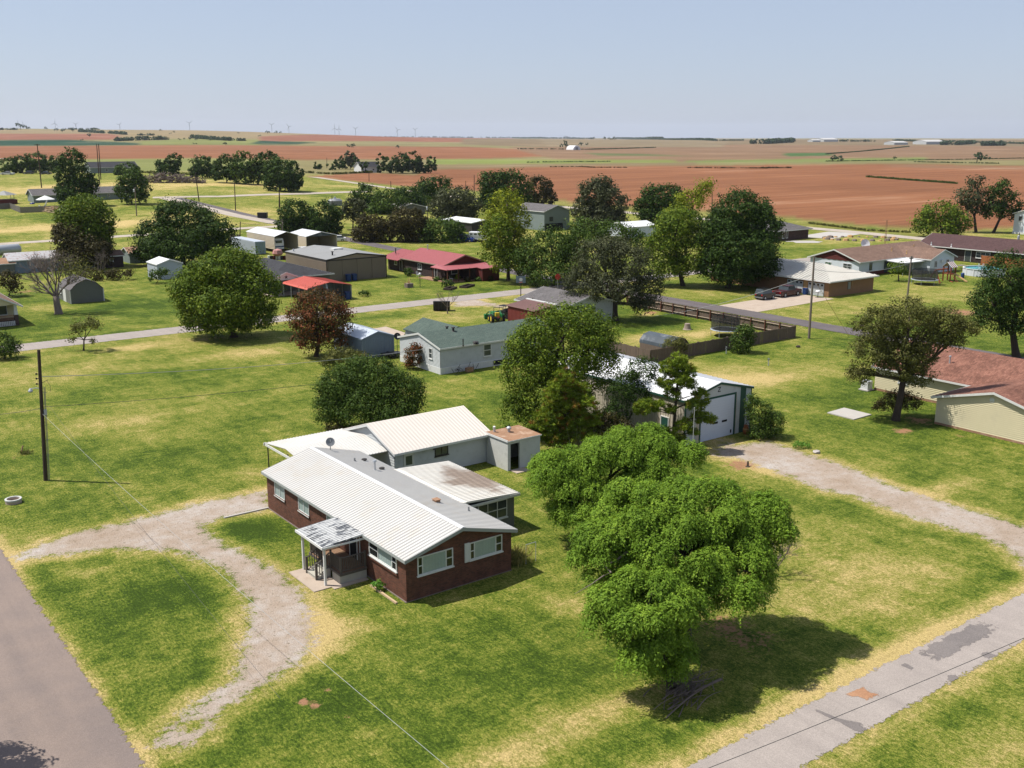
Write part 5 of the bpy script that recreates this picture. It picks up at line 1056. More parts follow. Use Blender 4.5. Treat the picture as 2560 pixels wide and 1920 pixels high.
for dx in (-5, -2, 1.5): mb = MB(); mb.box(tp.x + dx - .2, tp.y - 1.5, 0, tp.x + dx + .2, tp.y + .6, 1.5); mb.build('cradle', 'rust_roof', tn)
hp = PX(*R(1, 2000, 1100)); hu = gbuild('brown_roof_hut', 'low hut with rusty brown roof behind the tangled shrubs', 'hut', hp.x, hp.y, hp.x + 9, hp.y + 5, 2.1, 3.0, 'x', 'house_green', 'rust_roof', ov=.3)
hp = PX(*R(1, 1500, 1180)); hu2 = gbuild('dark_hut', 'dark weathered hut hidden under the dense tree', 'hut', hp.x, hp.y, hp.x + 5, hp.y + 5, 2.3, 3.1, 'x', 'dark_brick', 'shingle_brown', ov=.2); window(hu2, 'y', hp.y - .03, hp.x + 2.4, hp.x + 3.1, 1.2, 1.9)
hp = PX(*R(1, 60, 1270)); hu3 = gbuild('tin_hut', 'small hut with plain brown roof at the left edge', 'hut', hp.x - 4, hp.y, hp.x + 2, hp.y + 4, 2.0, 2.8, 'x', 'olive_grey', 'rust_roof', ov=.2)
# far-left houses
def fhouse(name, label, px, w_, d_, wall, roof, ze=2.6, zr=4.4, axis='x', wins=((.25, .35), (.55, .6))):
    p_ = PX(*px); t = gbuild(name, label, 'house', p_.x, p_.y, p_.x + w_, p_.y + d_, ze, zr, axis, wall, roof, ov=.5, ovg=.5, zb=p_.z)
    for a, b_ in wins: window(t, 'y', p_.y - .03, p_.x + w_ * a, p_.x + w_ * b_, p_.z + 1.0, p_.z + 2.1, fw=.12, sill=False)
    return t
p_ = PX(*R(8, 340, 530)); fhouse('grey_green_house', 'grey-green house with dark shingle roof right of the spreading tree', R(8, 800, 500), 17, 9, 'house_green', 'shingle_grey', wins=((.05, .14), (.35, .39)))
fhouse('garage_house', 'small pale house with white gable behind the fenced yard', R(8, 300, 520), 13, 9, 'house_green', 'shingle_grey', wins=((.3, .4),))
fhouse('porch_farmhouse', 'farmhouse with dark roof and porch behind twin utility poles', Z(5, 700, 472), 24, 12, 'house_green', 'shingle_dark', 3.0, 5.6, wins=((.3, .36), (.6, .66)))
fhouse('white_cottage', 'little white cottage under dark trees along the field lane', Z(7, 10, 95), 14, 10, 'plastic_white', 'shingle_dark', 3.6, 6.5, 'x', wins=((.6, .7),))
qp = PX(*D(1246, 324)); qn = thing('quonset_barn', 'white half-round barn alone in the far fields', 'barn', qp); mb = MB(); pr = [(qp.x + 9 * math.cos(a), qp.z + 8 * math.sin(a)) for a in np.linspace(0, math.pi, 13)]; mb.prism(pr, 'y', qp.y, qp.y + 20); mb.build('shell', 'white_metal_bright', qn); mb = MB(); mb.box(qp.x - 3, qp.y - .3, qp.z, qp.x + 3, qp.y, qp.z + 5); mb.build('door', 'grey_metal', qn)
for i, (px, w_, d_, h_, lb) in enumerate((((1920 + 545 * .2893, 270 + 292 * .2893), 75, 40, 12, 'long white farm building below the far horizon'), ((1920 + 1150 * .2893, 270 + 318 * .2893), 60, 30, 9, 'small white farm shed among far silos'), ((1920 + 1450 * .2893, 270 + 315 * .2893), 90, 40, 12, 'far white-roofed barn beside the dark tree belt'), ((1920 + 420 * .2893, 270 + 293 * .2893), 40, 20, 8, 'far low white shed left of the long building'), ((640 + 1075 * .2893, 270 + 238 * .2893), 60, 30, 10, 'tiny white farmstead on the far horizon'))):
    p_ = PX(*px); t = gbuild('farm_building', lb, 'farm building', p_.x - w_ / 2, p_.y, p_.x + w_ / 2, p_.y + d_, h_ * .6, h_, 'x', 'white_wall', 'white_metal', zb=p_.z, fascia=None, th=.3); t['group'] = 'far white farm buildings'
# ---------------------------------------------------------------- trees
def leaf_mesh(name, C, N, L, Wd, T=None, v=None, a=None, material='leaf_mid', tri=False):
    """many small leaf faces: centres C, normals N, length L, width Wd, optional long-axis T"""
    n = len(C); N = N / (np.linalg.norm(N, axis=1, keepdims=True) + 1e-9)
    if T is None: T = RNG.normal(size=(n, 3))
    T = T - (T * N).sum(1, keepdims=True) * N; T /= (np.linalg.norm(T, axis=1, keepdims=True) + 1e-9)
    B = np.cross(N, T); L = np.broadcast_to(L, n)[:, None] / 2; Wd = np.broadcast_to(Wd, n)[:, None] / 2
    P4 = np.stack([C - T * L, C + B * Wd - T * L * .1, C + T * L, C - B * Wd - T * L * .1], 1).reshape(-1, 3)
    q = 3 if tri else 4
    if tri: P4 = P4.reshape(-1, 4, 3)[:, [0, 1, 2]].reshape(-1, 3)
    me = bpy.data.meshes.new(name); me.vertices.add(q * n); me.vertices.foreach_set('co', P4.astype(np.float32).ravel())
    me.loops.add(q * n); me.loops.foreach_set('vertex_index', np.arange(q * n, dtype=np.int32))
    me.polygons.add(n); me.polygons.foreach_set('loop_start', np.arange(0, q * n, q, dtype=np.int32)); me.update(calc_edges=True)
    for nm, arr in (('v', v), ('a', a)):
        if arr is None: arr = RNG.random(n)
        at = me.attributes.new(nm, 'FLOAT', 'FACE'); at.data.foreach_set('value', np.clip(arr, 0, 1).astype(np.float32))
    me.materials.append(M[material]); return me
def sph(n):
    u = RNG.normal(size=(n, 3)); return u / np.linalg.norm(u, axis=1, keepdims=True)
def crown_points(lobes, nclump, nleaf, cr, shell=(.55, 1.0), flat=.75, low=-.75):
    """lobes: (centre xyz, radii xyz). Returns leaf centres, outward normals, clump shade value"""
    Cs, Ns, Vs, As = [], [], [], []
    areas = np.array([(r[0] * r[1] + r[0] * r[2] + r[1] * r[2]) for c, r in lobes]); areas /= areas.sum()
    for (c, r), ar in zip(lobes, areas):
        k = max(4, int(nclump * ar)); d_ = sph(k * 2); d_ = d_[d_[:, 2] > low][:k]; k = len(d_)
        rr = shell[0] + (shell[1] - shell[0]) * RNG.random(k) ** .6
        rr *= 1 + .10 * np.sin(d_[:, 0] * 5 + c[0]) * np.sin(d_[:, 2] * 6 + c[1]) + RNG.normal(size=k) * .045
        cc = np.array(c) + d_ * np.array(r) * rr[:, None]
        crs = cr * (.6 + .8 * RNG.random(k)); cv = RNG.random(k) * .5 + .25; ca = RNG.random(k)
        m = nleaf; ci = np.repeat(np.arange(k), m); o = sph(k * m); ro = RNG.random(k * m) ** .45
        off = o * (crs[ci] * ro)[:, None]; off[:, 2] *= flat
        Cs.append(cc[ci] + off); Ns.append(o * .95 + d_[ci] * .35 + np.array([0, 0, .3]) + RNG.normal(size=(k * m, 3)) * .28)
        Vs.append(cv[ci] + RNG.normal(size=k * m) * .2); As.append(ca[ci] * .6 + RNG.random(k * m) * .4)
    return np.concatenate(Cs), np.concatenate(Ns), np.concatenate(Vs), np.concatenate(As)
def limb(mb, p0, p1, r0, r1, bend=.12, n=6, seg=4):
    p0, p1 = Vector(p0), Vector(p1); L_ = (p1 - p0).length; pts = []; rs = []
    o = Vector((random.uniform(-1, 1), random.uniform(-1, 1), random.uniform(0, 1))) * L_ * bend
    for i in range(seg + 1):
        t = i / seg; pts.append(p0.lerp(p1, t) + o * math.sin(t * math.pi) ); rs.append(r0 + (r1 - r0) * t)
    mb.path(pts, rs, n); return pts
def trunk_for(t, base, lobes, r, material='bark', fork=.45, extra=3, lean=None):
    mb = MB(); base = Vector(base); cen = Vector(np.mean([c for c, _ in lobes], 0)); top = Vector((base.x * .5 + cen.x * .5, base.y * .5 + cen.y * .5, base.z + (cen.z - base.z) * fork))
    mb.path([base + Vector((0, 0, -.25)), base + Vector((0, 0, .15)), base.lerp(top, .4), top], [r * 1.7, r * 1.25, r, r * .85], 9)
    for c, rr in lobes:
        c = Vector(c); e = c + Vector((0, 0, rr[2] * .1)); pts = limb(mb, top - Vector((0, 0, .1)), e, r * .62, r * .22)
        for k in range(extra):
            d_ = Vector(sph(1)[0]); d_.z = abs(d_.z) * .7; limb(mb, pts[2 + k % 2], c + Vector((d_.x * rr[0], d_.y * rr[1], d_.z * rr[2])) * 1.0 * .8 + (c - c), r * .25, r * .06, n=5) if False else limb(mb, pts[2 + k % 2], c + Vector((d_.x * rr[0], d_.y * rr[1], d_.z * rr[2])) * .85, r * .28, r * .07, n=5)
    return mb.build('trunk', material, t, smooth=True)
def crown_obj(t, me):
    o = bpy.data.objects.new('crown', me); COL.objects.link(o); o.parent = t; return o
def px_lobes(base, lobes, sq=.95):
    """lobes in display pixels (x, y, rx, ry[, depth offset m]) at the tree's own distance"""
    fw = FW(base); out = []
    for l in lobes:
        f = fw + (l[4] if len(l) > 4 else 0); c = AT(l[0] * K, l[1] * K, f); s = f / math.cos(PITCH) / F * K * .985
        rx, rz = l[2] * s, l[3] * s; out.append((tuple(c), (rx, (rx * .9 + rz * .1) * sq, rz)))
    return out
# ellipsoid axes are along world x,y: radii rx used for both, fine for near-round crowns
TREES = 0
def tree(name, label, basepx, lobes, leaf='leaf_mid', dens=1., lsize=1., trunk=.25, bark='bark', cat='tree', group=None, fork=.45, cr=None, shell=(.6, 1.0), flat=.8, base=None, extra=3, low=-.75, ratio=.62, skirt=False):
    base = PX(*D(*basepx)) if base is None else base
    t = thing(name, label, cat, base, group=group)
    if skirt: x_ = np.mean([l[0] for l in lobes]); rx_ = (max(l[0] + l[2] for l in lobes) - min(l[0] - l[2] for l in lobes)) / 2; ym = np.mean([l[1] for l in lobes]); hh = (basepx[1] - ym) * .5; lobes = lobes + [(x_, basepx[1] - hh, rx_ * .8, hh * 1.0)]
    lb = px_lobes(base, lobes); px = FW(base) / 1018.                 # metres per rendered pixel
    area = sum(math.pi * r[0] * r[2] for c, r in lb)
    L_ = max(.17, 2.25 * px) * lsize; n = int(dens * 8.0 * area / (L_ * L_ * ratio)); n = min(max(n, 250), 52000)
    rm = np.mean([r[0] for c, r in lb]); cr = cr or max(.28 * rm, .4); nl = max(14, int(48 * (cr / (L_ * 4)) ** 2)); nl = min(nl, 170)
    C, N, v, a = crown_points(lb, max(8, n // nl), nl, cr, shell, flat, low)
    C -= np.array(base); s_ = L_ * (.6 + .8 * RNG.random(len(C)))
    crown_obj(t, leaf_mesh('crown', C, N, s_, s_ * ratio, v=v, a=a, material=leaf))
    if trunk: trunk_for(t, base, lb, trunk, bark, fork, extra)
    return t
def weeping(name, label, base, lobes, leaf, dens=1., trunk=.28, bark='bark', group=None, droop=1.0, fork=.5):
    """crown of drooping feathery sprays"""
    t = thing(name, label, 'tree', base, group=group); lb = px_lobes(base, lobes); Cs, Ns, Ts, Vs = [], [], [], []
    sub = []
    for c, r in lb:                      # cauliflower of smaller boughs over each big lobe
        k = max(6, int(1.9 * (r[0] * r[1] + 2 * r[0] * r[2]))); d_ = sph(k * 2); d_ = d_[d_[:, 2] > -.45][:k]
        for q_ in d_: s_ = RNG.uniform(.30, .52) * min(r); sub.append((np.array(c) + q_ * (np.array(r) * RNG.uniform(.82, 1.05) - s_ * .5), s_))
    for c, r in sub:
        ns = int(dens * 420 * r * r) + 8; m = 10
        d_ = sph(ns * 2); d_ = d_[d_[:, 2] > -.35][:ns]; ns = len(d_)
        rr = (.45 + .55 * RNG.random(ns) ** .5) * r
        p0 = c + d_ * rr[:, None] * np.array([1, 1, .8]); out = d_ * np.array([1, 1, .4]) + RNG.normal(size=(ns, 3)) * .3; out /= np.linalg.norm(out, axis=1, keepdims=True)
        ln = (.24 + .40 * RNG.random(ns)) * droop; tt = (np.arange(m) + .5) / m
        pos = p0[:, None, :] + out[:, None, :] * (tt * .7)[None, :, None] * ln[:, None, None]
        pos[:, :, 2] += (.2 * tt - 1.05 * tt ** 2)[None, :] * ln[:, None]
        tan = out[:, None, :] * .7 + np.array([0, 0, 1.]) * (.2 - 2.1 * tt)[None, :, None]
        pos += RNG.normal(size=pos.shape) * .05; tl = tan * .6 + RNG.normal(size=pos.shape) * .75
        Cs.append(pos.reshape(-1, 3)); Ts.append(tl.reshape(-1, 3)); Ns.append((np.array([0, 0, .55]) + d_[:, None, :] * .9 + RNG.normal(size=pos.shape) * .4).reshape(-1, 3))
        sh = RNG.random(ns) * .3 + .2 + RNG.random() * .3; Vs.append((sh[:, None] + RNG.normal(size=(ns, m)) * .14).ravel())
    C = np.concatenate(Cs); n = len(C); C = C - np.array(base); L_ = .09 + .10 * RNG.random(n)
    crown_obj(t, leaf_mesh('crown', C, np.concatenate(Ns), L_, L_ * .85, T=np.concatenate(Ts), v=np.concatenate(Vs), material=leaf, tri=True))
    trunk_for(t, base, lb, trunk, bark, fork, 5); return t
def twig_tree(mb, p, d_, L_, r, depth, spread=.55, up=.15, rnd=random, pts=None):
    e = p + d_ * L_; limb(mb, p, e, r, r * .62, .06, 5 if r > .03 else 4, 3)
    if pts is not None: pts.append((e, d_, depth))
    if depth == 0: return
    for k in range(3 if depth > 1 else 3):
        dd = (d_ + Vector((rnd.gauss(0, spread), rnd.gauss(0, spread), rnd.gauss(up, spread * .6)))).normalized(); twig_tree(mb, p.lerp(e, rnd.uniform(.55, 1)), dd, L_ * rnd.uniform(.58, .85), r * .58, depth - 1, spread, up, rnd, pts)

# --- the willowy trees in front
fwp = lambda px: PX(*D(*px))
weeping('feathery_tree', 'bright green feathery tree leaning over the brush pile by the alley', fwp((1452, 1492)), [(1395, 1300, 104.4, 81.6), (1330, 1325, 71.9, 74.4, -0.3), (1465, 1325, 67.3, 69.6, 0.2), (1440, 1410, 71.9, 67.2, -0.5), (1385, 1385, 76.6, 69.6, -0.6), (1442, 1440, 50, 38, -0.4)], 'leaf_willow', 1.0, .22, fork=.55)
weeping('feathery_tree', 'widest feathery green tree filling the lawn beside the brick house', fwp((1478, 1400)), [(1390, 1110, 116, 74.4, 1.2), (1520, 1105, 127.6, 74.4, 1.5), (1310, 1190, 76.6, 74.4), (1635, 1175, 81.2, 93.6, 0.4), (1470, 1180, 116, 74.4, -0.8), (1580, 1250, 111.4, 74.4, -1.2), (1660, 1110, 53.4, 52.8, 1), (1310, 1262, 51, 48, -0.8), (1405, 1215, 71.9, 48, -1)], 'leaf_willow', .8, .34, fork=.55)
weeping('feathery_tree', 'rounded feathery tree next to the small concrete shed', fwp((1300, 1170)), [(1215, 1030, 76.6, 72), (1330, 1005, 99.8, 74.4, 1), (1440, 1000, 74.2, 69.6, 0.8), (1270, 1085, 81.2, 62.4, -0.8), (1390, 1055, 69.6, 50.4), (1230, 1100, 51, 48, -0.6), (1385, 955, 71.9, 40.8, 1.5)], 'leaf_willow', .52, .28, fork=.55)
# dead boughs showing in the feathery trees
for lb_, pts in (('bare pale bough hanging out of the widest feathery tree towards the lawn', [Z(3, 830, 300), Z(3, 740, 370), Z(3, 650, 415), Z(3, 700, 465), Z(3, 640, 490), Z(3, 540, 560), Z(3, 420, 630)]),):
    f0 = FW(fwp((1478, 1400))); mb = MB(); P_ = [AT(*p, f0 - .9 - .35 * i) for i, p in enumerate(pts)]
    mb.path(P_, [.06, .055, .05, .045, .035, .025, .012], 6); o = mb.build('dead_bough', 'bark_grey'); tag(o, lb_, 'branch')
dt = thing('dry_shrub', 'leafless twiggy shrub at the right edge of the widest feathery tree', 'shrub', fwp((1655, 1245))); mb = MB(); rnd = random.Random(4); b0 = Vector((0, 0, 0))
for k in range(5): twig_tree(mb, b0 + Vector((rnd.uniform(-.2, .2), rnd.uniform(-.2, .2), 0)), Vector((rnd.uniform(.1, .9), rnd.uniform(-.7, .1), 1.0)).normalized(), 1.3, .035, 3, .4, .1, rnd)
mb.build('twigs', 'stick', dt, local=True)
# brush pile
bp_ = PX(*Z(3, 1250, 1420)); bpil = thing('brush_pile', 'heap of dead grey branches under the leaning feathery tree', 'brush pile', bp_); rnd = random.Random(9)
for k in range(70):
    mb = MB(); a = rnd.uniform(-.5, .35) + math.radians(20); L_ = rnd.uniform(.8, 2.4); x, y = rnd.gauss(.4, .7), rnd.gauss(.1, .45); z = rnd.uniform(.03, .55); d_ = Vector((math.cos(a) * .9, math.sin(a), rnd.uniform(-.15, .2)))
    limb(mb, Vector((x, y, z)) - d_ * L_ / 2, Vector((x, y, z)) + d_ * L_ / 2, rnd.uniform(.018, .04), .01, .08, 5, 4); mb.build('stick', 'stick', bpil, local=True)
mb = MB(); limb(mb, PX(*Z(3, 1120, 1590)) - bp_ + Vector((0, 0, .05)), PX(*Z(3, 1540, 1350)) - bp_ + Vector((0, 0, .45)), .03, .07, .05, 7, 6); mb.build('branch', 'stick', bpil, local=True)

# --- trees behind the house
tree('maple_tree', 'tall dense yellow-green tree between mobile home and workshop', (1215, 935), [(1215, 745, 108, 85), (1150, 815, 70, 75, -1), (1275, 790, 62, 85, .5), (1190, 860, 90, 60, -1.2), (1120, 890, 40, 40, -1), (1235, 700, 75, 45, 1), (1300, 720, 40, 40, .5), (1150, 750, 60, 50)], 'leaf_maple', 1.5, 1.0, .42, cr=.85)
def pine(name, label, basepx, top, tufts, lean=0, rust=.35, trunkr=.13, ls=.34, cnt=170, tr=.5):
    base = PX(*D(*basepx)); fw = FW(base); t = thing(name, label, 'pine tree', base); s = fw / math.cos(PITCH) / F * K; tp_ = AT(top[0] * K, top[1] * K, fw)
    Cs, Ns, Ts, As, Vs = [], [], [], [], []; mb = MB(); mb.path([base - Vector((0, 0, .2)), base.lerp(tp_, .5) + Vector((.1, .1, 0)), tp_], [trunkr * 1.3, trunkr, .03], 8)
    for tf in tufts:
        x, y, r_ = tf[:3]; c = AT(x * K, y * K, fw + (tf[3] if len(tf) > 3 else random.uniform(-.6, .6))); R_ = r_ * s
        z_ = min(max(c.z - R_ * .9, base.z + .4), tp_.z - .1); f_ = (z_ - base.z) / max(tp_.z - base.z, .1); st_ = base.lerp(tp_, f_); limb(mb, st_, c, trunkr * .45, .02, .1, 5)
        k = max(5, int(cnt * R_ * R_ / 3)); cl = np.array(c) + sph(k) * R_ * (RNG.random((k, 1)) ** .5) * np.array([1, 1, .8])
        for q_ in cl:
            m = 26; d_ = sph(m); d_[:, 2] = d_[:, 2] * .7 + .25; Cs.append(q_ + d_ * ls * .5); Ts.append(d_); Ns.append(sph(m)); As.append(np.full(m, RNG.random() * .75 + (rust - .35))); Vs.append(RNG.random(m) * .5 + RNG.random() * .5)
    C = np.concatenate(Cs) - np.array(base); n = len(C)
    crown_obj(t, leaf_mesh('crown', C, np.concatenate(Ns), ls, .06, T=np.concatenate(Ts), v=np.concatenate(Vs), a=np.concatenate(As), material='leaf_pine')); mb.build('trunk', 'bark', t, smooth=True); return t
pine('browning_pine', 'conical pine turning rusty brown beside the tall dense tree', (1222, 978), (1222, 795), [(1222, 815, 26), (1205, 840, 30), (1245, 845, 32), (1190, 870, 32), (1225, 870, 36), (1260, 875, 32), (1180, 905, 34), (1215, 905, 36), (1250, 910, 34), (1285, 905, 22), (1165, 930, 30), (1200, 940, 32), (1240, 940, 30), (1275, 940, 24), (1150, 925, 14)], rust=.40, cnt=190, ls=.34)
pine('sparse_pine', 'open-branched pine in front of the workshop door', (1452, 975), (1468, 765), [(1468, 778, 22), (1450, 795, 26), (1485, 800, 22), (1470, 820, 26), (1435, 830, 20), (1490, 830, 16), (1455, 850, 18), (1395, 880, 22), (1420, 875, 20), (1380, 885, 12), (1450, 885, 14), (1495, 872, 16), (1512, 850, 18), (1520, 870, 12), (1510, 900, 22), (1535, 905, 14), (1480, 920, 20), (1445, 935, 20), (1500, 935, 12), (1425, 945, 14), (1465, 950, 18)], rust=.28, trunkr=.11, cnt=230, ls=.36)
tree('slender_tree', 'thin dark-leaved tree against the white workshop roof', (1352, 965), [(1390, 800, 34, 30), (1350, 830, 34, 32), (1375, 850, 30, 34), (1340, 880, 24, 40), (1315, 905, 30, 28)], 'leaf_dark', .75, .8, .08, cr=.5, extra=4)
tree('tangled_shrub', 'dark leafy shrub tangle beside the workshop side wall', (1330, 975), [(1315, 925, 26, 38), (1345, 935, 24, 36), (1290, 935, 20, 26)], 'leaf_brown', .7, .8, .05, cat='shrub', cr=.4)
dsb = thing('bare_thicket', 'thicket of pale bare stems between the pine and the concrete shed', 'thicket', fwp((1285, 985))); rnd = random.Random(3); mb = MB(); b_ = fwp((1285, 985))
for k in range(90):
    p_ = fwp((rnd.uniform(1235, 1345), rnd.uniform(960, 990))) - b_; d_ = Vector((rnd.gauss(0, .16), rnd.gauss(0, .16), 1)); limb(mb, p_, p_ + d_ * rnd.uniform(1.2, 2.9), .018, .006, .07, 4, 3)
mb.build('stems', 'bark_pale', dsb, local=True, kind='stuff')
tree('lawn_thicket', 'large dark bushy thicket in the lawn behind the outbuilding', (800, 925), [(740, 850, 55, 60), (800, 830, 70, 62, 1), (860, 855, 55, 60), (720, 875, 42, 45), (780, 885, 62, 42, -1), (850, 890, 58, 40, -1), (895, 850, 22, 35), (770, 805, 50, 34, 1)], 'leaf_mid', 1.35, .9, .1, cat='shrub', extra=4, fork=.25, cr=.7)
tree('weedy_bush', 'ragged olive bush in front of the blue shed', (742, 800), [(735, 772, 34, 24), (765, 770, 22, 18), (712, 785, 18, 14)], 'leaf_olive', .8, .8, .04, cat='bush', cr=.5, fork=.2)
tree('low_weed_bush', 'small brownish weed bush at the edge of the large thicket', (722, 935), [(725, 920, 22, 14), (745, 925, 16, 10)], 'leaf_brown', .8, .7, .03, cat='bush', cr=.35, fork=.2)
tree('photinia_bush', 'upright reddish-green bush at the corner of the mobile home', (893, 797), [(893, 768, 20, 22), (890, 785, 16, 14), (900, 755, 14, 14)], 'leaf_rust', .9, .8, .05, cat='bush', cr=.4, fork=.2)
tree('rusty_tree', 'tree with reddish-brown foliage beside the blue shed', (683, 770), [(690, 655, 52, 34, 1), (650, 690, 34, 32), (725, 690, 38, 36), (690, 705, 50, 34, -1), (665, 735, 32, 26), (715, 735, 36, 24), (735, 660, 20, 22)], 'leaf_rust', .9, .9, .24, cr=.9)
tree('broad_green_tree', 'broad dense green tree by the street opposite the red carport', (505, 728), [(490, 590, 70, 52, 1), (430, 630, 58, 52), (550, 630, 52, 58), (485, 655, 75, 45, -1.5), (430, 680, 42, 36), (540, 685, 52, 32), (490, 700, 60, 22, -1), (400, 620, 30, 34), (520, 570, 40, 28, 1)], 'leaf_maple', 1.45, 1.0, .42, cr=1.1, fork=.35)
tree('broad_dark_elm', 'wide sprawling grey-brown tree shading the fenced yard', (1328, 692), [(1300, 560, 62, 46, 1), (1370, 570, 48, 48), (1260, 610, 50, 42), (1330, 620, 66, 46, -1.5), (1395, 625, 36, 45), (1245, 655, 36, 28), (1390, 660, 32, 26), (1320, 530, 40, 26, 2)], 'leaf_grey', .72, .85, .45, bark='bark', cr=1.1, extra=5, shell=(.45, 1.0))
tree('yellow_green_locust', 'tall narrow tree with yellow-green top beside the red-roofed house', (1098, 606), [(1095, 440, 36, 32), (1085, 480, 44, 36), (1115, 475, 34, 40), (1080, 525, 42, 34), (1112, 535, 34, 36), (1095, 565, 36, 26)], 'leaf_yellow', .62, .9, .3, cr=1.0)
tree('yellow_green_locust', 'green lower tree pressed against the tall yellow-green one', (1130, 612), [(1075, 500, 38, 32), (1065, 545, 28, 28), (1110, 560, 34, 28), (1140, 590, 26, 18)], 'leaf_maple', .8, .95, .15, cr=1.0)
tree('street_tree', 'mid-green tree overhanging the street corner by the stop sign', (1195, 618), [(1190, 530, 62, 36, 2), (1150, 560, 38, 34), (1230, 565, 44, 36), (1190, 590, 60, 26, -1), (1255, 525, 36, 32, 2)], 'leaf_mid', .9, .95, .25, cr=1.1)
tree('street_tree', 'taller mid-green tree behind the sprawling grey-brown one', (1270, 600), [(1270, 500, 44, 30), (1320, 505, 40, 30), (1235, 540, 32, 30), (1365, 520, 36, 30)], 'leaf_mid', .85, .95, .25, cr=1.2)
tree('shade_tree', 'green spreading shade tree left of the darkest tree by the asphalt street', (1475, 618), [(1450, 510, 56, 42), (1430, 545, 40, 38), (1495, 550, 46, 42, -1), (1470, 480, 50, 32, 1), (1450, 580, 44, 24)], 'leaf_maple', .95, .95, .36, cr=1.2)
tree('shade_tree', 'darkest tall round tree by the garage of the tan brick house', (1573, 622), [(1600, 460, 66, 46, 1), (1560, 500, 55, 48), (1640, 500, 48, 52), (1600, 540, 80, 50, -1.5), (1545, 570, 44, 36), (1645, 570, 42, 36), (1590, 590, 60, 24, -1)], 'leaf_dark', 1.5, .95, .42, cr=1.15)
tree('leaning_yellow_tree', 'yellow-green tree with pointed top rising behind the dark shade trees', (1480, 560), [(1515, 410, 20, 20), (1490, 435, 30, 24), (1465, 465, 34, 26), (1530, 395, 11, 10), (1450, 495, 30, 26)], 'leaf_yellow', .75, .9, .3, cr=1.2)
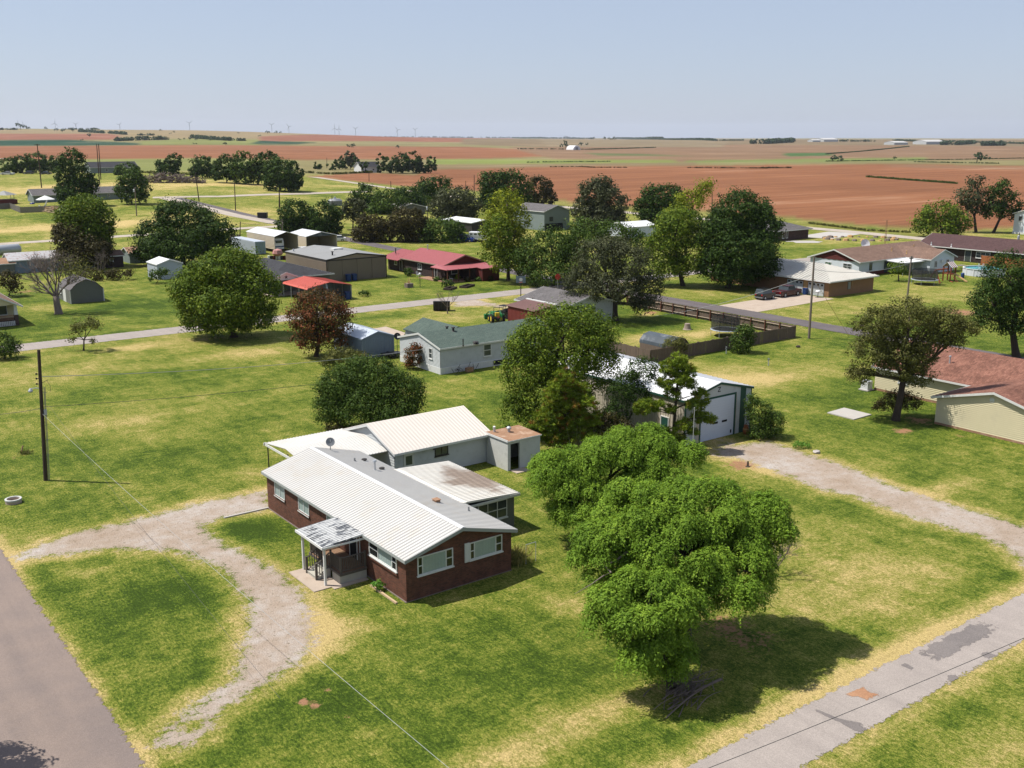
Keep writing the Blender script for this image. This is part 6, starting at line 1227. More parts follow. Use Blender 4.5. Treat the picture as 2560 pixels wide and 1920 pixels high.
mid = [('round_field_tree', 'grey-green tree standing before the red field, left of the pair', (1300, 505), [(1285, 420, 38, 30), (1315, 440, 42, 36), (1262, 455, 28, 30), (1310, 480, 44, 26), (1300, 398, 22, 16)], 'leaf_grey'),
       ('round_field_tree', 'dark tree against the red field, behind the yellow-pointed one', (1425, 500), [(1430, 425, 48, 28), (1400, 450, 32, 28), (1460, 445, 34, 28)], 'leaf_dark'),
       ('dense_tree', 'dense green double-crowned tree in front of the grey barn', (1085, 470), [(1065, 400, 34, 30), (1105, 400, 42, 32), (1075, 430, 42, 26), (1120, 435, 32, 22)], 'leaf_dark'),
       ('dense_tree', 'open bronze-green tree right of the double-crowned one', (1170, 445), [(1165, 405, 30, 24), (1185, 420, 16, 16)], 'leaf_brown'),
       ('dense_tree', 'wide grey-green tree behind the trailer shed', (985, 480), [(985, 430, 44, 24), (960, 450, 34, 24), (1010, 450, 30, 24)], 'leaf_grey'),
       ('dense_tree', 'dark green tree right behind the red-roofed house', (955, 545), [(955, 500, 46, 28), (920, 520, 28, 22), (985, 518, 30, 24), (1005, 530, 18, 18)], 'leaf_mid'),
       ('dense_tree', 'small green tree standing behind the blue car', (990, 515), [(985, 498, 18, 18)], 'leaf_dark'),
       ('bronze_tree', 'bronze-brown tree nearest the hangar roof', (808, 545), [(802, 488, 36, 26), (788, 512, 30, 26), (824, 510, 28, 28)], 'leaf_brown'),
       ('bronze_tree', 'taller bronze-brown tree behind the red-roofed house chimney', (875, 545), [(880, 474, 42, 26), (858, 492, 28, 28), (900, 496, 30, 28), (878, 515, 24, 20)], 'leaf_brown'),
       ('bushy_tree', 'dark tree left of the pair behind the white carport', (645, 505), [(640, 460, 38, 28), (620, 485, 24, 22), (655, 488, 30, 20)], 'leaf_dark'),
       ('bushy_tree', 'dark tree right of the pair behind the white carport', (700, 508), [(700, 465, 36, 30), (715, 490, 26, 22), (680, 488, 24, 20)], 'leaf_dark'),
       ('open_tree', 'thin open-crowned tree in front of the storage tank', (762, 497), [(765, 445, 26, 18), (750, 465, 18, 16), (775, 468, 16, 16)], 'leaf_grey'),
       ('clipped_cedar', 'first dark clipped evergreen of the row by the storage tank', (795, 455), [(792, 424, 34, 24), (785, 442, 26, 16), (810, 440, 24, 18)], 'leaf_dark'),
       ('clipped_cedar', 'brighter striped evergreen in the middle of the clipped row', (830, 462), [(838, 436, 40, 26), (815, 450, 26, 14)], 'leaf_mid'),
       ('clipped_cedar', 'last dark clipped evergreen of the row before the round tree', (872, 455), [(876, 430, 38, 26), (900, 440, 30, 22)], 'leaf_dark'),
       ('round_tree', 'round dark tree rising over the clipped evergreens', (935, 440), [(938, 400, 36, 18), (915, 415, 22, 18)], 'leaf_dark'),
       ('huge_round_tree', 'huge rounded dark green tree beside the white shed', (395, 572), [(400, 470, 60, 34, 2), (340, 510, 46, 42), (455, 505, 50, 40), (395, 525, 75, 36, -2), (330, 540, 40, 24), (480, 530, 30, 28), (370, 450, 30, 16, 2)], 'leaf_dark'),
       ('bright_crowned_tree', 'bright green crowned tree above the tangled shrubs', (190, 575), [(185, 450, 44, 28), (150, 470, 32, 28), (215, 475, 34, 32), (185, 495, 50, 28), (225, 505, 20, 18)], 'leaf_maple'),
       ('tangled_tree', 'dark tangled tree below the bright green crown', (170, 580), [(150, 510, 34, 24), (130, 500, 18, 16), (190, 540, 44, 32), (150, 550, 30, 26), (215, 545, 26, 30)], 'leaf_brown'),
       ('olive_tree', 'spreading dark tree in front of the grey-green house', (160, 445), [(155, 345, 28, 22), (140, 375, 22, 22), (175, 380, 26, 22), (160, 410, 36, 22), (195, 400, 18, 18), (150, 430, 24, 14)], 'leaf_dark'),
       ('yard_tree', 'rounded tree at the right end of the grey-green house', (285, 442), [(285, 385, 28, 20), (300, 405, 24, 20), (270, 410, 22, 20), (290, 425, 28, 14)], 'leaf_mid'),
       ('lane_tree', 'lone dark tree behind the big brush heap', (367, 385), [(375, 345, 16, 12), (365, 360, 26, 14), (345, 352, 10, 7)], 'leaf_dark'),
       ('lane_tree', 'dark shrub-like tree right of the porch farmhouse', (282, 378), [(275, 365, 24, 12), (262, 370, 16, 9)], 'leaf_mid')]
for nm, lb_, bpx, lo, lf in mid: tree(nm, lb_, bpx, lo, lf, 1.25, .95, .2 if nm != 'huge_round_tree' else .4, extra=2, skirt=nm not in ('open_tree', 'yard_tree', 'bronze_tree'))
row = [((455, 385), (440, 358, 28, 22), 'first'), ((490, 395), (488, 360, 26, 26), 'second'), ((530, 398), (528, 358, 28, 28), 'third'), ((575, 400), (578, 352, 30, 26), 'fourth'), ((605, 413), (608, 375, 34, 32), 'fifth'), ((635, 412), (635, 378, 20, 28), 'sixth')]
for bpx, l, od in row: tree('windbreak_tree', '%s tree of the dark windbreak row, counting from the brush heap' % od, bpx, [l, (l[0] - l[2] * .5, l[1] + l[3] * .5, l[2] * .7, l[3] * .6), (l[0] + l[2] * .4, l[1] + l[3] * .45, l[2] * .7, l[3] * .6)], 'leaf_dark' if int(l[0]) % 3 else 'leaf_mid', 1.0, .95, .2, extra=1, group='dark windbreak row', skirt=True)
orchard = [((690, 366), (685, 357, 10, 8), 'short bush'), ((718, 368), (715, 360, 10, 7), 'round bush'), ((733, 366), (732, 352, 12, 13), 'dark tree'), ((757, 366), (752, 343, 16, 16), 'grey tree'), ((772, 368), (770, 350, 10, 14), 'narrow tree')]
cot = [(788, 356, 10, 8, 'low tree left of the white cottage'), (822, 350, 9, 22, 'tall poplar-like tree behind the white cottage'), (845, 350, 20, 18, 'wide dark tree right of the white cottage'), (870, 352, 18, 20, 'dense dark tree two along from the white cottage'), (892, 345, 18, 18, 'broad tree near the end of the cottage grove'), (905, 360, 15, 12, 'low dark tree near the end of the cottage grove'), (930, 352, 13, 14, 'open tree ending the cottage grove')]
for bpx, l, od in orchard: tree('lane_bush', '%s in the gappy line left of the white cottage' % od, bpx, [l, (l[0] + 4, l[1] + 4, l[2] * .7, l[3] * .6)], 'leaf_grey' if 'grey' in od else 'leaf_dark', 1.0, 1.0, .2, extra=1, skirt=True)
for x, y, rx, ry, lb_ in cot: tree('grove_tree', lb_, (x, 374), [(x, y, rx, ry), (x + rx * .3, y + ry * .5, rx * .8, ry * .5)], 'leaf_dark', 1.0, 1.0, .25, extra=1, skirt=True)
lft = [(14, 355, 22, 14), (48, 350, 24, 16), (78, 345, 22, 16), (105, 350, 20, 16), (35, 365, 14, 8)]
for i, (x, y, rx, ry) in enumerate(lft): tree('farm_tree', 'dark tree in the belt behind the white pickup', (x, 374), [(x, y, rx, ry), (x + rx * .4, y + ry * .5, rx * .7, ry * .5)], 'leaf_dark' if i % 2 else 'leaf_mid', 1.0, 1.0, .25, extra=1, group='tree belt behind the white pickup', skirt=True)
# --- right-hand trees
tree('leaning_elm', 'airy olive-green tree leaning over the cream house', (1935, 908), [(1890, 700, 50, 42), (1965, 680, 64, 38, .5), (2040, 695, 48, 32), (1880, 765, 52, 45, -.5), (1945, 770, 52, 48, -.6), (2085, 705, 34, 24), (1855, 810, 34, 24), (1975, 810, 40, 30), (1925, 725, 45, 40, 1), (2005, 735, 44, 36), (1990, 775, 38, 32), (2060, 735, 30, 24)], 'leaf_olive', .85, .8, .30, cr=.62, extra=4, shell=(.35, 1.0), fork=.55)
tree('base_bush', 'dark bush growing around the trunk of the leaning airy tree', (1940, 900), [(1925, 868, 28, 26), (1960, 868, 30, 24), (1900, 878, 14, 12)], 'leaf_brown', .85, .75, .05, cat='bush', cr=.5, fork=.2)
tree('edge_oak', 'large dark glossy tree cut by the right picture border', (2195, 772), [(2180, 600, 56, 50), (2140, 650, 44, 42), (2200, 660, 60, 52), (2250, 620, 60, 70, .5), (2130, 690, 28, 24, -.5), (2195, 705, 40, 20, -.5)], 'leaf_dark', 1.0, .85, .4, cr=1.0, extra=4)
tree('round_elm', 'bright round tree before the maroon-roofed house', (2037, 512), [(2030, 460, 40, 24), (2000, 480, 30, 24), (2065, 480, 34, 24), (2035, 492, 46, 18)], 'leaf_maple', 1.0, .95, .3, cr=1.6)
tree('field_elm', 'two-trunked dark tree at the edge of the red field, left trunk', (2108, 502), [(2110, 395, 18, 12), (2095, 425, 28, 22), (2120, 440, 26, 28), (2085, 450, 20, 18)], 'leaf_grey', .9, .95, .35, cr=1.6)
tree('field_elm', 'two-trunked dark tree at the edge of the red field, right trunk', (2146, 503), [(2160, 412, 26, 22), (2180, 440, 26, 26), (2150, 450, 26, 26), (2195, 465, 14, 16)], 'leaf_dark', .9, .95, .35, cr=1.6)
tree('patio_tree', 'small round tree beside the utility pole near the patio cover', (1941, 607), [(1941, 580, 20, 13)], 'leaf_maple', .95, .85, .12, cr=.9)
tree('corner_bush', 'dark green bush growing through the board fence', (1605, 762), [(1605, 728, 26, 26), (1600, 748, 22, 16), (1615, 712, 16, 12)], 'leaf_mid', 1.0, .85, .06, cat='bush', cr=.6, fork=.2)
tree('workshop_bush', 'leafy bush crowding the right wall of the workshop', (1655, 945), [(1640, 895, 30, 34), (1672, 915, 32, 28), (1650, 930, 36, 16), (1625, 870, 14, 18)], 'leaf_mid', 1.0, .75, .06, cat='bush', cr=.5, fork=.2)
tree('verge_weeds', 'low patch of tall weeds beside the gravel by the workshop bush', (1730, 968), [(1725, 960, 14, 7), (1742, 962, 9, 6)], 'leaf_bright', .9, .6, 0, cat='weeds', cr=.25)
tree('shed_shrub', 'loose shrub beside the small white shed', (338, 612), [(335, 595, 18, 13), (350, 588, 12, 10)], 'leaf_mid', .8, .8, .05, cat='shrub', cr=.6, fork=.2)
tree('left_bush', 'round dark bush at the left border below the street', (10, 775), [(5, 745, 34, 26), (20, 758, 22, 18)], 'leaf_mid', 1.0, .9, .12, cat='bush', cr=.8)
tree('porch_shrub', 'dark shrub behind the lattice-porch bungalow', (20, 640), [(15, 605, 26, 18), (32, 620, 14, 16)], 'leaf_brown', 1.0, .9, .08, cat='shrub', cr=.8)
tree('sapling', 'small thin young tree beside the street in the open lawn', (181, 757), [(183, 700, 28, 16), (165, 712, 16, 9), (205, 700, 14, 10), (155, 733, 7, 4), (205, 735, 9, 4)], 'leaf_olive', .6, .75, .09, cr=.6, extra=5, fork=.6)
tree('deck_plant', 'small bright green plant at the brick wall near the deck', (816, 1275), [(815, 1262, 12, 11)], 'leaf_bright', 1.1, .8, 0, cat='plant', cr=.22)
# tall ornamental grass by the house corner
og = fwp((1118, 1215)); gr = thing('ornamental_grass', 'clump of tall straw-tipped grass at the back corner of the brick house', 'grass clump', og); n = 420; d_ = sph(n); d_[:, 2] = np.abs(d_[:, 2]) + .9; d_ /= np.linalg.norm(d_, axis=1, keepdims=True); ln = .6 + .9 * RNG.random(n)
o = bpy.data.objects.new('blades', leaf_mesh('blades', RNG.normal(size=(n, 3)) * np.array([.22, .22, 0]) + d_ * (ln / 2)[:, None], sph(n), ln, .05, T=d_, material='leaf_reed')); COL.objects.link(o); o.parent = gr
tf = thing('garden_trellis', 'thin pale metal frame standing beside the tall grass clump', 'trellis', og + Vector((.25, -.5, 0))); mb = MB()
for a, b_ in (((0, 0, 0), (0, 0, 1.25)), ((.75, 0, 0), (.75, 0, 1.25)), ((0, 0, 1.25), (.75, 0, 1.25))): mb.tube(a, b_, .02, n=5)
mb.build('frame', 'galv', tf, local=True)
def tuft(name, label, c, n, h, w, lf, cat='weeds', lw=.05):
    t = thing(name, label, cat, c); d_ = sph(n); d_[:, 2] = np.abs(d_[:, 2]) + .8; d_ /= np.linalg.norm(d_, axis=1, keepdims=True); ln = h * (.5 + .6 * RNG.random(n))
    o = bpy.data.objects.new('blades', leaf_mesh('blades', RNG.normal(size=(n, 3)) * np.array([w, w, 0]) + d_ * (ln / 2)[:, None], sph(n), ln, lw, T=d_, material=lf)); COL.objects.link(o); o.parent = t; return t
tree('yucca', 'spiky yellow-green bush on the fence line before the arched shed', (1458, 772), [(1458, 742, 22, 16), (1445, 755, 16, 14), (1472, 752, 15, 14)], 'leaf_olive', .9, .9, .05, cat='bush', cr=.5, fork=.2, ratio=.3)
tuft('shed_weeds', 'dry reedy weeds along the wall of the blue shed', fwp((765, 776)), 300, 1.6, .9, 'leaf_reed', lw=.06)
# --- bare tree
bt = fwp((127, 678)); dead = thing('bare_tree', 'leafless grey tree with thick forked trunk in front of the gambrel shed', 'tree', bt); mb = MB(); rnd = random.Random(21)
mb.path([Vector((0, 0, -.2)), Vector((0, 0, .2)), Vector((-.1, .1, 1.6)), Vector((-.1, .1, 2.6))], [.75, .55, .45, .42], 10)
for dx, dy, L_ in ((-.9, .5, 2.3), (.75, -.45, 2.1), (-.35, .2, 2.8), (.3, .1, 2.6), (-1.2, .9, 1.7), (.2, .4, 2.4)): twig_tree(mb, Vector((-.1, .1, 2.4)), Vector((dx, dy, 1.05)).normalized(), L_, .17, 5, .42, .10, rnd)
mb.build('trunk', 'bark_grey', dead, local=True, smooth=True); C = RNG.normal(size=(900, 3)) * np.array([1.4, 1.4, .9]) + np.array([2.4, -.6, 6.6]); crown_obj(dead, leaf_mesh('crown', C, sph(900), .3, .16, material='leaf_olive'))
for px, L_, lb_ in (((215, 585), 1.9, 'grey dead shrub tangled beside the dark hut'), ((100, 590), 1.7, 'bare brushy shrub left of the leafless tree'), ((245, 575), 1.5, 'dead brushwood shrub near the brown-roofed hut')):
    t = thing('dead_shrub', lb_, 'shrub', fwp(px)); mb = MB(); rnd = random.Random(px[0])
    for k in range(7): twig_tree(mb, Vector((rnd.uniform(-.8, .8), rnd.uniform(-.8, .8), 0)), Vector((rnd.gauss(0, .4), rnd.gauss(0, .4), 1)).normalized(), L_, .06, 3, .4, .1, rnd)
    mb.build('twigs', 'bark_grey', t, local=True)
bt2 = PX(*R(3, 1098, 1255)); dd_ = thing('bare_sapling', 'bare thin sapling beside the black dumpster', 'tree', bt2); mb = MB(); rnd = random.Random(2); mb.tube((0, 0, -.1), (0, 0, .9), .09, .07, 6)
for k in range(6): twig_tree(mb, Vector((0, 0, .85)), Vector((rnd.gauss(0, .5), rnd.gauss(0, .5), 1)).normalized(), 1.3, .035, 3, .3, .15, rnd)
mb.build('trunk', 'bark_grey', dd_, local=True)
tree('hedge_row', 'low weedy hedge along the back lot by the dark hut', (215, 605), [(190, 592, 26, 12), (225, 595, 28, 11), (260, 592, 26, 10)], 'leaf_brown', .9, .8, 0, cat='hedge', cr=.8)
tree('yard_shrub', 'trimmed dark evergreen ball on the lawn of the red-roofed house', (970, 620), [(968, 613, 14, 7)], 'leaf_dark', 1.2, .8, 0, cat='shrub', cr=.5)
tree('yard_shrub', 'dark blue-green shrub by the porch of the red-roofed house', (828 + 50, 592) if False else (884, 596), [(884, 588, 10, 9)], 'leaf_dark', 1.1, .8, 0, cat='shrub', cr=.5)
tree('flower_bush', 'yellow flowering bush at the porch corner of the red-roofed house', (989, 605), [(989, 600, 5, 7)], 'leaf_yellow', 1.1, .8, 0, cat='bush', cr=.4)
tree('carport_bush', 'low dark bush beside the right post of the red carport', (785, 640), [(785, 634, 16, 5)], 'leaf_mid', 1.0, .8, 0, cat='bush', cr=.5)
for i, (x, y) in enumerate(((945, 607), (958, 608), (972, 604), (1010, 608), (1035, 607), (1060, 606))): tree('bed_plant', 'low plant in the flower bed along the red-roofed house', (x, y), [(x, y - 4, 6, 4)], 'leaf_brown' if i % 2 else 'leaf_mid', 1., .8, 0, cat='plant', cr=.4, group='bed plants along the red-roofed house')
# road shadow: a tree standing just outside the left border throws its shade on the road
rt = Vector((2.3, 44.3, 0)); t = thing('roadside_tree', 'tree outside the left border whose shade falls on the road', 'tree', rt)
lb = [((2.9, 43.9, 5.2), (1.6, 1.6, 1.2)), ((3.2, 43.2, 4.6), (1.1, 1.1, .9))]; C, N, v, a = crown_points(lb, 90, 60, .5); C -= np.array(rt); crown_obj(t, leaf_mesh('crown', C, N, .26, .17, v=v, a=a, material='leaf_mid')); trunk_for(t, rt, lb, .16)
# ---------------------------------------------------------------- utility poles and wires
def pole(label, bpx, tpx, r=.13, m_='pole_wood', arm=None, trans=False, group=None, base=None, hgt=None):
    base = PX(*bpx) if base is None else base
    top = AT(tpx[0], tpx[1], FW(base)) if hgt is None else base + Vector((0, 0, hgt))
    t = thing('utility_pole', label, 'utility pole', base, group=group); mb = MB(); mb.tube(base - Vector((0, 0, .3)), top, r * 1.15, r * .8, n=8); mb.build('shaft', m_, t)
    if arm:
        c = top - Vector((0, 0, .35)); a = Vector((.8, .6, 0)) * arm if False else Vector((1, 0, 0)) * arm; mb = MB(); mb.tube(c - a, c + a, r * .55, n=4); mb.build('cross_arm', m_, t)
        for k in (-.9, -.4, .4, .9): mb = MB(); q_ = c + a * k; mb.tube(q_, q_ + Vector((0, 0, .28)), r * .35, r * .25, n=6); mb.build('insulator', 'grey_metal', t)
    if trans: mb = MB(); c = top - Vector((0, 0, 1.3)) + Vector((-r * 2.4, -r * .8, 0)); mb.lathe(c, [(0, 0), (.22, 0), (.24, .1), (.24, .75), (.15, .85), (0, .85)], 10); mb.build('transformer', 'galv', t)
    return t, base, top
t, PB1, PT1 = pole('tall dark pole with conduit and street light at the left lawn', Z('c', 350, 1600), Z('c', 297, 598), .14)
def onp(f): return PB1.lerp(PT1, f)
for f in (.745, .785, .82): mb = MB(); q_ = onp(f) + Vector((-.22, .16, 0)); mb.tube(onp(f), q_, .03, n=5); mb.lathe(q_, [(.05, -.06), (.07, 0), (.05, .06)], 8); mb.build('insulator', 'dark_trim', t)
q_ = onp(.71); mb = MB(); mb.path([q_, q_ + Vector((-.3, .2, .05)), q_ + Vector((-.6, .42, 0))], .03, 5); mb.build('lamp_arm', 'galv', t); mb = MB(); mb.lathe(q_ + Vector((-.62, .44, -.22)), [(.02, .25), (.1, .16), (.17, .06), (.17, 0), (.08, -.08), (0, -.1)], 10); mb.build('lamp_head', 'galv', t)
for o_ in ((.19, -.13), (.25, -.18)): mb = MB(); mb.tube(PB1 + Vector((o_[0], o_[1], 0)), PB1.lerp(PT1, .72) + Vector((o_[0], o_[1], 0)), .024, n=6); mb.build('conduit', 'grey_metal', t)
mb = MB()
for f in (.05, .2, .32, .5, .68): mb.tube(onp(f), onp(f) + Vector((.34, -.25, 0)), .02, n=4)
mb.build('standoff_bracket', 'grey_metal', t); mb = MB(); q_ = onp(.53) + Vector((.2, -.14, 0)); mb.box(q_.x - .1, q_.y - .08, q_.z - .2, q_.x + .1, q_.y + .08, q_.z + .2); mb.build('junction_box', 'galv', t); mb = MB(); q_ = onp(.745); limb(mb, q_, q_ + Vector((.5, -.3, .3)), .02, .015); limb(mb, q_ + Vector((.4, -.25, .2)), q_ + Vector((.55, -.4, -.6)), .015, .012); mb.build('wire_coil', 'wire', t)
t2, PB2, PT2 = pole('grey weathered pole with guy wire beside the board fence corner', Z(8, 1912, 1370), Z(8, 1953, 742), .14, 'pole_grey')
g0 = PX(*R(5, 1490, 1355)); mb = MB(); mb.tube(PT2.lerp(PB2, .25), g0, .022, n=5); mb.build('guy_wire', 'ochre', t2)
t3, PB3, PT3 = pole('thin grey pole behind the leaning airy tree', (2264, 785), R(6, 485, 490), .13, 'pole_grey', arm=.45)
for lb_, b_, tp_, kw in (('pole with cross arm before the tree belt and white pickup', Z(5, 320, 585), Z(5, 285, 245), dict(arm=1.1, r=.2)), ('left one of the twin poles by the porch farmhouse', Z(5, 765, 555), Z(5, 742, 245), dict(r=.2)), ('right one of the twin poles by the porch farmhouse', Z(5, 775, 520), Z(5, 757, 245), dict(r=.2)),
                         ('pole with transformer near the yard tree', Z(5, 1050, 800), Z(5, 1035, 580), dict(r=.16, trans=True, m_='pole_grey')), ('pole beside the lane by the brush heap', Z(5, 1530, 690), Z(5, 1500, 465), dict(r=.17)), ('pole in the meadow between lane and windbreak', Z(5, 1810, 760), Z(5, 1800, 540), dict(r=.16)),
                         ('pole in front of the windbreak end', Z(5, 2150, 735), Z(5, 2145, 590), dict(r=.15)), ('pole standing by the shipping container', Z(6, 620, 625), Z(6, 617, 350), dict(r=.13)), ('pole standing before the caravan cover', Z(6, 945, 600), Z(6, 938, 330), dict(r=.13, m_='pole_grey')),
                         ('pole left of the bushy pair of trees', Z(6, 915, 260), Z(6, 915, 95), dict(r=.16)), ('short pole by the storage tank', Z(6, 1322, 230), Z(6, 1320, 150), dict(r=.16)), ('pole beside the east road near the clipped row', Z(6, 1775, 125), Z(6, 1772, 40), dict(r=.18, trans=False)),
                         ('left pole of the pair in front of the red field', Z(7, 812, 240), Z(7, 812, 160), dict(r=.16)), ('right taller pole of the pair in front of the red field', Z(7, 877, 260), Z(7, 877, 115), dict(r=.18)), ('pole rising between grey-green and dark field trees', Z(8, 170, 470), Z(8, 170, 250), dict(r=.16)),
                         ('pole among the big shade trees at the field edge', Z(8, 1170, 420), Z(8, 1168, 230), dict(r=.14)), ('pole left of the two-trunked field tree', Z('a', 1778, 470), Z('a', 1790, 298), dict(r=.16, m_='pole_grey')), ('transformer pole at the right border by the maroon roof', R(6, 2120, 560), R(6, 2140, 140), dict(r=.15, trans=True, m_='pole_grey')),
                         ('short pole with transformer beside the red lean-to', R(7, 590, 445), R(7, 592, 200), dict(r=.15, trans=True, m_='pole_grey')), ('transformer pole hidden in trees behind the red-roofed house', Z(7, 520, 560), Z(7, 520, 345), dict(r=.13, trans=True)), ('slim pole at the cottage grove', Z(7, 70, 165), Z(7, 68, 90), dict(r=.16)), ('slim pole left of the cottage grove', (640 + 612 * .2893, 270 + 520 * .2893), (640 + 612 * .2893, 270 + 430 * .2893), dict(r=.2))):
    pole(lb_, b_, tp_, **kw)
def wire(label, a, b, sag=.6, r=.014, m_='wire', n=24):
    a, b = Vector(a), Vector(b); mb = MB(); mb.path([a.lerp(b, i / n) - Vector((0, 0, sag * 4 * (i / n) * (1 - i / n))) for i in range(n + 1)], r, 4, False); o = mb.build('overhead_wire', m_); tag(o, label, 'wire'); return o
wire('pale overhead wire running from the left lawn pole to the mobile home', onp(.80), AT(*Z(4, 1000, 590), 110), .5, .022, 'wire_pale')
wire('dark overhead wire running from the left lawn pole past the large thicket', onp(.57), AT(*Z(4, 150, 860), 86) + (AT(*Z(4, 150, 860), 86) - onp(.57)) * .0, .15, .016)
wire('dark overhead wire leaving the left lawn pole towards the left border', onp(.56), AT(-60, 680 + 1105 * .3255, 76), .1, .016)
wire('pale overhead wire crossing the gravel drive towards the lower lawn', onp(.52), AT(1140, 1935, 32.5), .35, .011, 'wire_pale')
wire('thin dark overhead wire crossing the turnaround lawn', onp(.70) + Vector((.4, -.3, -1.2)), AT(700, 1745, 36), .3, .008)
wire('thick dark cable hanging over the alley', AT(1600, 1987, 31), AT(2640, 1560, 38), .12, .016)
wire('pale wire strung from the fence-corner pole across the fenced yard', PT2 - Vector((0, 0, 2.2)), AT(*Z(8, 385, 1230), 150), 1.2, .028, 'wire_pale')
wire('pale wire strung from the fence-corner pole to the thin grey pole', PT2 - Vector((0, 0, 1.6)), PT3 - Vector((0, 0, 1.0)), .8, .024, 'wire_pale')
wire('dark wire strung between the container pole and the caravan-cover pole', AT(*Z(6, 618, 360), 232), AT(*Z(6, 938, 345), 232), .5, .04)

# ---------------------------------------------------------------- board fence round the back yard
fn = thing('board_fence', 'brown board privacy fence around the yard with the trampoline', 'fence', (106, 81, 0))
def fence_run(p0, p1, h, m_, off, rails=True, inside=None, par=None, pm='post_red', pr=.07, gap=2.42):
    par = par or fn
    p0, p1 = Vector((*p0, 0)), Vector((*p1, 0)); L_ = (p1 - p0).length; t = (p1 - p0) / L_; nn = Vector((-t.y, t.x, 0)) * off; n = int(L_ / .152); mb = MB(); rnd = random.Random(int(L_ * 10))
    for i in range(n):
        a = p0 + t * (i * L_ / n); b_ = p0 + t * ((i + .92) * L_ / n); hh = h + rnd.uniform(-.03, .03); o = nn * (1 + rnd.uniform(-.2, .2))
        z0 = float(terrain(a.x, a.y)); mb.add([(*(a + o).xy, z0), (*(b_ + o).xy, z0), (*(b_ + o).xy, z0 + hh), (*(a + o).xy, z0 + hh), (*(a + o * 1.35).xy, z0), (*(b_ + o * 1.35).xy, z0), (*(b_ + o * 1.35).xy, z0 + hh), (*(a + o * 1.35).xy, z0 + hh)], [(0, 1, 2, 3), (7, 6, 5, 4), (3, 2, 6, 7), (0, 3, 7, 4), (1, 5, 6, 2)])
    mb.build('pickets', m_, par, kind='stuff')
    for zr in ((.35, h - .25) if rails else ()):
        mb = MB(); z0 = float(terrain(p0.x, p0.y)); mb.tube(p0 + Vector((0, 0, zr + z0)), p1 + Vector((0, 0, zr + z0)), .055, n=4); mb.build('rail', 'rail_wood', par)
    k = int(L_ / gap)
    for i in range(k + 1): mb = MB(); c = p0 + t * (L_ * i / k) - nn * .6; z0 = float(terrain(c.x, c.y)); mb.box(c.x - pr, c.y - pr, z0, c.x + pr, c.y + pr, z0 + h + .05); mb.build('post', pm, par)
fence_run((106.1, 81.0), (106.4, 112.5), 1.5, 'fence_wood', -.09)
fence_run((80.6, 81.1), (106.0, 80.9), 1.5, 'fence_wood', -.09, pm='fence_wood')
fence_run((80.5, 94.0), (80.5, 81.1), 1.5, 'fence_wood', -.09, pm='fence_wood')
f2 = thing('picket_fence', 'short grey picket fence between tractor and red lean-to', 'fence', (84, 104, 0)); fence_run((82.4, 105.0), (82.6, 101.5), 1.2, 'fence_grey', .06, par=f2, pm='fence_grey')
ya, yb, yc = PX(*R(8, 185, 607)), PX(*R(8, 545, 595)), PX(*R(8, 92, 572))
f3 = thing('grey_board_fence', 'weathered grey board fence around the yard with the white umbrella', 'fence', ya); fence_run(ya.xy, yb.xy, 1.8, 'fence_grey', -.1, par=f3, pm='fence_grey'); fence_run(yc.xy, ya.xy, 1.8, 'fence_grey', -.1, par=f3, pm='fence_grey'); yd = PX(*R(8, 0, 578)); fence_run(yd.xy, yc.xy, 1.8, 'fence_grey', -.1, par=f3, pm='fence_grey')
oc = PX(*R(6, 1150, 640)); oe = PX(*R(6, 1960, 705)); f4 = thing('orange_fence', 'orange-brown board fence behind the swimming pool', 'fence', oc); fence_run((198.0, 107), (198.0, 88.0), 1.9, 'orange_board', -.1, par=f4, pm='orange_board')

# curved tarp shed in the fenced yard, stump, trampolines
ts = thing('arched_shed', 'dark arched storage shed inside the fenced yard', 'shed', (85.5, 81.6, 0)); pr = [(83.9, .0), (87.1, .0), (87.1, 1.1)] + [(85.5 + 1.6 * math.cos(a), 1.1 + 1.15 * math.sin(a)) for a in np.linspace(.3, math.pi - .3, 5)] + [(83.9, 1.1)]
mb = MB(); mb.prism(pr, 'y', 81.6, 86.4); mb.build('body', 'fence_wood', ts); mb = MB(); ar = pr[2:]
for (xa, za), (xb, zb_) in zip(ar[:-1], ar[1:]): mb.slab([(xa, 81.45, za + .05), (xb, 81.45, zb_ + .05), (xb, 86.5, zb_ + .05), (xa, 86.5, za + .05)], .05)
mb.build('tarp_roof', 'tarp_blue', ts)
sp_ = PX(*R(4, 795, 420)); stp = thing('tree_stump', 'pale cut tree stump in the fenced yard', 'stump', sp_); mb = MB(); mb.lathe(sp_, [(.62, 0), (.48, .15), (.40, .5), (.37, .8), (0, .82)], 12); mb.build('body', 'bark_pale', stp)
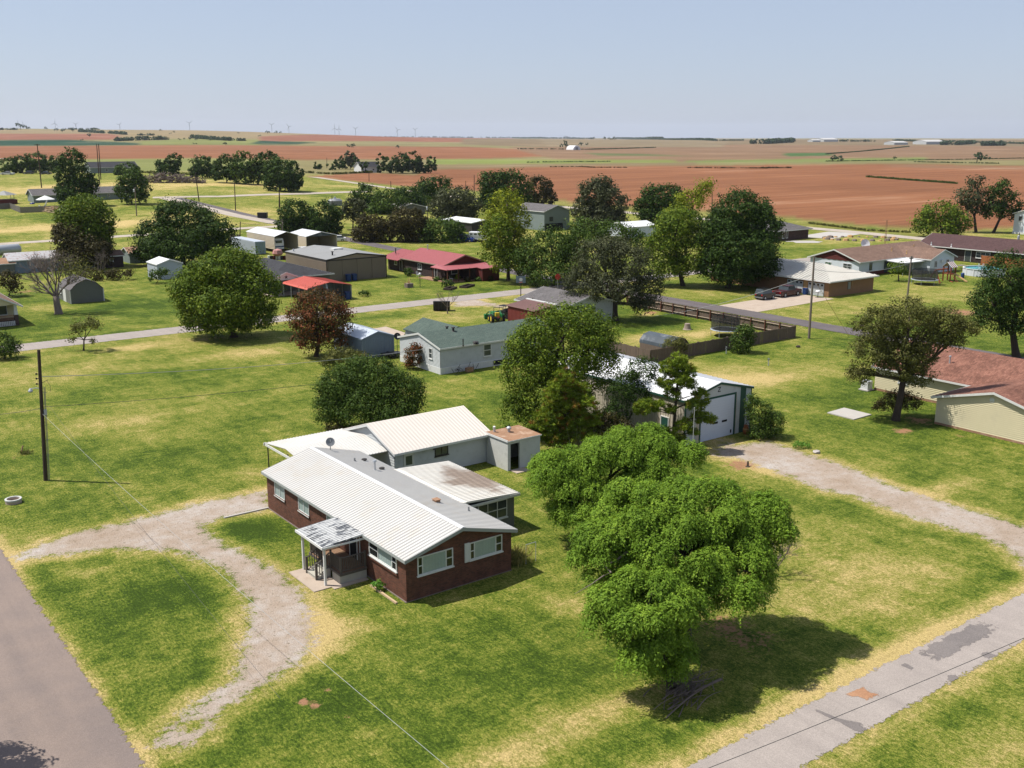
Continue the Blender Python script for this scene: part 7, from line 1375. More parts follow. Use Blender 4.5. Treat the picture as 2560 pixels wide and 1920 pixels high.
def trampoline(label, c, r, net=True, rim='aqua_metal'):
    t = thing('trampoline', label, 'trampoline', c); mb = MB(); mb.lathe(c, [(0, .86), (r * .84, .86)], 28); mb.build('mat', 'net_black', t); mb = MB(); mb.lathe(c, [(r * .83, .9), (r, .9), (r * 1.01, .86), (r, .82), (r * .83, .84)], 28); mb.build('pad', rim, t)
    for k in range(6):
        w = k * math.pi / 3 + .3; x, y = c.x + r * .96 * math.cos(w), c.y + r * .96 * math.sin(w); mb = MB(); mb.tube((x, y, c.z), (x, y, c.z + .85), .035, n=6); mb.build('leg', 'galv', t)
        if net: mb = MB(); mb.tube((x, y, c.z + .85), (x * 1. + .0, y, c.z + 2.7), .03, n=6); mb.build('net_pole', 'net_black', t)
    if net:
        b = NB('net') if 'net' not in M else None
        if b:
            tr = b.new('ShaderNodeBsdfTransparent'); ms = b.new('ShaderNodeMixShader'); ms.inputs[0].default_value = .68; b.col(b.mix(b.noise(b.pos(), 30), (.02, .02, .02), (.04, .04, .04))); b.L(tr.outputs[0], ms.inputs[1]); b.L(b.b.outputs[0], ms.inputs[2]); b.L(ms.outputs[0], b.out.inputs['Surface'])
        mb = MB(); mb.lathe(c, [(r * .93, .9), (r * .93, 2.6)], 28); mb.build('net', 'net', t)
    return t
trampoline('netted trampoline on the lawn behind the tan brick house', PX(*R(6, 680, 925)), 2.25)
trampoline('round trampoline inside the fenced yard behind the bush', PX(*R(4, 1270, 500)), 1.9, True, 'green_rim' if 'green_rim' in M else 'aqua_metal')

# ---------------------------------------------------------------- pool, swing set, patio clutter, antenna
pc_ = PX(*R(6, 1590, 780)); pl_ = thing('swimming_pool', 'round above-ground swimming pool with white wall and ladder', 'pool', pc_); r = 3.6
mb = MB(); mb.lathe(pc_, [(r, 0), (r, 1.25)], 36); mb.build('wall', 'pool_wall', pl_); mb = MB(); mb.lathe(pc_, [(r - .12, 1.25), (r + .1, 1.25), (r + .1, 1.3), (r - .12, 1.3), (r - .12, 1.25)], 36); mb.build('rim', 'plastic_white', pl_); mb = MB(); mb.lathe(pc_, [(0, 1.08), (r - .02, 1.08)], 36); mb.build('water', 'pool_water', pl_)
for k in range(14): w = k * math.pi / 7; mb = MB(); mb.box(pc_.x + r * math.cos(w) - .07, pc_.y + r * math.sin(w) - .07, 0, pc_.x + r * math.cos(w) + .07, pc_.y + r * math.sin(w) + .07, 1.25); mb.build('upright', 'plastic_white', pl_)
ld = thing('pool_ladder', 'white ladder hooked over the pool rim', 'ladder', pc_ + Vector((-1.2, -.2, 0))); lp = PX(*R(6, 1525, 700), z=1.2)
for dx in (0, .8): mb = MB(); mb.path([lp + Vector((dx * .8, -dx * .6, -.4)), lp + Vector((dx * .8, -dx * .6, 1.0)), lp + Vector((dx * .8 + .3, -dx * .6 + .4, 1.0)), lp + Vector((dx * .8 + .3, -dx * .6 + .4, -1.2))], .05, 6); mb.build('rail', 'plastic_white', ld)
for z in (-.2, .15, .5): mb = MB(); mb.tube(lp + Vector((0, 0, z)), lp + Vector((.64, -.48, z)), .04, n=5); mb.build('rung', 'plastic_white', ld)
bb = PX(*R(6, 1265, 830)); bl = thing('blue_barrel', 'blue plastic barrel beside the pool wall', 'barrel', bb); mb = MB(); mb.lathe(bb, [(0, 0), (.28, 0), (.31, .3), (.31, .7), (.27, .95), (0, .96)], 12); mb.build('body', 'plastic_blue', bl, smooth=True)
s0 = PX(*R(6, 1010, 880)); sw = thing('swing_set', 'red-brown wooden play set with striped canopy and orange slide', 'swing set', s0)
def sv(x, y, z): return s0 + Vector((x, y, z))
for (a, b_) in (((-2.6, .6, 2.2), (-3.0, -.7, 0)), ((-2.6, .6, 2.2), (-2.6, 1.9, 0)), ((.3, -.6, 0), (.3, -.6, 2.6)), ((1.8, -.6, 0), (1.8, -.6, 2.6)), ((.3, .8, 0), (.3, .8, 2.6)), ((1.8, .8, 0), (1.8, .8, 2.6)), ((-2.7, .5, 2.2), (.3, .1, 2.2)), ((.2, -.6, 1.3), (1.9, -.6, 1.3)), ((.2, .8, 1.3), (1.9, .8, 1.3)), ((.3, -.7, 0), (-.4, -1.6, 0))):
    mb = MB(); mb.tube(sv(*a), sv(*b_), .13, n=5); mb.build('beam', 'red_cedar', sw)
mb = MB(); mb.box(*sv(.2, -.7, 1.28), *sv(1.9, .9, 1.4)); mb.build('platform', 'red_cedar', sw)
for i in range(7):
    mb = MB(); mb.slab([sv(.1 + i * .27, -.9, 2.5), sv(.37 + i * .27, -.9, 2.5), sv(.37 + i * .27, .1, 3.4), sv(.1 + i * .27, .1, 3.4)], .03); mb.slab([sv(.1 + i * .27, 1.1, 2.5), sv(.37 + i * .27, 1.1, 2.5), sv(.37 + i * .27, .1, 3.4), sv(.1 + i * .27, .1, 3.4)], .03); mb.build('canopy_strip', 'barn_red' if i % 2 else 'canvas', sw)
mb = MB(); mb.slab([sv(1.1, -.7, 1.4), sv(1.7, -.7, 1.4), sv(2.0, -3.0, .15), sv(1.4, -3.0, .15)], .08); mb.build('slide', 'ochre', sw)
for dx in (.3, .75): mb = MB(); mb.tube(sv(dx, -.7, 1.4), sv(dx, -1.9, 0), .05, n=4); mb.build('ladder_rail', 'red_cedar', sw)
for dx in (-1.9, -.9):
    mb = MB(); mb.tube(sv(dx - .2, .4, 2.2), sv(dx - .2, .4, .6), .015, n=4).tube(sv(dx + .2, .4, 2.2), sv(dx + .2, .4, .6), .015, n=4).box(*sv(dx - .24, .28, .55), *sv(dx + .24, .52, .6)); mb.build('swing', 'net_black', sw)
an0 = PX(*Z('a', 1135, 765)); an1 = AT(*Z('a', 1160, 462), FW(an0)); an = thing('antenna_tower', 'tall rusty lattice antenna mast beside the brown-roofed ranch', 'antenna', an0); mb = MB(); hgt = an1.z
for k in range(3): w = k * 2.094; mb.tube(an0 + Vector((.28 * math.cos(w), .28 * math.sin(w), 0)), an0 + Vector((.12 * math.cos(w), .12 * math.sin(w), hgt)), .035, n=5)
for i in range(16):
    for k in range(3):
        w, w2 = k * 2.094, (k + 1) * 2.094; f = i / 16; g_ = (i + 1) / 16; ra, rb_ = .28 - .16 * f, .28 - .16 * g_; mb.tube(an0 + Vector((ra * math.cos(w), ra * math.sin(w), hgt * f)), an0 + Vector((rb_ * math.cos(w2), rb_ * math.sin(w2), hgt * g_)), .018, n=4)
mb.build('lattice', 'rust_roof', an); mb = MB(); mb.tube(an0 + Vector((-.9, .5, hgt)), an0 + Vector((.9, -.5, hgt)), .02, n=4)
for k in range(5): q_ = an0 + Vector((-.8 + .4 * k, .45 - .22 * k, hgt)); mb.tube(q_ + Vector((-.25, -.4, 0)), q_ + Vector((.25, .4, 0)), .012, n=4)
mb.build('aerial', 'rust_roof', an)
def table(label, px, s=.9, m_='fence_grey'):
    c = PX(*px); t = thing('patio_table', label, 'table', c); mb = MB(); mb.box(c.x - s, c.y - s * .6, .68, c.x + s, c.y + s * .6, .74); mb.build('top', m_, t)
    for dx in (-.8, .8):
        for dy in (-.45, .45): mb = MB(); mb.tube((c.x + dx * s, c.y + dy * s, 0), (c.x + dx * s, c.y + dy * s, .68), .035, n=5); mb.build('leg', m_, t)
table('grey table behind the brown-roofed ranch house', Z('a', 1110, 860)); table('dark table under the flat white patio cover', Z('a', 1450, 850), .8, 'net_black'); table('table beside the orange-brown fence', R(6, 1240, 690), .9)
# ---------------------------------------------------------------- vehicles
def car(name, label, cat, c, rz, L_, W_, body, kind='sedan', wheel=.34, group=None):
    t = thing(name, label, cat, c, rz, group); hw = W_ / 2; z0 = wheel * .62
    if kind == 'pickup': prof = [(0, z0), (L_, z0), (L_, .95), (L_ * .985, 1.02), (L_ * .60, 1.08), (L_ * .58, 1.06), (0.02, 1.06), (0, 1.0)]; cab = [(L_ * .33, 1.05), (L_ * .72, 1.05), (L_ * .62, 1.62), (L_ * .60, 1.72), (L_ * .38, 1.72), (L_ * .35, 1.62)]
    elif kind == 'suv': prof = [(0, z0), (L_, z0), (L_, .85), (L_ * .97, .98), (L_ * .74, 1.06), (0.03, 1.06), (0, .9)]; cab = [(.04, 1.05), (L_ * .76, 1.05), (L_ * .62, 1.66), (L_ * .58, 1.72), (L_ * .1, 1.72), (L_ * .05, 1.6)]
    else: prof = [(0, z0), (L_, z0), (L_, .7), (L_ * .97, .82), (L_ * .72, .92), (L_ * .1, .95), (0, .85)]; cab = [(L_ * .12, .93), (L_ * .74, .92), (L_ * .58, 1.4), (L_ * .32, 1.43), (L_ * .24, 1.38)]
    mb = MB(); mb.prism([(a - L_ / 2, b_) for a, b_ in prof], 'y', -hw, hw); bo = mb.build('body', body, t, local=True); bv = bo.modifiers.new('b', 'BEVEL'); bv.width = .06; bv.segments = 2
    mb = MB(); k = .12; vs = [(a - L_ / 2, -hw + (.02 if b_ < 1.1 else k), b_) for a, b_ in cab] + [(a - L_ / 2, hw - (.02 if b_ < 1.1 else k), b_) for a, b_ in cab]; n = len(cab)
    mb.add(vs, [tuple(range(n)), tuple(range(2 * n - 1, n - 1, -1))] + [(i, n + i, n + (i + 1) % n, (i + 1) % n) for i in range(n)]); co = mb.build('cabin', 'window_glass', t, local=True)
    zt = max(b_ for a, b_ in cab); xs = [a for a, b_ in cab if b_ > zt - .12]; mb = MB(); mb.box(min(xs) - L_ / 2 - .03, -hw + k - .01, zt - .03, max(xs) - L_ / 2 + .03, hw - k + .01, zt + .03); mb.build('roof_panel', body, co, local=True)
    for x in (L_ * .19, L_ * .80):
        for s in (-1, 1):
            mb = MB(); mb.tube((x - L_ / 2, s * (hw - .2), wheel), (x - L_ / 2, s * (hw + .02), wheel), wheel, n=18); w_ = mb.build('wheel', 'rubber', t, local=True); mb = MB(); mb.tube((x - L_ / 2, s * (hw + .015), wheel), (x - L_ / 2, s * (hw + .035), wheel), wheel * .58, n=14); mb.build('rim', 'galv', w_, local=True)
    for s in (-1, 1):
        mb = MB(); mb.box(L_ / 2 - .03, s * hw * .55 - .18, .68, L_ / 2 + .02, s * hw * .55 + .18, .84); mb.build('headlight', 'plastic_white', t, local=True); mb = MB(); mb.box(-L_ / 2 - .02, s * hw * .75 - .1, .72, -L_ / 2 + .03, s * hw * .75 + .1, .95); mb.build('taillight', 'stop_red', t, local=True)
    mb = MB(); mb.box(L_ / 2 - .05, -hw * .95, .35, L_ / 2 + .06, hw * .95, .52).box(-L_ / 2 - .06, -hw * .95, .35, -L_ / 2 + .05, hw * .95, .52); mb.build('bumper', 'grey_metal', t, local=True); return t
car('pickup_truck', 'maroon pickup truck in the driveway of the tan brick house', 'pickup', PX(*R(5, 530, 735)), .05, 5.5, 1.95, 'car_red', 'pickup', .38)
car('dark_car', 'black car parked behind the maroon pickup', 'car', PX(*R(5, 200, 785)), .06, 3.4, 1.6, 'car_black', 'suv', .33)
car('blue_car', 'bright blue car beside the white horse trailer', 'car', PX(*R(3, 1390, 300)), math.radians(-60), 4.4, 1.85, 'car_blue', 'suv')
car('white_pickup', 'white flatbed pickup parked at the far tree belt', 'pickup', PX(*Z(5, 60, 484)), math.radians(143), 6.4, 2.2, 'car_white', 'pickup', .42)
car('carport_car', 'beige car parked nose-out under the red carport', 'car', Vector((72.2, 146.2, 0)), math.radians(-90), 4.7, 1.85, 'tan_metal', 'sedan')
car('white_van', 'white pickup half hidden behind the hangar roof', 'pickup', Vector((97.0, 203.5, 0)), math.radians(-90), 5.4, 2., 'car_white', 'suv', .38)
car('silver_car', 'silver car parked behind the hangar near the carport', 'car', PX(*R(2, 1740, 520)), math.radians(150), 4.5, 1.8, 'car_white', 'sedan')
car('far_pickup', 'dark vehicle in the shade of the far tree belt', 'car', PX(*Z(5, 220, 478)), math.radians(143), 5, 2, 'car_grey', 'suv')
car('far_pickup', 'dark truck beside the pole with cross arm', 'car', PX(*Z(5, 350, 480)), math.radians(143), 5.5, 2, 'car_black', 'pickup')
ht0 = PX(*R(3, 1590, 290)); ht = thing('horse_trailer', 'white horse trailer parked on the grass behind the red-roofed house', 'trailer', ht0, math.radians(-50)); mb = MB(); mb.prism([(-2.4, .5), (2.2, .5), (2.5, 1.0), (2.4, 2.2), (2.1, 2.45), (-2.4, 2.45)], 'y', -1.0, 1.0); bo = mb.build('body', 'car_white', ht, local=True); bv = bo.modifiers.new('b', 'BEVEL'); bv.width = .15; bv.segments = 3
for x in (-.6, .3):
    for s in (-1, 1): mb = MB(); mb.tube((x, s * .85, .36), (x, s * 1.08, .36), .36, n=14); mb.build('wheel', 'rubber', ht, local=True)
for x in (-1.8, -.8, .2, 1.2): mb = MB(); mb.box(x - .3, -1.02, 1.75, x + .3, -1.0, 2.1); mb.build('window_slot', 'window_glass', ht, local=True)
mb = MB(); mb.box(2.42, -.3, 1.75, 2.5, .3, 2.05); mb.build('nose_window', 'dark_inside', ht, local=True); mb = MB(); mb.tube((2.3, 0, .55), (3.6, 0, .5), .06, n=6); mb.build('tow_bar', 'grey_metal', ht, local=True); mb = MB(); mb.box(-2.3, -1.015, 1.2, 2.2, -1.0, 1.3); mb.build('side_strip', 'grey_metal', ht, local=True)
# tractor
tr0 = PX(*R(3, 1850, 1395)); tr = thing('green_tractor', 'green loader tractor with roll bar near the red lean-to', 'tractor', tr0, math.radians(68)); 
for nm, m_, bx in (('hood', 'tractor_green', (.3, -.38, .7, 1.9, .38, 1.35)), ('chassis', 'black_metal', (-.9, -.25, .5, 1.9, .25, .75)), ('fender', 'tractor_green', (-1.1, -.85, .9, .1, -.5, 1.35)), ('fender', 'tractor_green', (-1.1, .5, .9, .1, .85, 1.35)), ('seat', 'yellow', (-.7, -.28, 1.0, -.2, .28, 1.5)), ('grille', 'black_metal', (1.9, -.34, .75, 1.95, .34, 1.3)), ('bucket', 'tractor_green', (3.0, -.95, .1, 3.6, .95, .7))):
    mb = MB(); mb.box(*bx); mb.build(nm, m_, tr, local=True)
for x, y, rr in ((-.6, .75, .7), (-.6, -.75, .7), (1.5, .6, .42), (1.5, -.6, .42)):
    mb = MB(); mb.tube((x, y - .18, rr), (x, y + .18, rr), rr, n=18); w_ = mb.build('wheel', 'rubber', tr, local=True); mb = MB(); mb.tube((x, y - .2, rr), (x, y + .2, rr), rr * .5, n=14); mb.build('rim', 'yellow', w_, local=True)
for s in (-.75, .75): mb = MB(); mb.path([(.3, s, .9), (.9, s, 1.5), (2.4, s, 1.0), (3.1, s, .5)], .09, 5); mb.build('loader_arm', 'tractor_green', tr, local=True)
mb = MB(); mb.path([(-.95, -.6, 1.0), (-.95, -.6, 2.3), (-.95, .6, 2.3), (-.95, .6, 1.0)], .05, 6); mb.build('roll_bar', 'black_metal', tr, local=True); mb = MB(); mb.path([(.25, 0, 1.35), (-.05, 0, 1.55)], .03, 5); mb.lathe((-.07, 0, 1.56), [(.2, 0), (.22, .03), (.2, .05)], 12); mb.build('steering_wheel', 'black_metal', tr, local=True); mb = MB(); mb.prism([(-.2, .9), (.2, .9), (0, 1.25)], 'x', -1.16, -1.12); mb.build('warning_triangle', 'red_canopy', tr, local=True)
at0 = PX(*R(3, 1985, 1320)); at_ = thing('dark_buggy', 'black utility buggy beside the green tractor', 'buggy', at0, math.radians(110))
for nm, m_, bx in (('body', 'car_black', (-1.3, -.65, .45, 1.2, .65, .95)), ('roof', 'black_metal', (-.5, -.6, 1.75, .7, .6, 1.82)), ('seat', 'net_black', (-.5, -.55, .95, 0, .55, 1.35))): mb = MB(); mb.box(*bx); mb.build(nm, m_, at_, local=True)
for x, y in ((-.8, .65), (-.8, -.65), (.85, .65), (.85, -.65)): mb = MB(); mb.tube((x, y - .12, .32), (x, y + .12, .32), .32, n=14); mb.build('wheel', 'rubber', at_, local=True)
mb = MB()
for x in (-.45, .65):
    for y in (-.55, .55): mb.tube((x, y, .9), (x, y, 1.78), .03, n=5)
mb.build('roll_cage', 'black_metal', at_, local=True)
# ---------------------------------------------------------------- bins, signs, small yard things
db0 = PX(*R(3, 1010, 1205)); dm = thing('dumpster', 'black steel dumpster by the street next to the bare sapling', 'dumpster', db0, math.radians(-37)); L_ = 1.05
mb = MB()
mb.prism([(-.65, .1), (.65, .1), (.75, 1.25), (-.75, 1.4)], 'x', -1.2, 1.2); mb.build('bin', 'black_metal', dm, local=True)
for x in (-.9, -.45, 0, .45, .9): mb = MB(); mb.box(x - .04, -.82, .15, x + .04, -.68, 1.3); mb.build('rib', 'black_metal', dm, local=True)
mb = MB(); mb.slab([(-1.22, -.78, 1.45), (1.22, -.78, 1.45), (1.22, .78, 1.32), (-1.22, .78, 1.32)], .05); mb.build('lid', 'net_black', dm, local=True)
d2 = PX(*Z(5, 2018, 815)); dm2 = thing('dumpster', 'dark dumpster standing alone in the meadow by the gravel lane', 'dumpster', d2, math.radians(-37)); mb = MB(); mb.prism([(-.8, .1), (.8, .1), (.95, 1.5), (-.95, 1.6)], 'x', -1.4, 1.4); mb.build('bin', 'black_metal', dm2, local=True); mb = MB(); mb.box(-1.45, -1.0, 1.5, 1.45, 1.0, 1.6); mb.build('lid', 'net_black', dm2, local=True)
def wheelie(label, c, m_='plastic_blue', s=1.):
    t = thing('wheelie_bin', label, 'bin', c); mb = MB(); mb.prism([(-.28 * s, .05), (.28 * s, .05), (.33 * s, 1.0 * s), (-.33 * s, 1.0 * s)], 'y', -.3 * s, .3 * s); mb.build('bin', m_, t, local=True); mb = MB(); mb.slab([(-.36 * s, -.34 * s, 1.02 * s), (.36 * s, -.34 * s, 1.02 * s), (.36 * s, .36 * s, 1.08 * s), (-.36 * s, .36 * s, 1.08 * s)], .05); mb.build('lid', m_, t, local=True)
    for y in (-.25, .25): mb = MB(); mb.tube((.3 * s, y * s, .12), (.3 * s, y * s + .05, .12), .12, n=10); mb.build('wheel', 'rubber', t, local=True)
wheelie('blue wheelie bin by the garage of the tan brick house', PX(*R(5, 815, 715))); wheelie('blue wheelie bin under the red carport post', Vector((75.0, 143.4, 0)), s=1.15)
wheelie('left one of two blue bins at the hangar doors', Vector((85.0, 161.9, 0)), s=1.15); wheelie('right one of two blue bins at the hangar doors', Vector((86.2, 161.9, 0)), s=1.15)
pt0 = PX(*R(5, 1010, 760)); pg = thing('patio_grill', 'small grill with white lid by the garage corner', 'grill', pt0); mb = MB(); mb.tube(pt0, pt0 + Vector((0, 0, .8)), .06, n=6); mb.box(pt0.x - .3, pt0.y - .3, 0, pt0.x + .3, pt0.y + .3, .08); mb.build('stand', 'black_metal', pg); mb = MB(); mb.lathe(pt0 + Vector((0, 0, .8)), [(.05, 0), (.42, .1), (.42, .2), (.25, .36), (0, .4)], 14); mb.build('lid', 'plastic_white', pg, smooth=True)
hb = PX(*R(7, 462, 228)); hp_ = thing('basketball_hoop', 'basketball hoop with grey backboard beside the street', 'basketball hoop', hb); mb = MB(); mb.tube(hb, hb + Vector((0, 0, 3.2)), .07, n=8); mb.build('post', 'dark_trim', hp_); mb = MB(); nrm = Vector((-.6, -.8, 0)); rt_ = Vector((.8, -.6, 0)); c = hb + Vector((0, 0, 3.3)) + nrm * .2
vs = [c - rt_ * .75 - Vector((0, 0, .55)), c + rt_ * .75 - Vector((0, 0, .55)), c + rt_ * .75 + Vector((0, 0, .55)), c - rt_ * .75 + Vector((0, 0, .55))]; vs2 = [v_ + nrm * .05 for v_ in vs]; mb.add(vs + vs2, [(3, 2, 1, 0), (4, 5, 6, 7), (0, 1, 5, 4), (1, 2, 6, 5), (2, 3, 7, 6), (3, 0, 4, 7)]); bbd = mb.build('backboard', 'steel_blue', hp_); mb = MB(); vs = [c + nrm * .06 + rt_ * (.28 * math.cos(k * .6283)) + Vector((0, 0, .28 * math.sin(k * .6283))) for k in range(10)]; mb.add(vs, [tuple(range(10))]); mb.build('roundel', 'plastic_white', bbd); mb = MB(); rc_ = c + nrm * .3 - Vector((0, 0, .4)); mb.path([rc_ + rt_ * .23 * math.cos(k * .524) + nrm * .23 * math.sin(k * .524) for k in range(13)], .02, 5, False); mb.build('rim', 'red_canopy', hp_)
sg = PX(*R(7, 880, 132)); sgn = thing('stop_sign', 'red stop sign on a post at the street corner', 'road sign', sg); mb = MB(); mb.tube(sg, sg + Vector((0, 0, 2.6)), .05, n=6); mb.build('post', 'grey_metal', sgn); mb = MB(); c = sg + Vector((0, 0, 2.5)); ax = Vector((.95, -.3, 0)).normalized(); nn_ = Vector((-.3, -.95, 0)).normalized()
vs = [c + nn_ * .06 + ax * (.52 * math.cos(math.pi / 8 + k * math.pi / 4)) + Vector((0, 0, .52 * math.sin(math.pi / 8 + k * math.pi / 4))) for k in range(8)]; mb.add(vs + [v_ + nn_ * .03 for v_ in vs], [tuple(range(8)), tuple(range(15, 7, -1))] + [(k, 8 + k, 8 + (k + 1) % 8, (k + 1) % 8) for k in range(8)]); mb.build('plate', 'stop_red', sgn)
wl0 = PX(*Z('d', 105, 235)); wl = thing('well_ring', 'round concrete ring planter sunk in the left lawn', 'well', wl0); mb = MB(); mb.lathe(wl0, [(.54, -.05), (.54, .3), (.43, .3), (.42, .08), (0, .06)], 24); mb.build('ring', 'concrete', wl); mb = MB(); mb.lathe(wl0, [(.42, .25), (.43, .312), (.55, .312), (.56, .27), (.55, .2)], 24); mb.build('lip', 'concrete_wall', wl)
pk = PX(*Z('c', 160, 1395)); pt_ = thing('rusty_pipe', 'rusty leaning pipe stub sticking out of the left lawn', 'pipe', pk); mb = MB(); mb.tube(pk, pk + Vector((.25, .1, .62)), .06, n=8); mb.build('tube', 'rust_roof', pt_); tuft('lawn_weed', 'clump of weeds beside the leaning pipe stub', pk + Vector((.35, -.3, 0)), 120, .5, .22, 'leaf_olive')
st0 = PX(*Z('n', 90, 635)); sb = thing('wooden_stub', 'short rotten post at the edge of the gravel by the workshop', 'post', st0); mb = MB(); mb.tube(st0, st0 + Vector((.06, .05, .42)), .09, .07, n=6); mb.build('shaft', 'pole_wood', sb); mb = MB(); mb.lathe(st0, [(.2, 0), (.12, .08), (.08, .1)], 7); mb.build('foot', 'bark', sb)
def rock(label, c, r, m_='concrete_pale', seed=1):
    bm = bmesh.new(); bmesh.ops.create_icosphere(bm, subdivisions=2, radius=r); rnd = random.Random(seed)
    for v_ in bm.verts: v_.co *= rnd.uniform(.75, 1.2); v_.co.z *= .55
    me_ = bpy.data.meshes.new('rock'); bm.to_mesh(me_); bm.free(); o = bpy.data.objects.new('rock', me_); COL.objects.link(o); me_.materials.append(M[m_]); o.location = c + Vector((0, 0, r * .3)); tag(o, label, 'rock')
rock('pale rock at the edge of the gravel drive by the tall weeds', PX(*Z('n', 620, 530)), .3, seed=3); rock('dark lump lying on the lawn near the fence corner pole', PX(*R(5, 705, 1525)), .3, 'bark', 4); rock('stone beside the clay urn at the workshop', Vector((67.6, 55.4, 0)), .2, 'concrete_wall', 6); rock('second stone lying near the bush by the workshop wall', Vector((68.3, 55.0, 0)), .22, 'concrete_pale', 8)
for lb_, px in (('small grey valve riser in the lawn right of the workshop', R(4, 1815, 875)), ('small white riser pipe against the board fence', R(4, 1285, 725))):
    c = PX(*px); v_ = thing('yard_hydrant', lb_, 'hydrant', c); mb = MB(); mb.tube(c, c + Vector((0, 0, .7)), .06, n=8); mb.build('riser', 'galv', v_); mb = MB(); mb.tube(c + Vector((0, 0, .62)), c + Vector((-.3, -.1, .66)), .05, n=6); mb.lathe(c + Vector((0, 0, .7)), [(.05, 0), (.12, .05), (.1, .14), (0, .16)], 8); mb.build('head', 'grey_metal', v_)
lp0 = PX(*R(3, 678, 855)); lamp = thing('yard_lamp', 'white globe lamp post on the lawn of the red-roofed house', 'lamp post', lp0); mb = MB(); mb.tube(lp0, lp0 + Vector((0, 0, 2.1)), .05, n=6); mb.build('post', 'dark_trim', lamp); mb = MB(); mb.lathe(lp0 + Vector((0, 0, 2.1)), [(.06, 0), (.2, .1), (.24, .25), (.15, .42), (0, .47)], 10); mb.build('globe', 'plastic_white', lamp, smooth=True)
def chair(label, c, rz):
    t = thing('lawn_chair', label, 'chair', c, rz)
    mb = MB(); mb.box(-.28, -.28, .40, .28, .28, .45); mb.build('seat', 'plastic_white', t, local=True); mb = MB(); mb.slab([(-.28, .26, .45), (.28, .26, .45), (.28, .42, 1.05), (-.28, .42, 1.05)], .05); mb.build('backrest', 'plastic_white', t, local=True)
    for x in (-.25, .25):
        for y in (-.25, .25): mb = MB(); mb.tube((x, y, 0), (x, y, .41), .025, n=5); mb.build('leg', 'plastic_white', t, local=True)
chair('white lawn chair on the terrace of the red-roofed house', PX(*R(3, 655, 690)), .4); chair('white lawn chair under the porch of the red-roofed house', Vector((99.3, 150.4, .18)), 1.0)
for lb_, px, L_, rz in (('dark timber planter lying on the lawn beside the evergreen ball', R(3, 1140, 880), 2.6, .55), ('open timber bed frame on the lawn of the red-roofed house', R(3, 1400, 845), 3.2, .5)):
    c = PX(*px); t = thing('timber_frame', lb_, 'planter', c, rz); 
    for bx in ((-L_ / 2, -.7, 0, L_ / 2, -.5, .35), (-L_ / 2, .5, 0, L_ / 2, .7, .35), (-L_ / 2, -.5, 0, -L_ / 2 + .2, .5, .35), (L_ / 2 - .2, -.5, 0, L_ / 2, .5, .35)): mb = MB(); mb.box(*bx); mb.build('timber', 'pole_wood', t, local=True)
gr0 = PX(*R(3, 505, 850)); gs = thing('garden_arbor', 'rustic planter stand with dry plants on the lawn near the hangar', 'garden stand', gr0); mb = MB(); mb.box(gr0.x - .6, gr0.y - .5, 0, gr0.x + .6, gr0.y + .5, .7); mb.build('box', 'bark_grey', gs); mb = MB()
for k in range(8): mb.tube(gr0 + Vector((random.uniform(-.5, .5), random.uniform(-.4, .4), .6)), gr0 + Vector((random.uniform(-1.6, 1.2), random.uniform(-.9, .9), random.uniform(1.2, 2.0))), .05, .02, 5)
mb.build('stems', 'ochre', gs)
# yard with umbrella and clutter at left
um0 = PX(*R(8, 410, 585)); um = thing('patio_umbrella', 'white patio umbrella over the grey fenced yard', 'umbrella', um0); mb = MB(); mb.tube(um0, um0 + Vector((0, 0, 4.4)), .07, n=6); mb.build('pole', 'galv', um); mb = MB(); mb.lathe(um0 + Vector((0, 0, 3.4)), [(2.9, -.1), (2.85, .05), (1.4, .7), (.3, 1.15), (.25, 1.3), (0, 1.35)], 8); mb.build('canopy', 'canvas', um)
hm0 = PX(*R(8, 390, 595)); hm = thing('hanging_chair', 'white curved hammock frame beside the umbrella', 'hammock', hm0); mb = MB(); mb.path([hm0 + Vector((x * .8, -x * .6, z)) for x, z in ((-1.6, 1.8), (-1.0, 1.3), (-.2, 1.3), (.6, 1.9), (1.2, 3.2))], .16, 6); mb.build('arc', 'canvas', hm); mb = MB(); mb.tube(hm0, hm0 + Vector((0, 0, 1.3)), .08, n=5); mb.build('foot', 'galv', hm)
cl0 = PX(*R(8, 470, 605)); cl = thing('lumber_pile', 'tan heap of lumber and scrap at the end of the grey fence', 'lumber pile', cl0); rnd = random.Random(8)
for k in range(24): mb = MB(); a = rnd.uniform(-.8, .8) - .6; p0 = cl0 + Vector((rnd.gauss(0, 1.6), rnd.gauss(0, .8), rnd.uniform(.1, 1.7))); d_ = Vector((math.cos(a), math.sin(a), rnd.uniform(-.2, .3))) * rnd.uniform(.8, 2.0); mb.tube(p0 - d_, p0 + d_, .1, n=4); mb.build('plank', 'wood_new' if k % 3 else 'rust_roof', cl)
fz0 = PX(*R(8, 548, 612)); fz = thing('white_freezer', 'white chest freezer beside the lumber heap', 'freezer', fz0); mb = MB(); mb.box(fz0.x - .6, fz0.y - .6, fz0.z + .05, fz0.x + .6, fz0.y + .6, fz0.z + 1.8); mb.build('case', 'plastic_white', fz); mb = MB(); mb.box(fz0.x - .63, fz0.y - .63, fz0.z + 1.8, fz0.x + .63, fz0.y + .63, fz0.z + 1.9); mb.build('lid', 'white_trim', fz)
gz0 = PX(*R(8, 45, 530)); gz = thing('gazebo_roof', 'grey-roofed open shelter with red clutter at the left border', 'gazebo', gz0); mb = MB(); mb.lathe(gz0 + Vector((0, 0, 3.0)), [(4.2, 0), (0, 1.4)], 4); mb.build('roof', 'grey_roof', gz)
for dx, dy in ((-2.5, -2.5), (2.5, -2.5), (2.5, 2.5), (-2.5, 2.5)): mb = MB(); mb.tube(gz0 + Vector((dx, dy, 0)), gz0 + Vector((dx, dy, 3.1)), .09, n=6); mb.build('post', 'grey_metal', gz)
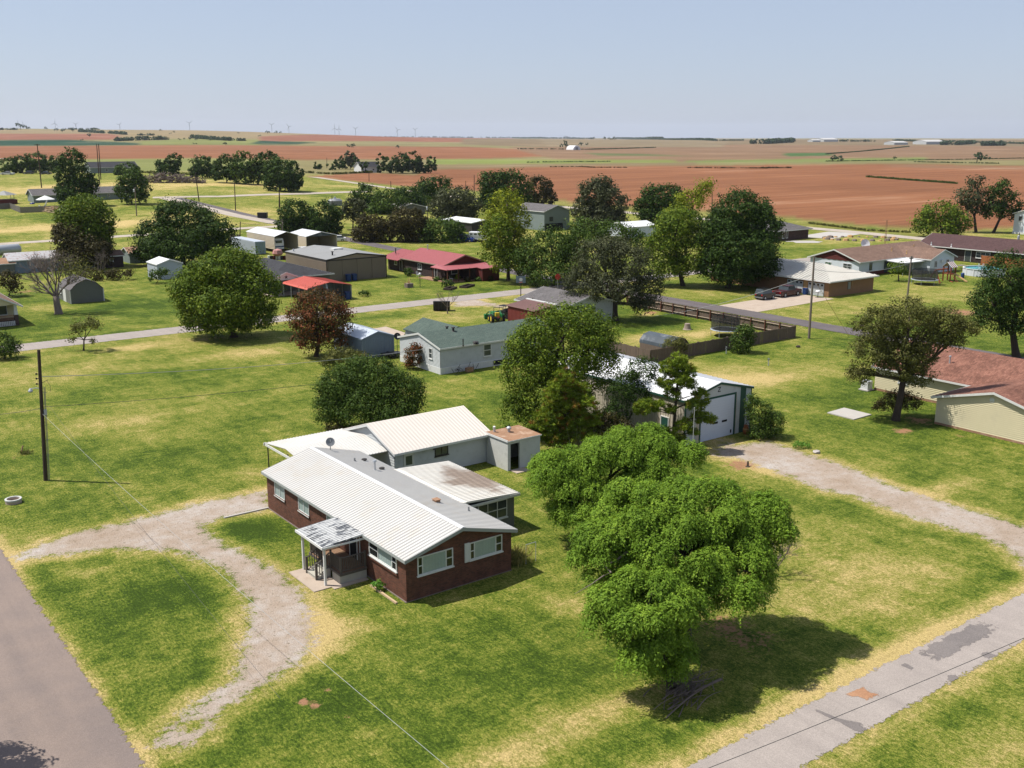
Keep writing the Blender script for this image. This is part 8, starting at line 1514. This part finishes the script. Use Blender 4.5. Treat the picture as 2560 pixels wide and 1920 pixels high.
mb = MB(); mb.box(gz0.x - 3.2, gz0.y - 3, gz0.z + .1, gz0.x + 3.4, gz0.y + 2.5, gz0.z + 1.5); mb.build('stacked_goods', 'dark_red', gz)
bl0 = PX(*R(8, 290, 580)); bl_ = thing('blue_pool_toy', 'bright blue inflatable draped over the grey fence', 'inflatable', bl0); mb = MB(); mb.lathe(bl0 + Vector((0, 0, 1.75)), [(0, 0), (.7, .05), (.85, .25), (.5, .5), (0, .55)], 10); mb.build('body', 'car_blue', bl_, smooth=True)
# brush heap in the meadow
bh0 = PX(*Z(5, 1265, 545)); bhp = thing('brush_heap', 'long grey heap of cut brushwood in the meadow', 'brush heap', bh0); rnd = random.Random(12); mb = MB()
for k in range(420):
    u = rnd.uniform(-1, 1); h = (1 - u * u) * 3.6; p0 = Vector((.8, -.6, 0)) * (u * 17) + Vector((.6, .8, 0)) * rnd.uniform(-2.5, 2.5) + Vector((0, 0, rnd.uniform(.1, max(h, .4)))); d_ = Vector((rnd.gauss(0, 1), rnd.gauss(0, 1), rnd.gauss(0, .5))).normalized() * rnd.uniform(1.0, 2.6); mb.tube(p0 - d_, p0 + d_, rnd.uniform(.07, .2), n=4)
mb.build('sticks', 'stick', bhp, local=True, kind='stuff')
jk = PX(*R(2, 830, 670)); jp = thing('junk_pile', 'jumble of covered pots and junk in front of the caravan cover', 'junk', jk); mb = MB(); mb.lathe(jk + Vector((0, 0, .9)), [(.8, 0), (1.15, .4), (.9, 1.1), (0, 1.4)], 9); mb.build('cover', 'pink_cover', jp)
for k in range(7): mb = MB(); c = jk + Vector((.8, -.6, 0)) * (k * .55 - 1.9); mb.lathe(c, [(0, 0), (.28, 0), (.3, .8), (0, .85)], 8); mb.build('drum', ('plastic_white', 'black_metal', 'dark_red', 'galv')[k % 4], jp)
fl = thing('log_pile', 'dark stack of logs beside the shipping container', 'log pile', PX(*R(2, 190, 560))); p0 = PX(*R(2, 190, 560)); rnd = random.Random(5)
for k in range(18): mb = MB(); c = p0 + Vector((rnd.uniform(-1.6, 1.2), rnd.uniform(-.5, .8), .2 + .35 * (k // 5))); mb.tube(c - Vector((.1, .9, 0)), c + Vector((.1, .9, 0)), .2, n=7); mb.build('log', 'bark', fl)
rp_ = PX(*Z('a', 960, 610)); rg = thing('rock_garden', 'oval ring of brown rocks on the lawn of the hip-roofed brick house', 'rock garden', rp_); rnd = random.Random(3)
for k in range(26): w = k * 2 * math.pi / 26; c = rp_ + Vector((.8, -.6, 0)) * (9 * math.cos(w)) + Vector((.6, .8, 0)) * (5 * math.sin(w)); mb = MB(); s = rnd.uniform(.4, .9); mb.lathe(c, [(s, 0), (s * .8, s * .6), (0, s * .8)], 6); mb.build('stone', 'ochre' if k % 2 else 'bark_grey', rg)
# ---------------------------------------------------------------- far trees, hedges and tree belts
far_meshes = []
for k in range(5):
    lb = [((RNG.normal() * .25, RNG.normal() * .25, .62), (.5, .5, .36)), ((RNG.normal() * .4, RNG.normal() * .3, .5), (.36, .36, .28)), ((RNG.normal() * .35, RNG.normal() * .3, .42), (.34, .34, .26))]
    C, N, v, a = crown_points(lb, 26, 12, .15); far_meshes.append(leaf_mesh('crown', C, N, .17, .13, v=v, a=a, material='leaf_far'))
tmb = MB(); tmb.tube((0, 0, -.1), (0, 0, .5), .05, .03, 6); tro = tmb.build('trunk', 'bark'); tme = tro.data; bpy.data.objects.remove(tro)
def far_tree(px, wpx, label, group, name='far_tree', hr=1.):
    b_ = PX(*px); s = wpx * FW(b_) / F; t = thing(name, label, 'tree', b_, random.uniform(0, 6), group); t.scale = (s, s, s * hr)
    o = bpy.data.objects.new('crown', random.choice(far_meshes)); COL.objects.link(o); o.parent = t; o = bpy.data.objects.new('trunk', tme); COL.objects.link(o); o.parent = t
def f5(x, y): return (x * .2893, 270 + y * .2893)
def f6(x, y): return (640 + x * .2893, 270 + y * .2893)
def f7(x, y): return (1280 + x * .2893, 270 + y * .2893)
def f8(x, y): return (1920 + x * .2893, 270 + y * .2893)
far_tree(D(2110, 352), 26, 'lone round tree standing in the far right red field', None); far_tree(f7(463, 358), 14, 'lone dark tree left of the far half-round barn', None, hr=1.5); far_tree(f7(597, 330), 13, 'small tree behind the far half-round barn', None, hr=.8)
for px, w in (((f8(560, 462)), 16), (f8(605, 462), 14), (f8(640, 463), 9), (f8(1090, 445), 8)): far_tree(px, w, 'small scrub tree on the far field boundary', 'scrub trees on the far field boundary')
for x, y, w in ((180, 188, 16), (247, 186, 7), (400, 187, 7), (505, 195, 6), (470, 200, 6), (540, 208, 9), (630, 205, 10), (775, 250, 9), (712, 285, 5), (1160, 187, 4), (1380, 200, 5), (1427, 190, 5), (1475, 228, 4), (1508, 215, 5), (1605, 190, 5), (1675, 315, 4), (1700, 315, 4), (1952, 322, 8), (2060, 222, 4), (1690, 280, 6), (1640, 275, 8), (1590, 275, 5), (1550, 280, 5), (1800, 285, 6)): far_tree(f5(x, y), w, 'tiny tree dotting the far hills', 'tiny trees dotting the far hills')
for x, y, w in ((100, 222, 8), (175, 222, 7), (205, 222, 6), (35, 250, 5), (840, 345, 12), (825, 345, 7), (1230, 350, 8)): far_tree(f6(x, y), w, 'tiny tree dotting the far hills', 'tiny trees dotting the far hills')
for x, y, w in ((460, 268, 8), (497, 266, 5), (530, 266, 5), (570, 266, 4), (657, 270, 5), (680, 272, 5), (705, 272, 7), (803, 277, 9), (855, 279, 5), (888, 279, 9)): far_tree(f7(x, y), w, 'tree standing out on the flat horizon', 'trees standing out on the flat horizon')
def belt(name, label, pts, hpx, dens=1., lf='leaf_far'):
    """far-off wood that reads as one mass, along a line of ground pixels"""
    P_ = [PX(*p) for p in pts]; Cs = []; 
    for a, b_ in zip(P_[:-1], P_[1:]):
        L_ = (b_ - a).length; s = FW(a) / F * hpx; n = min(max(4, int(L_ / (s * .5) * dens)), 1100)
        for i in range(n):
            c = a.lerp(b_, random.random()); c.z = float(terrain(c.x, c.y)); h = s * random.uniform(.55, 1.1); m = 22; o = sph(m) * np.array([h * .6, h * .6, h * .5]); Cs.append(np.concatenate([np.array(c) + o + np.array([0, 0, h * .5]), np.full((m, 1), h)], 1))
    A_ = np.concatenate(Cs); n = len(A_); o = bpy.data.objects.new(name, leaf_mesh(name, A_[:, :3], sph(n) + np.array([0, 0, .6]), A_[:, 3] * .55, A_[:, 3] * .42, material=lf)); COL.objects.link(o); tag(o, label, 'tree belt', kind='stuff')
belt('tree_belt', 'dark wood in the middle of the far left farmland', [f5(1000, 288), f5(1200, 280), f5(1480, 275)], 9, 1.4); belt('tree_belt', 'dark wood on the left hill below the horizon', [f5(680, 208), f5(780, 212), f5(900, 220)], 6, 1.4); belt('tree_belt', 'wood on the hill right of the one below the horizon', [f5(940, 220), f5(1090, 232)], 6.5, 1.2)
belt('tree_belt', 'long scattered wood left of the far green crop', [f5(1660, 262), f5(1800, 272), f5(2000, 285), f5(2120, 285)], 8, 1.3); belt('tree_belt', 'low wood band above the middle farmland wood', [f5(1190, 238), f5(1330, 238)], 5, 1.2)
belt('tree_belt', 'long dark tree line on the left skyline', [f5(-60, 190), f5(150, 190)], 5); belt('tree_belt', 'tree line along the left-centre skyline', [f5(560, 186), f5(800, 188), f5(1020, 186)], 4)
belt('tree_belt', 'low tree line on the skyline under the wind turbines', [f6(700, 226), f6(1000, 232), f6(1250, 242), f6(1700, 246), f6(2200, 250)], 3.5, .8); belt('tree_belt', 'low tree line on the middle skyline', [f7(0, 262), f7(300, 264), f7(700, 268)], 3., .6); belt('tree_belt', 'low tree line on the right-centre skyline', [f7(900, 266), f7(1300, 274), f7(1750, 284), f7(2000, 282)], 3.4, .7)
belt('tree_belt', 'dark copse right of centre under the skyline', [f7(2075, 310), f7(2212, 310), f8(80, 305), f8(215, 298)], 11, 1.6); belt('tree_belt', 'tree line behind the long white farm building', [f8(620, 290), f8(920, 292)], 5, 1.2); belt('tree_belt', 'dark copse right of the white-roofed far barn', [f8(1490, 320), f8(1640, 320), f8(1780, 310)], 9, 1.6); belt('tree_belt', 'rounded dark copse near the right border skyline', [f8(1845, 328), f8(2040, 326)], 11, 1.7); belt('tree_belt', 'tree line along the right skyline', [f8(1080, 282), f8(1300, 292), f8(1500, 290), f8(2212, 312)], 4, .7)
belt('hedge_line', 'dark hedge strip lying in the middle of the red field', [Z('a', 1000, 132), Z('a', 1300, 155), Z('a', 1700, 185)], 4.5, 1.6, 'leaf_mid'); belt('hedge_line', 'straight hedge between red field and stubble', [f8(-60, 522), f8(200, 520)], 3.6, 1.3, 'leaf_brown'); belt('hedge_line', 'thin hedge line bounding the red field', [f7(1520, 520), f7(1950, 522), f7(2212, 524)], 3, 1.1, 'leaf_brown'); belt('hedge_line', 'hedge line left of the thin one at the red field', [f7(330, 512), f7(600, 510), f7(720, 517), f7(1000, 517)], 2.6, 1., 'leaf_brown'); belt('hedge_line', 'dark ditch line through the stubble', [f7(130, 472), f7(500, 468), f7(850, 465)], 2.4, 1., 'leaf_far'); belt('hedge_line', 'ditch growth running across the right stubble fields', [f8(500, 462), f8(980, 456), f8(1700, 446), f8(2212, 436)], 2.2, 1., 'leaf_far'); belt('hedge_line', 'second ditch line below the lone round tree', [f8(1260, 468), f8(1540, 474), f8(2000, 482)], 2.6, 1., 'leaf_far'); belt('hedge_line', 'sloping hedge climbing to the white farm shed', [f8(500, 400), f8(860, 372), f8(1220, 334)], 2.6, 1., 'leaf_far'); belt('hedge_line', 'creek growth below the half-round barn', [f7(50, 356), f7(420, 358), f7(680, 360), f7(1240, 344)], 2.6, 1., 'leaf_far')
belt('roadside_weeds', 'tall yellow-green weeds along the east road verge', [Z('a', 560, 490), Z('a', 1000, 545), Z('a', 1340, 560)], 5, 1.4, 'leaf_olive'); belt('lane_weeds', 'tall weeds beside the lane to the white cottage', [f6(420, 560), f6(650, 575), f6(800, 570), f6(1000, 560)], 5, 1.2, 'leaf_olive'); belt('meadow_growth', 'rough bushes behind the meadow by the farmhouse', [f5(1200, 560), f5(1350, 570), f5(1640, 580)], 6, 1., 'leaf_olive')
# ---------------------------------------------------------------- wind turbines beyond the left hills
TB = [(f5(160, 135), 9, 100, 20), (f5(200, 140), 7, 95, -5), (f5(475, 132), 10, 80, 12), (f5(655, 140), 7.5, 30, 0), (f5(1033, 145), 7.5, 45, 0), (f5(1635, 130), 9, 30, 0), (f6(135, 145), 8, 30, 0), (f6(283, 160), 8, 10, 0), (f6(680, 175), 10, 90, 0), (f6(717, 178), 8, 85, 0), (f6(860, 178), 8, 30, 0), (f6(1222, 188), 8, 5, 0), (f6(1375, 186), 7.5, 30, 0)]
for i, (px, rpx, a0, yaw) in enumerate(TB):
    dist = 7600 + (i * 733) % 1500; hub = AT(*px, dist); g_ = float(terrain(hub.x, hub.y)); s = dist / F; R_ = rpx * 1.25 * s
    t = thing('wind_turbine', 'white three-bladed wind turbine on the left skyline', 'wind turbine', Vector((hub.x, hub.y, g_)), group='wind turbines on the skyline'); mb = MB(); mb.tube((hub.x, hub.y, g_ - 5), hub, .95 * s * .62, .55 * s * .62, n=8); mb.build('tower', 'turbine', t)
    dv = Vector((-.6, -.8, 0)); rt_ = Vector((.8, -.6, 0)); mb = MB(); mb.tube(hub - dv * 1.2 * s, hub + dv * 1.2 * s, .6 * s, .5 * s, n=8); mb.build('nacelle', 'turbine', t)
    for k in range(3):
        w = math.radians(a0 + 120 * k); d_ = rt_ * math.cos(w) + Vector((0, 0, math.sin(w))); h0 = hub + dv * 1.3 * s; n_ = d_.cross(dv); mb = MB(); mb.add([h0 - n_ * .35 * s, h0 + n_ * .35 * s, h0 + d_ * R_ * .3 + n_ * .5 * s, h0 + d_ * R_, h0 + d_ * R_ * .3 - n_ * .5 * s] + [h0 + dv * .3 * s], [(0, 1, 2, 3, 4), (0, 5, 1), (1, 5, 2), (2, 5, 3), (3, 5, 4), (4, 5, 0)]); mb.build('blade', 'turbine', t)
# ---------------------------------------------------------------- haze
HZ = True
if HZ:
    mb = MB(); mb.box(-16000, -16000, -2, 16000, 16000, 260); hz = mb.build('haze', None); tag(hz, 'thin blue haze over the plain', 'haze', kind='stuff')
    m = bpy.data.materials.new('haze'); m.use_nodes = True; nt_ = m.node_tree; nt_.nodes.remove(nt_.nodes['Principled BSDF']); pv = nt_.nodes.new('ShaderNodeVolumePrincipled'); pv.inputs['Color'].default_value = (.82, .88, 1, 1); pv.inputs['Density'].default_value = 3.2e-5; pv.inputs['Anisotropy'].default_value = .2
    nt_.links.new(pv.outputs[0], nt_.nodes['Material Output'].inputs['Volume']); hz.data.materials.append(m)
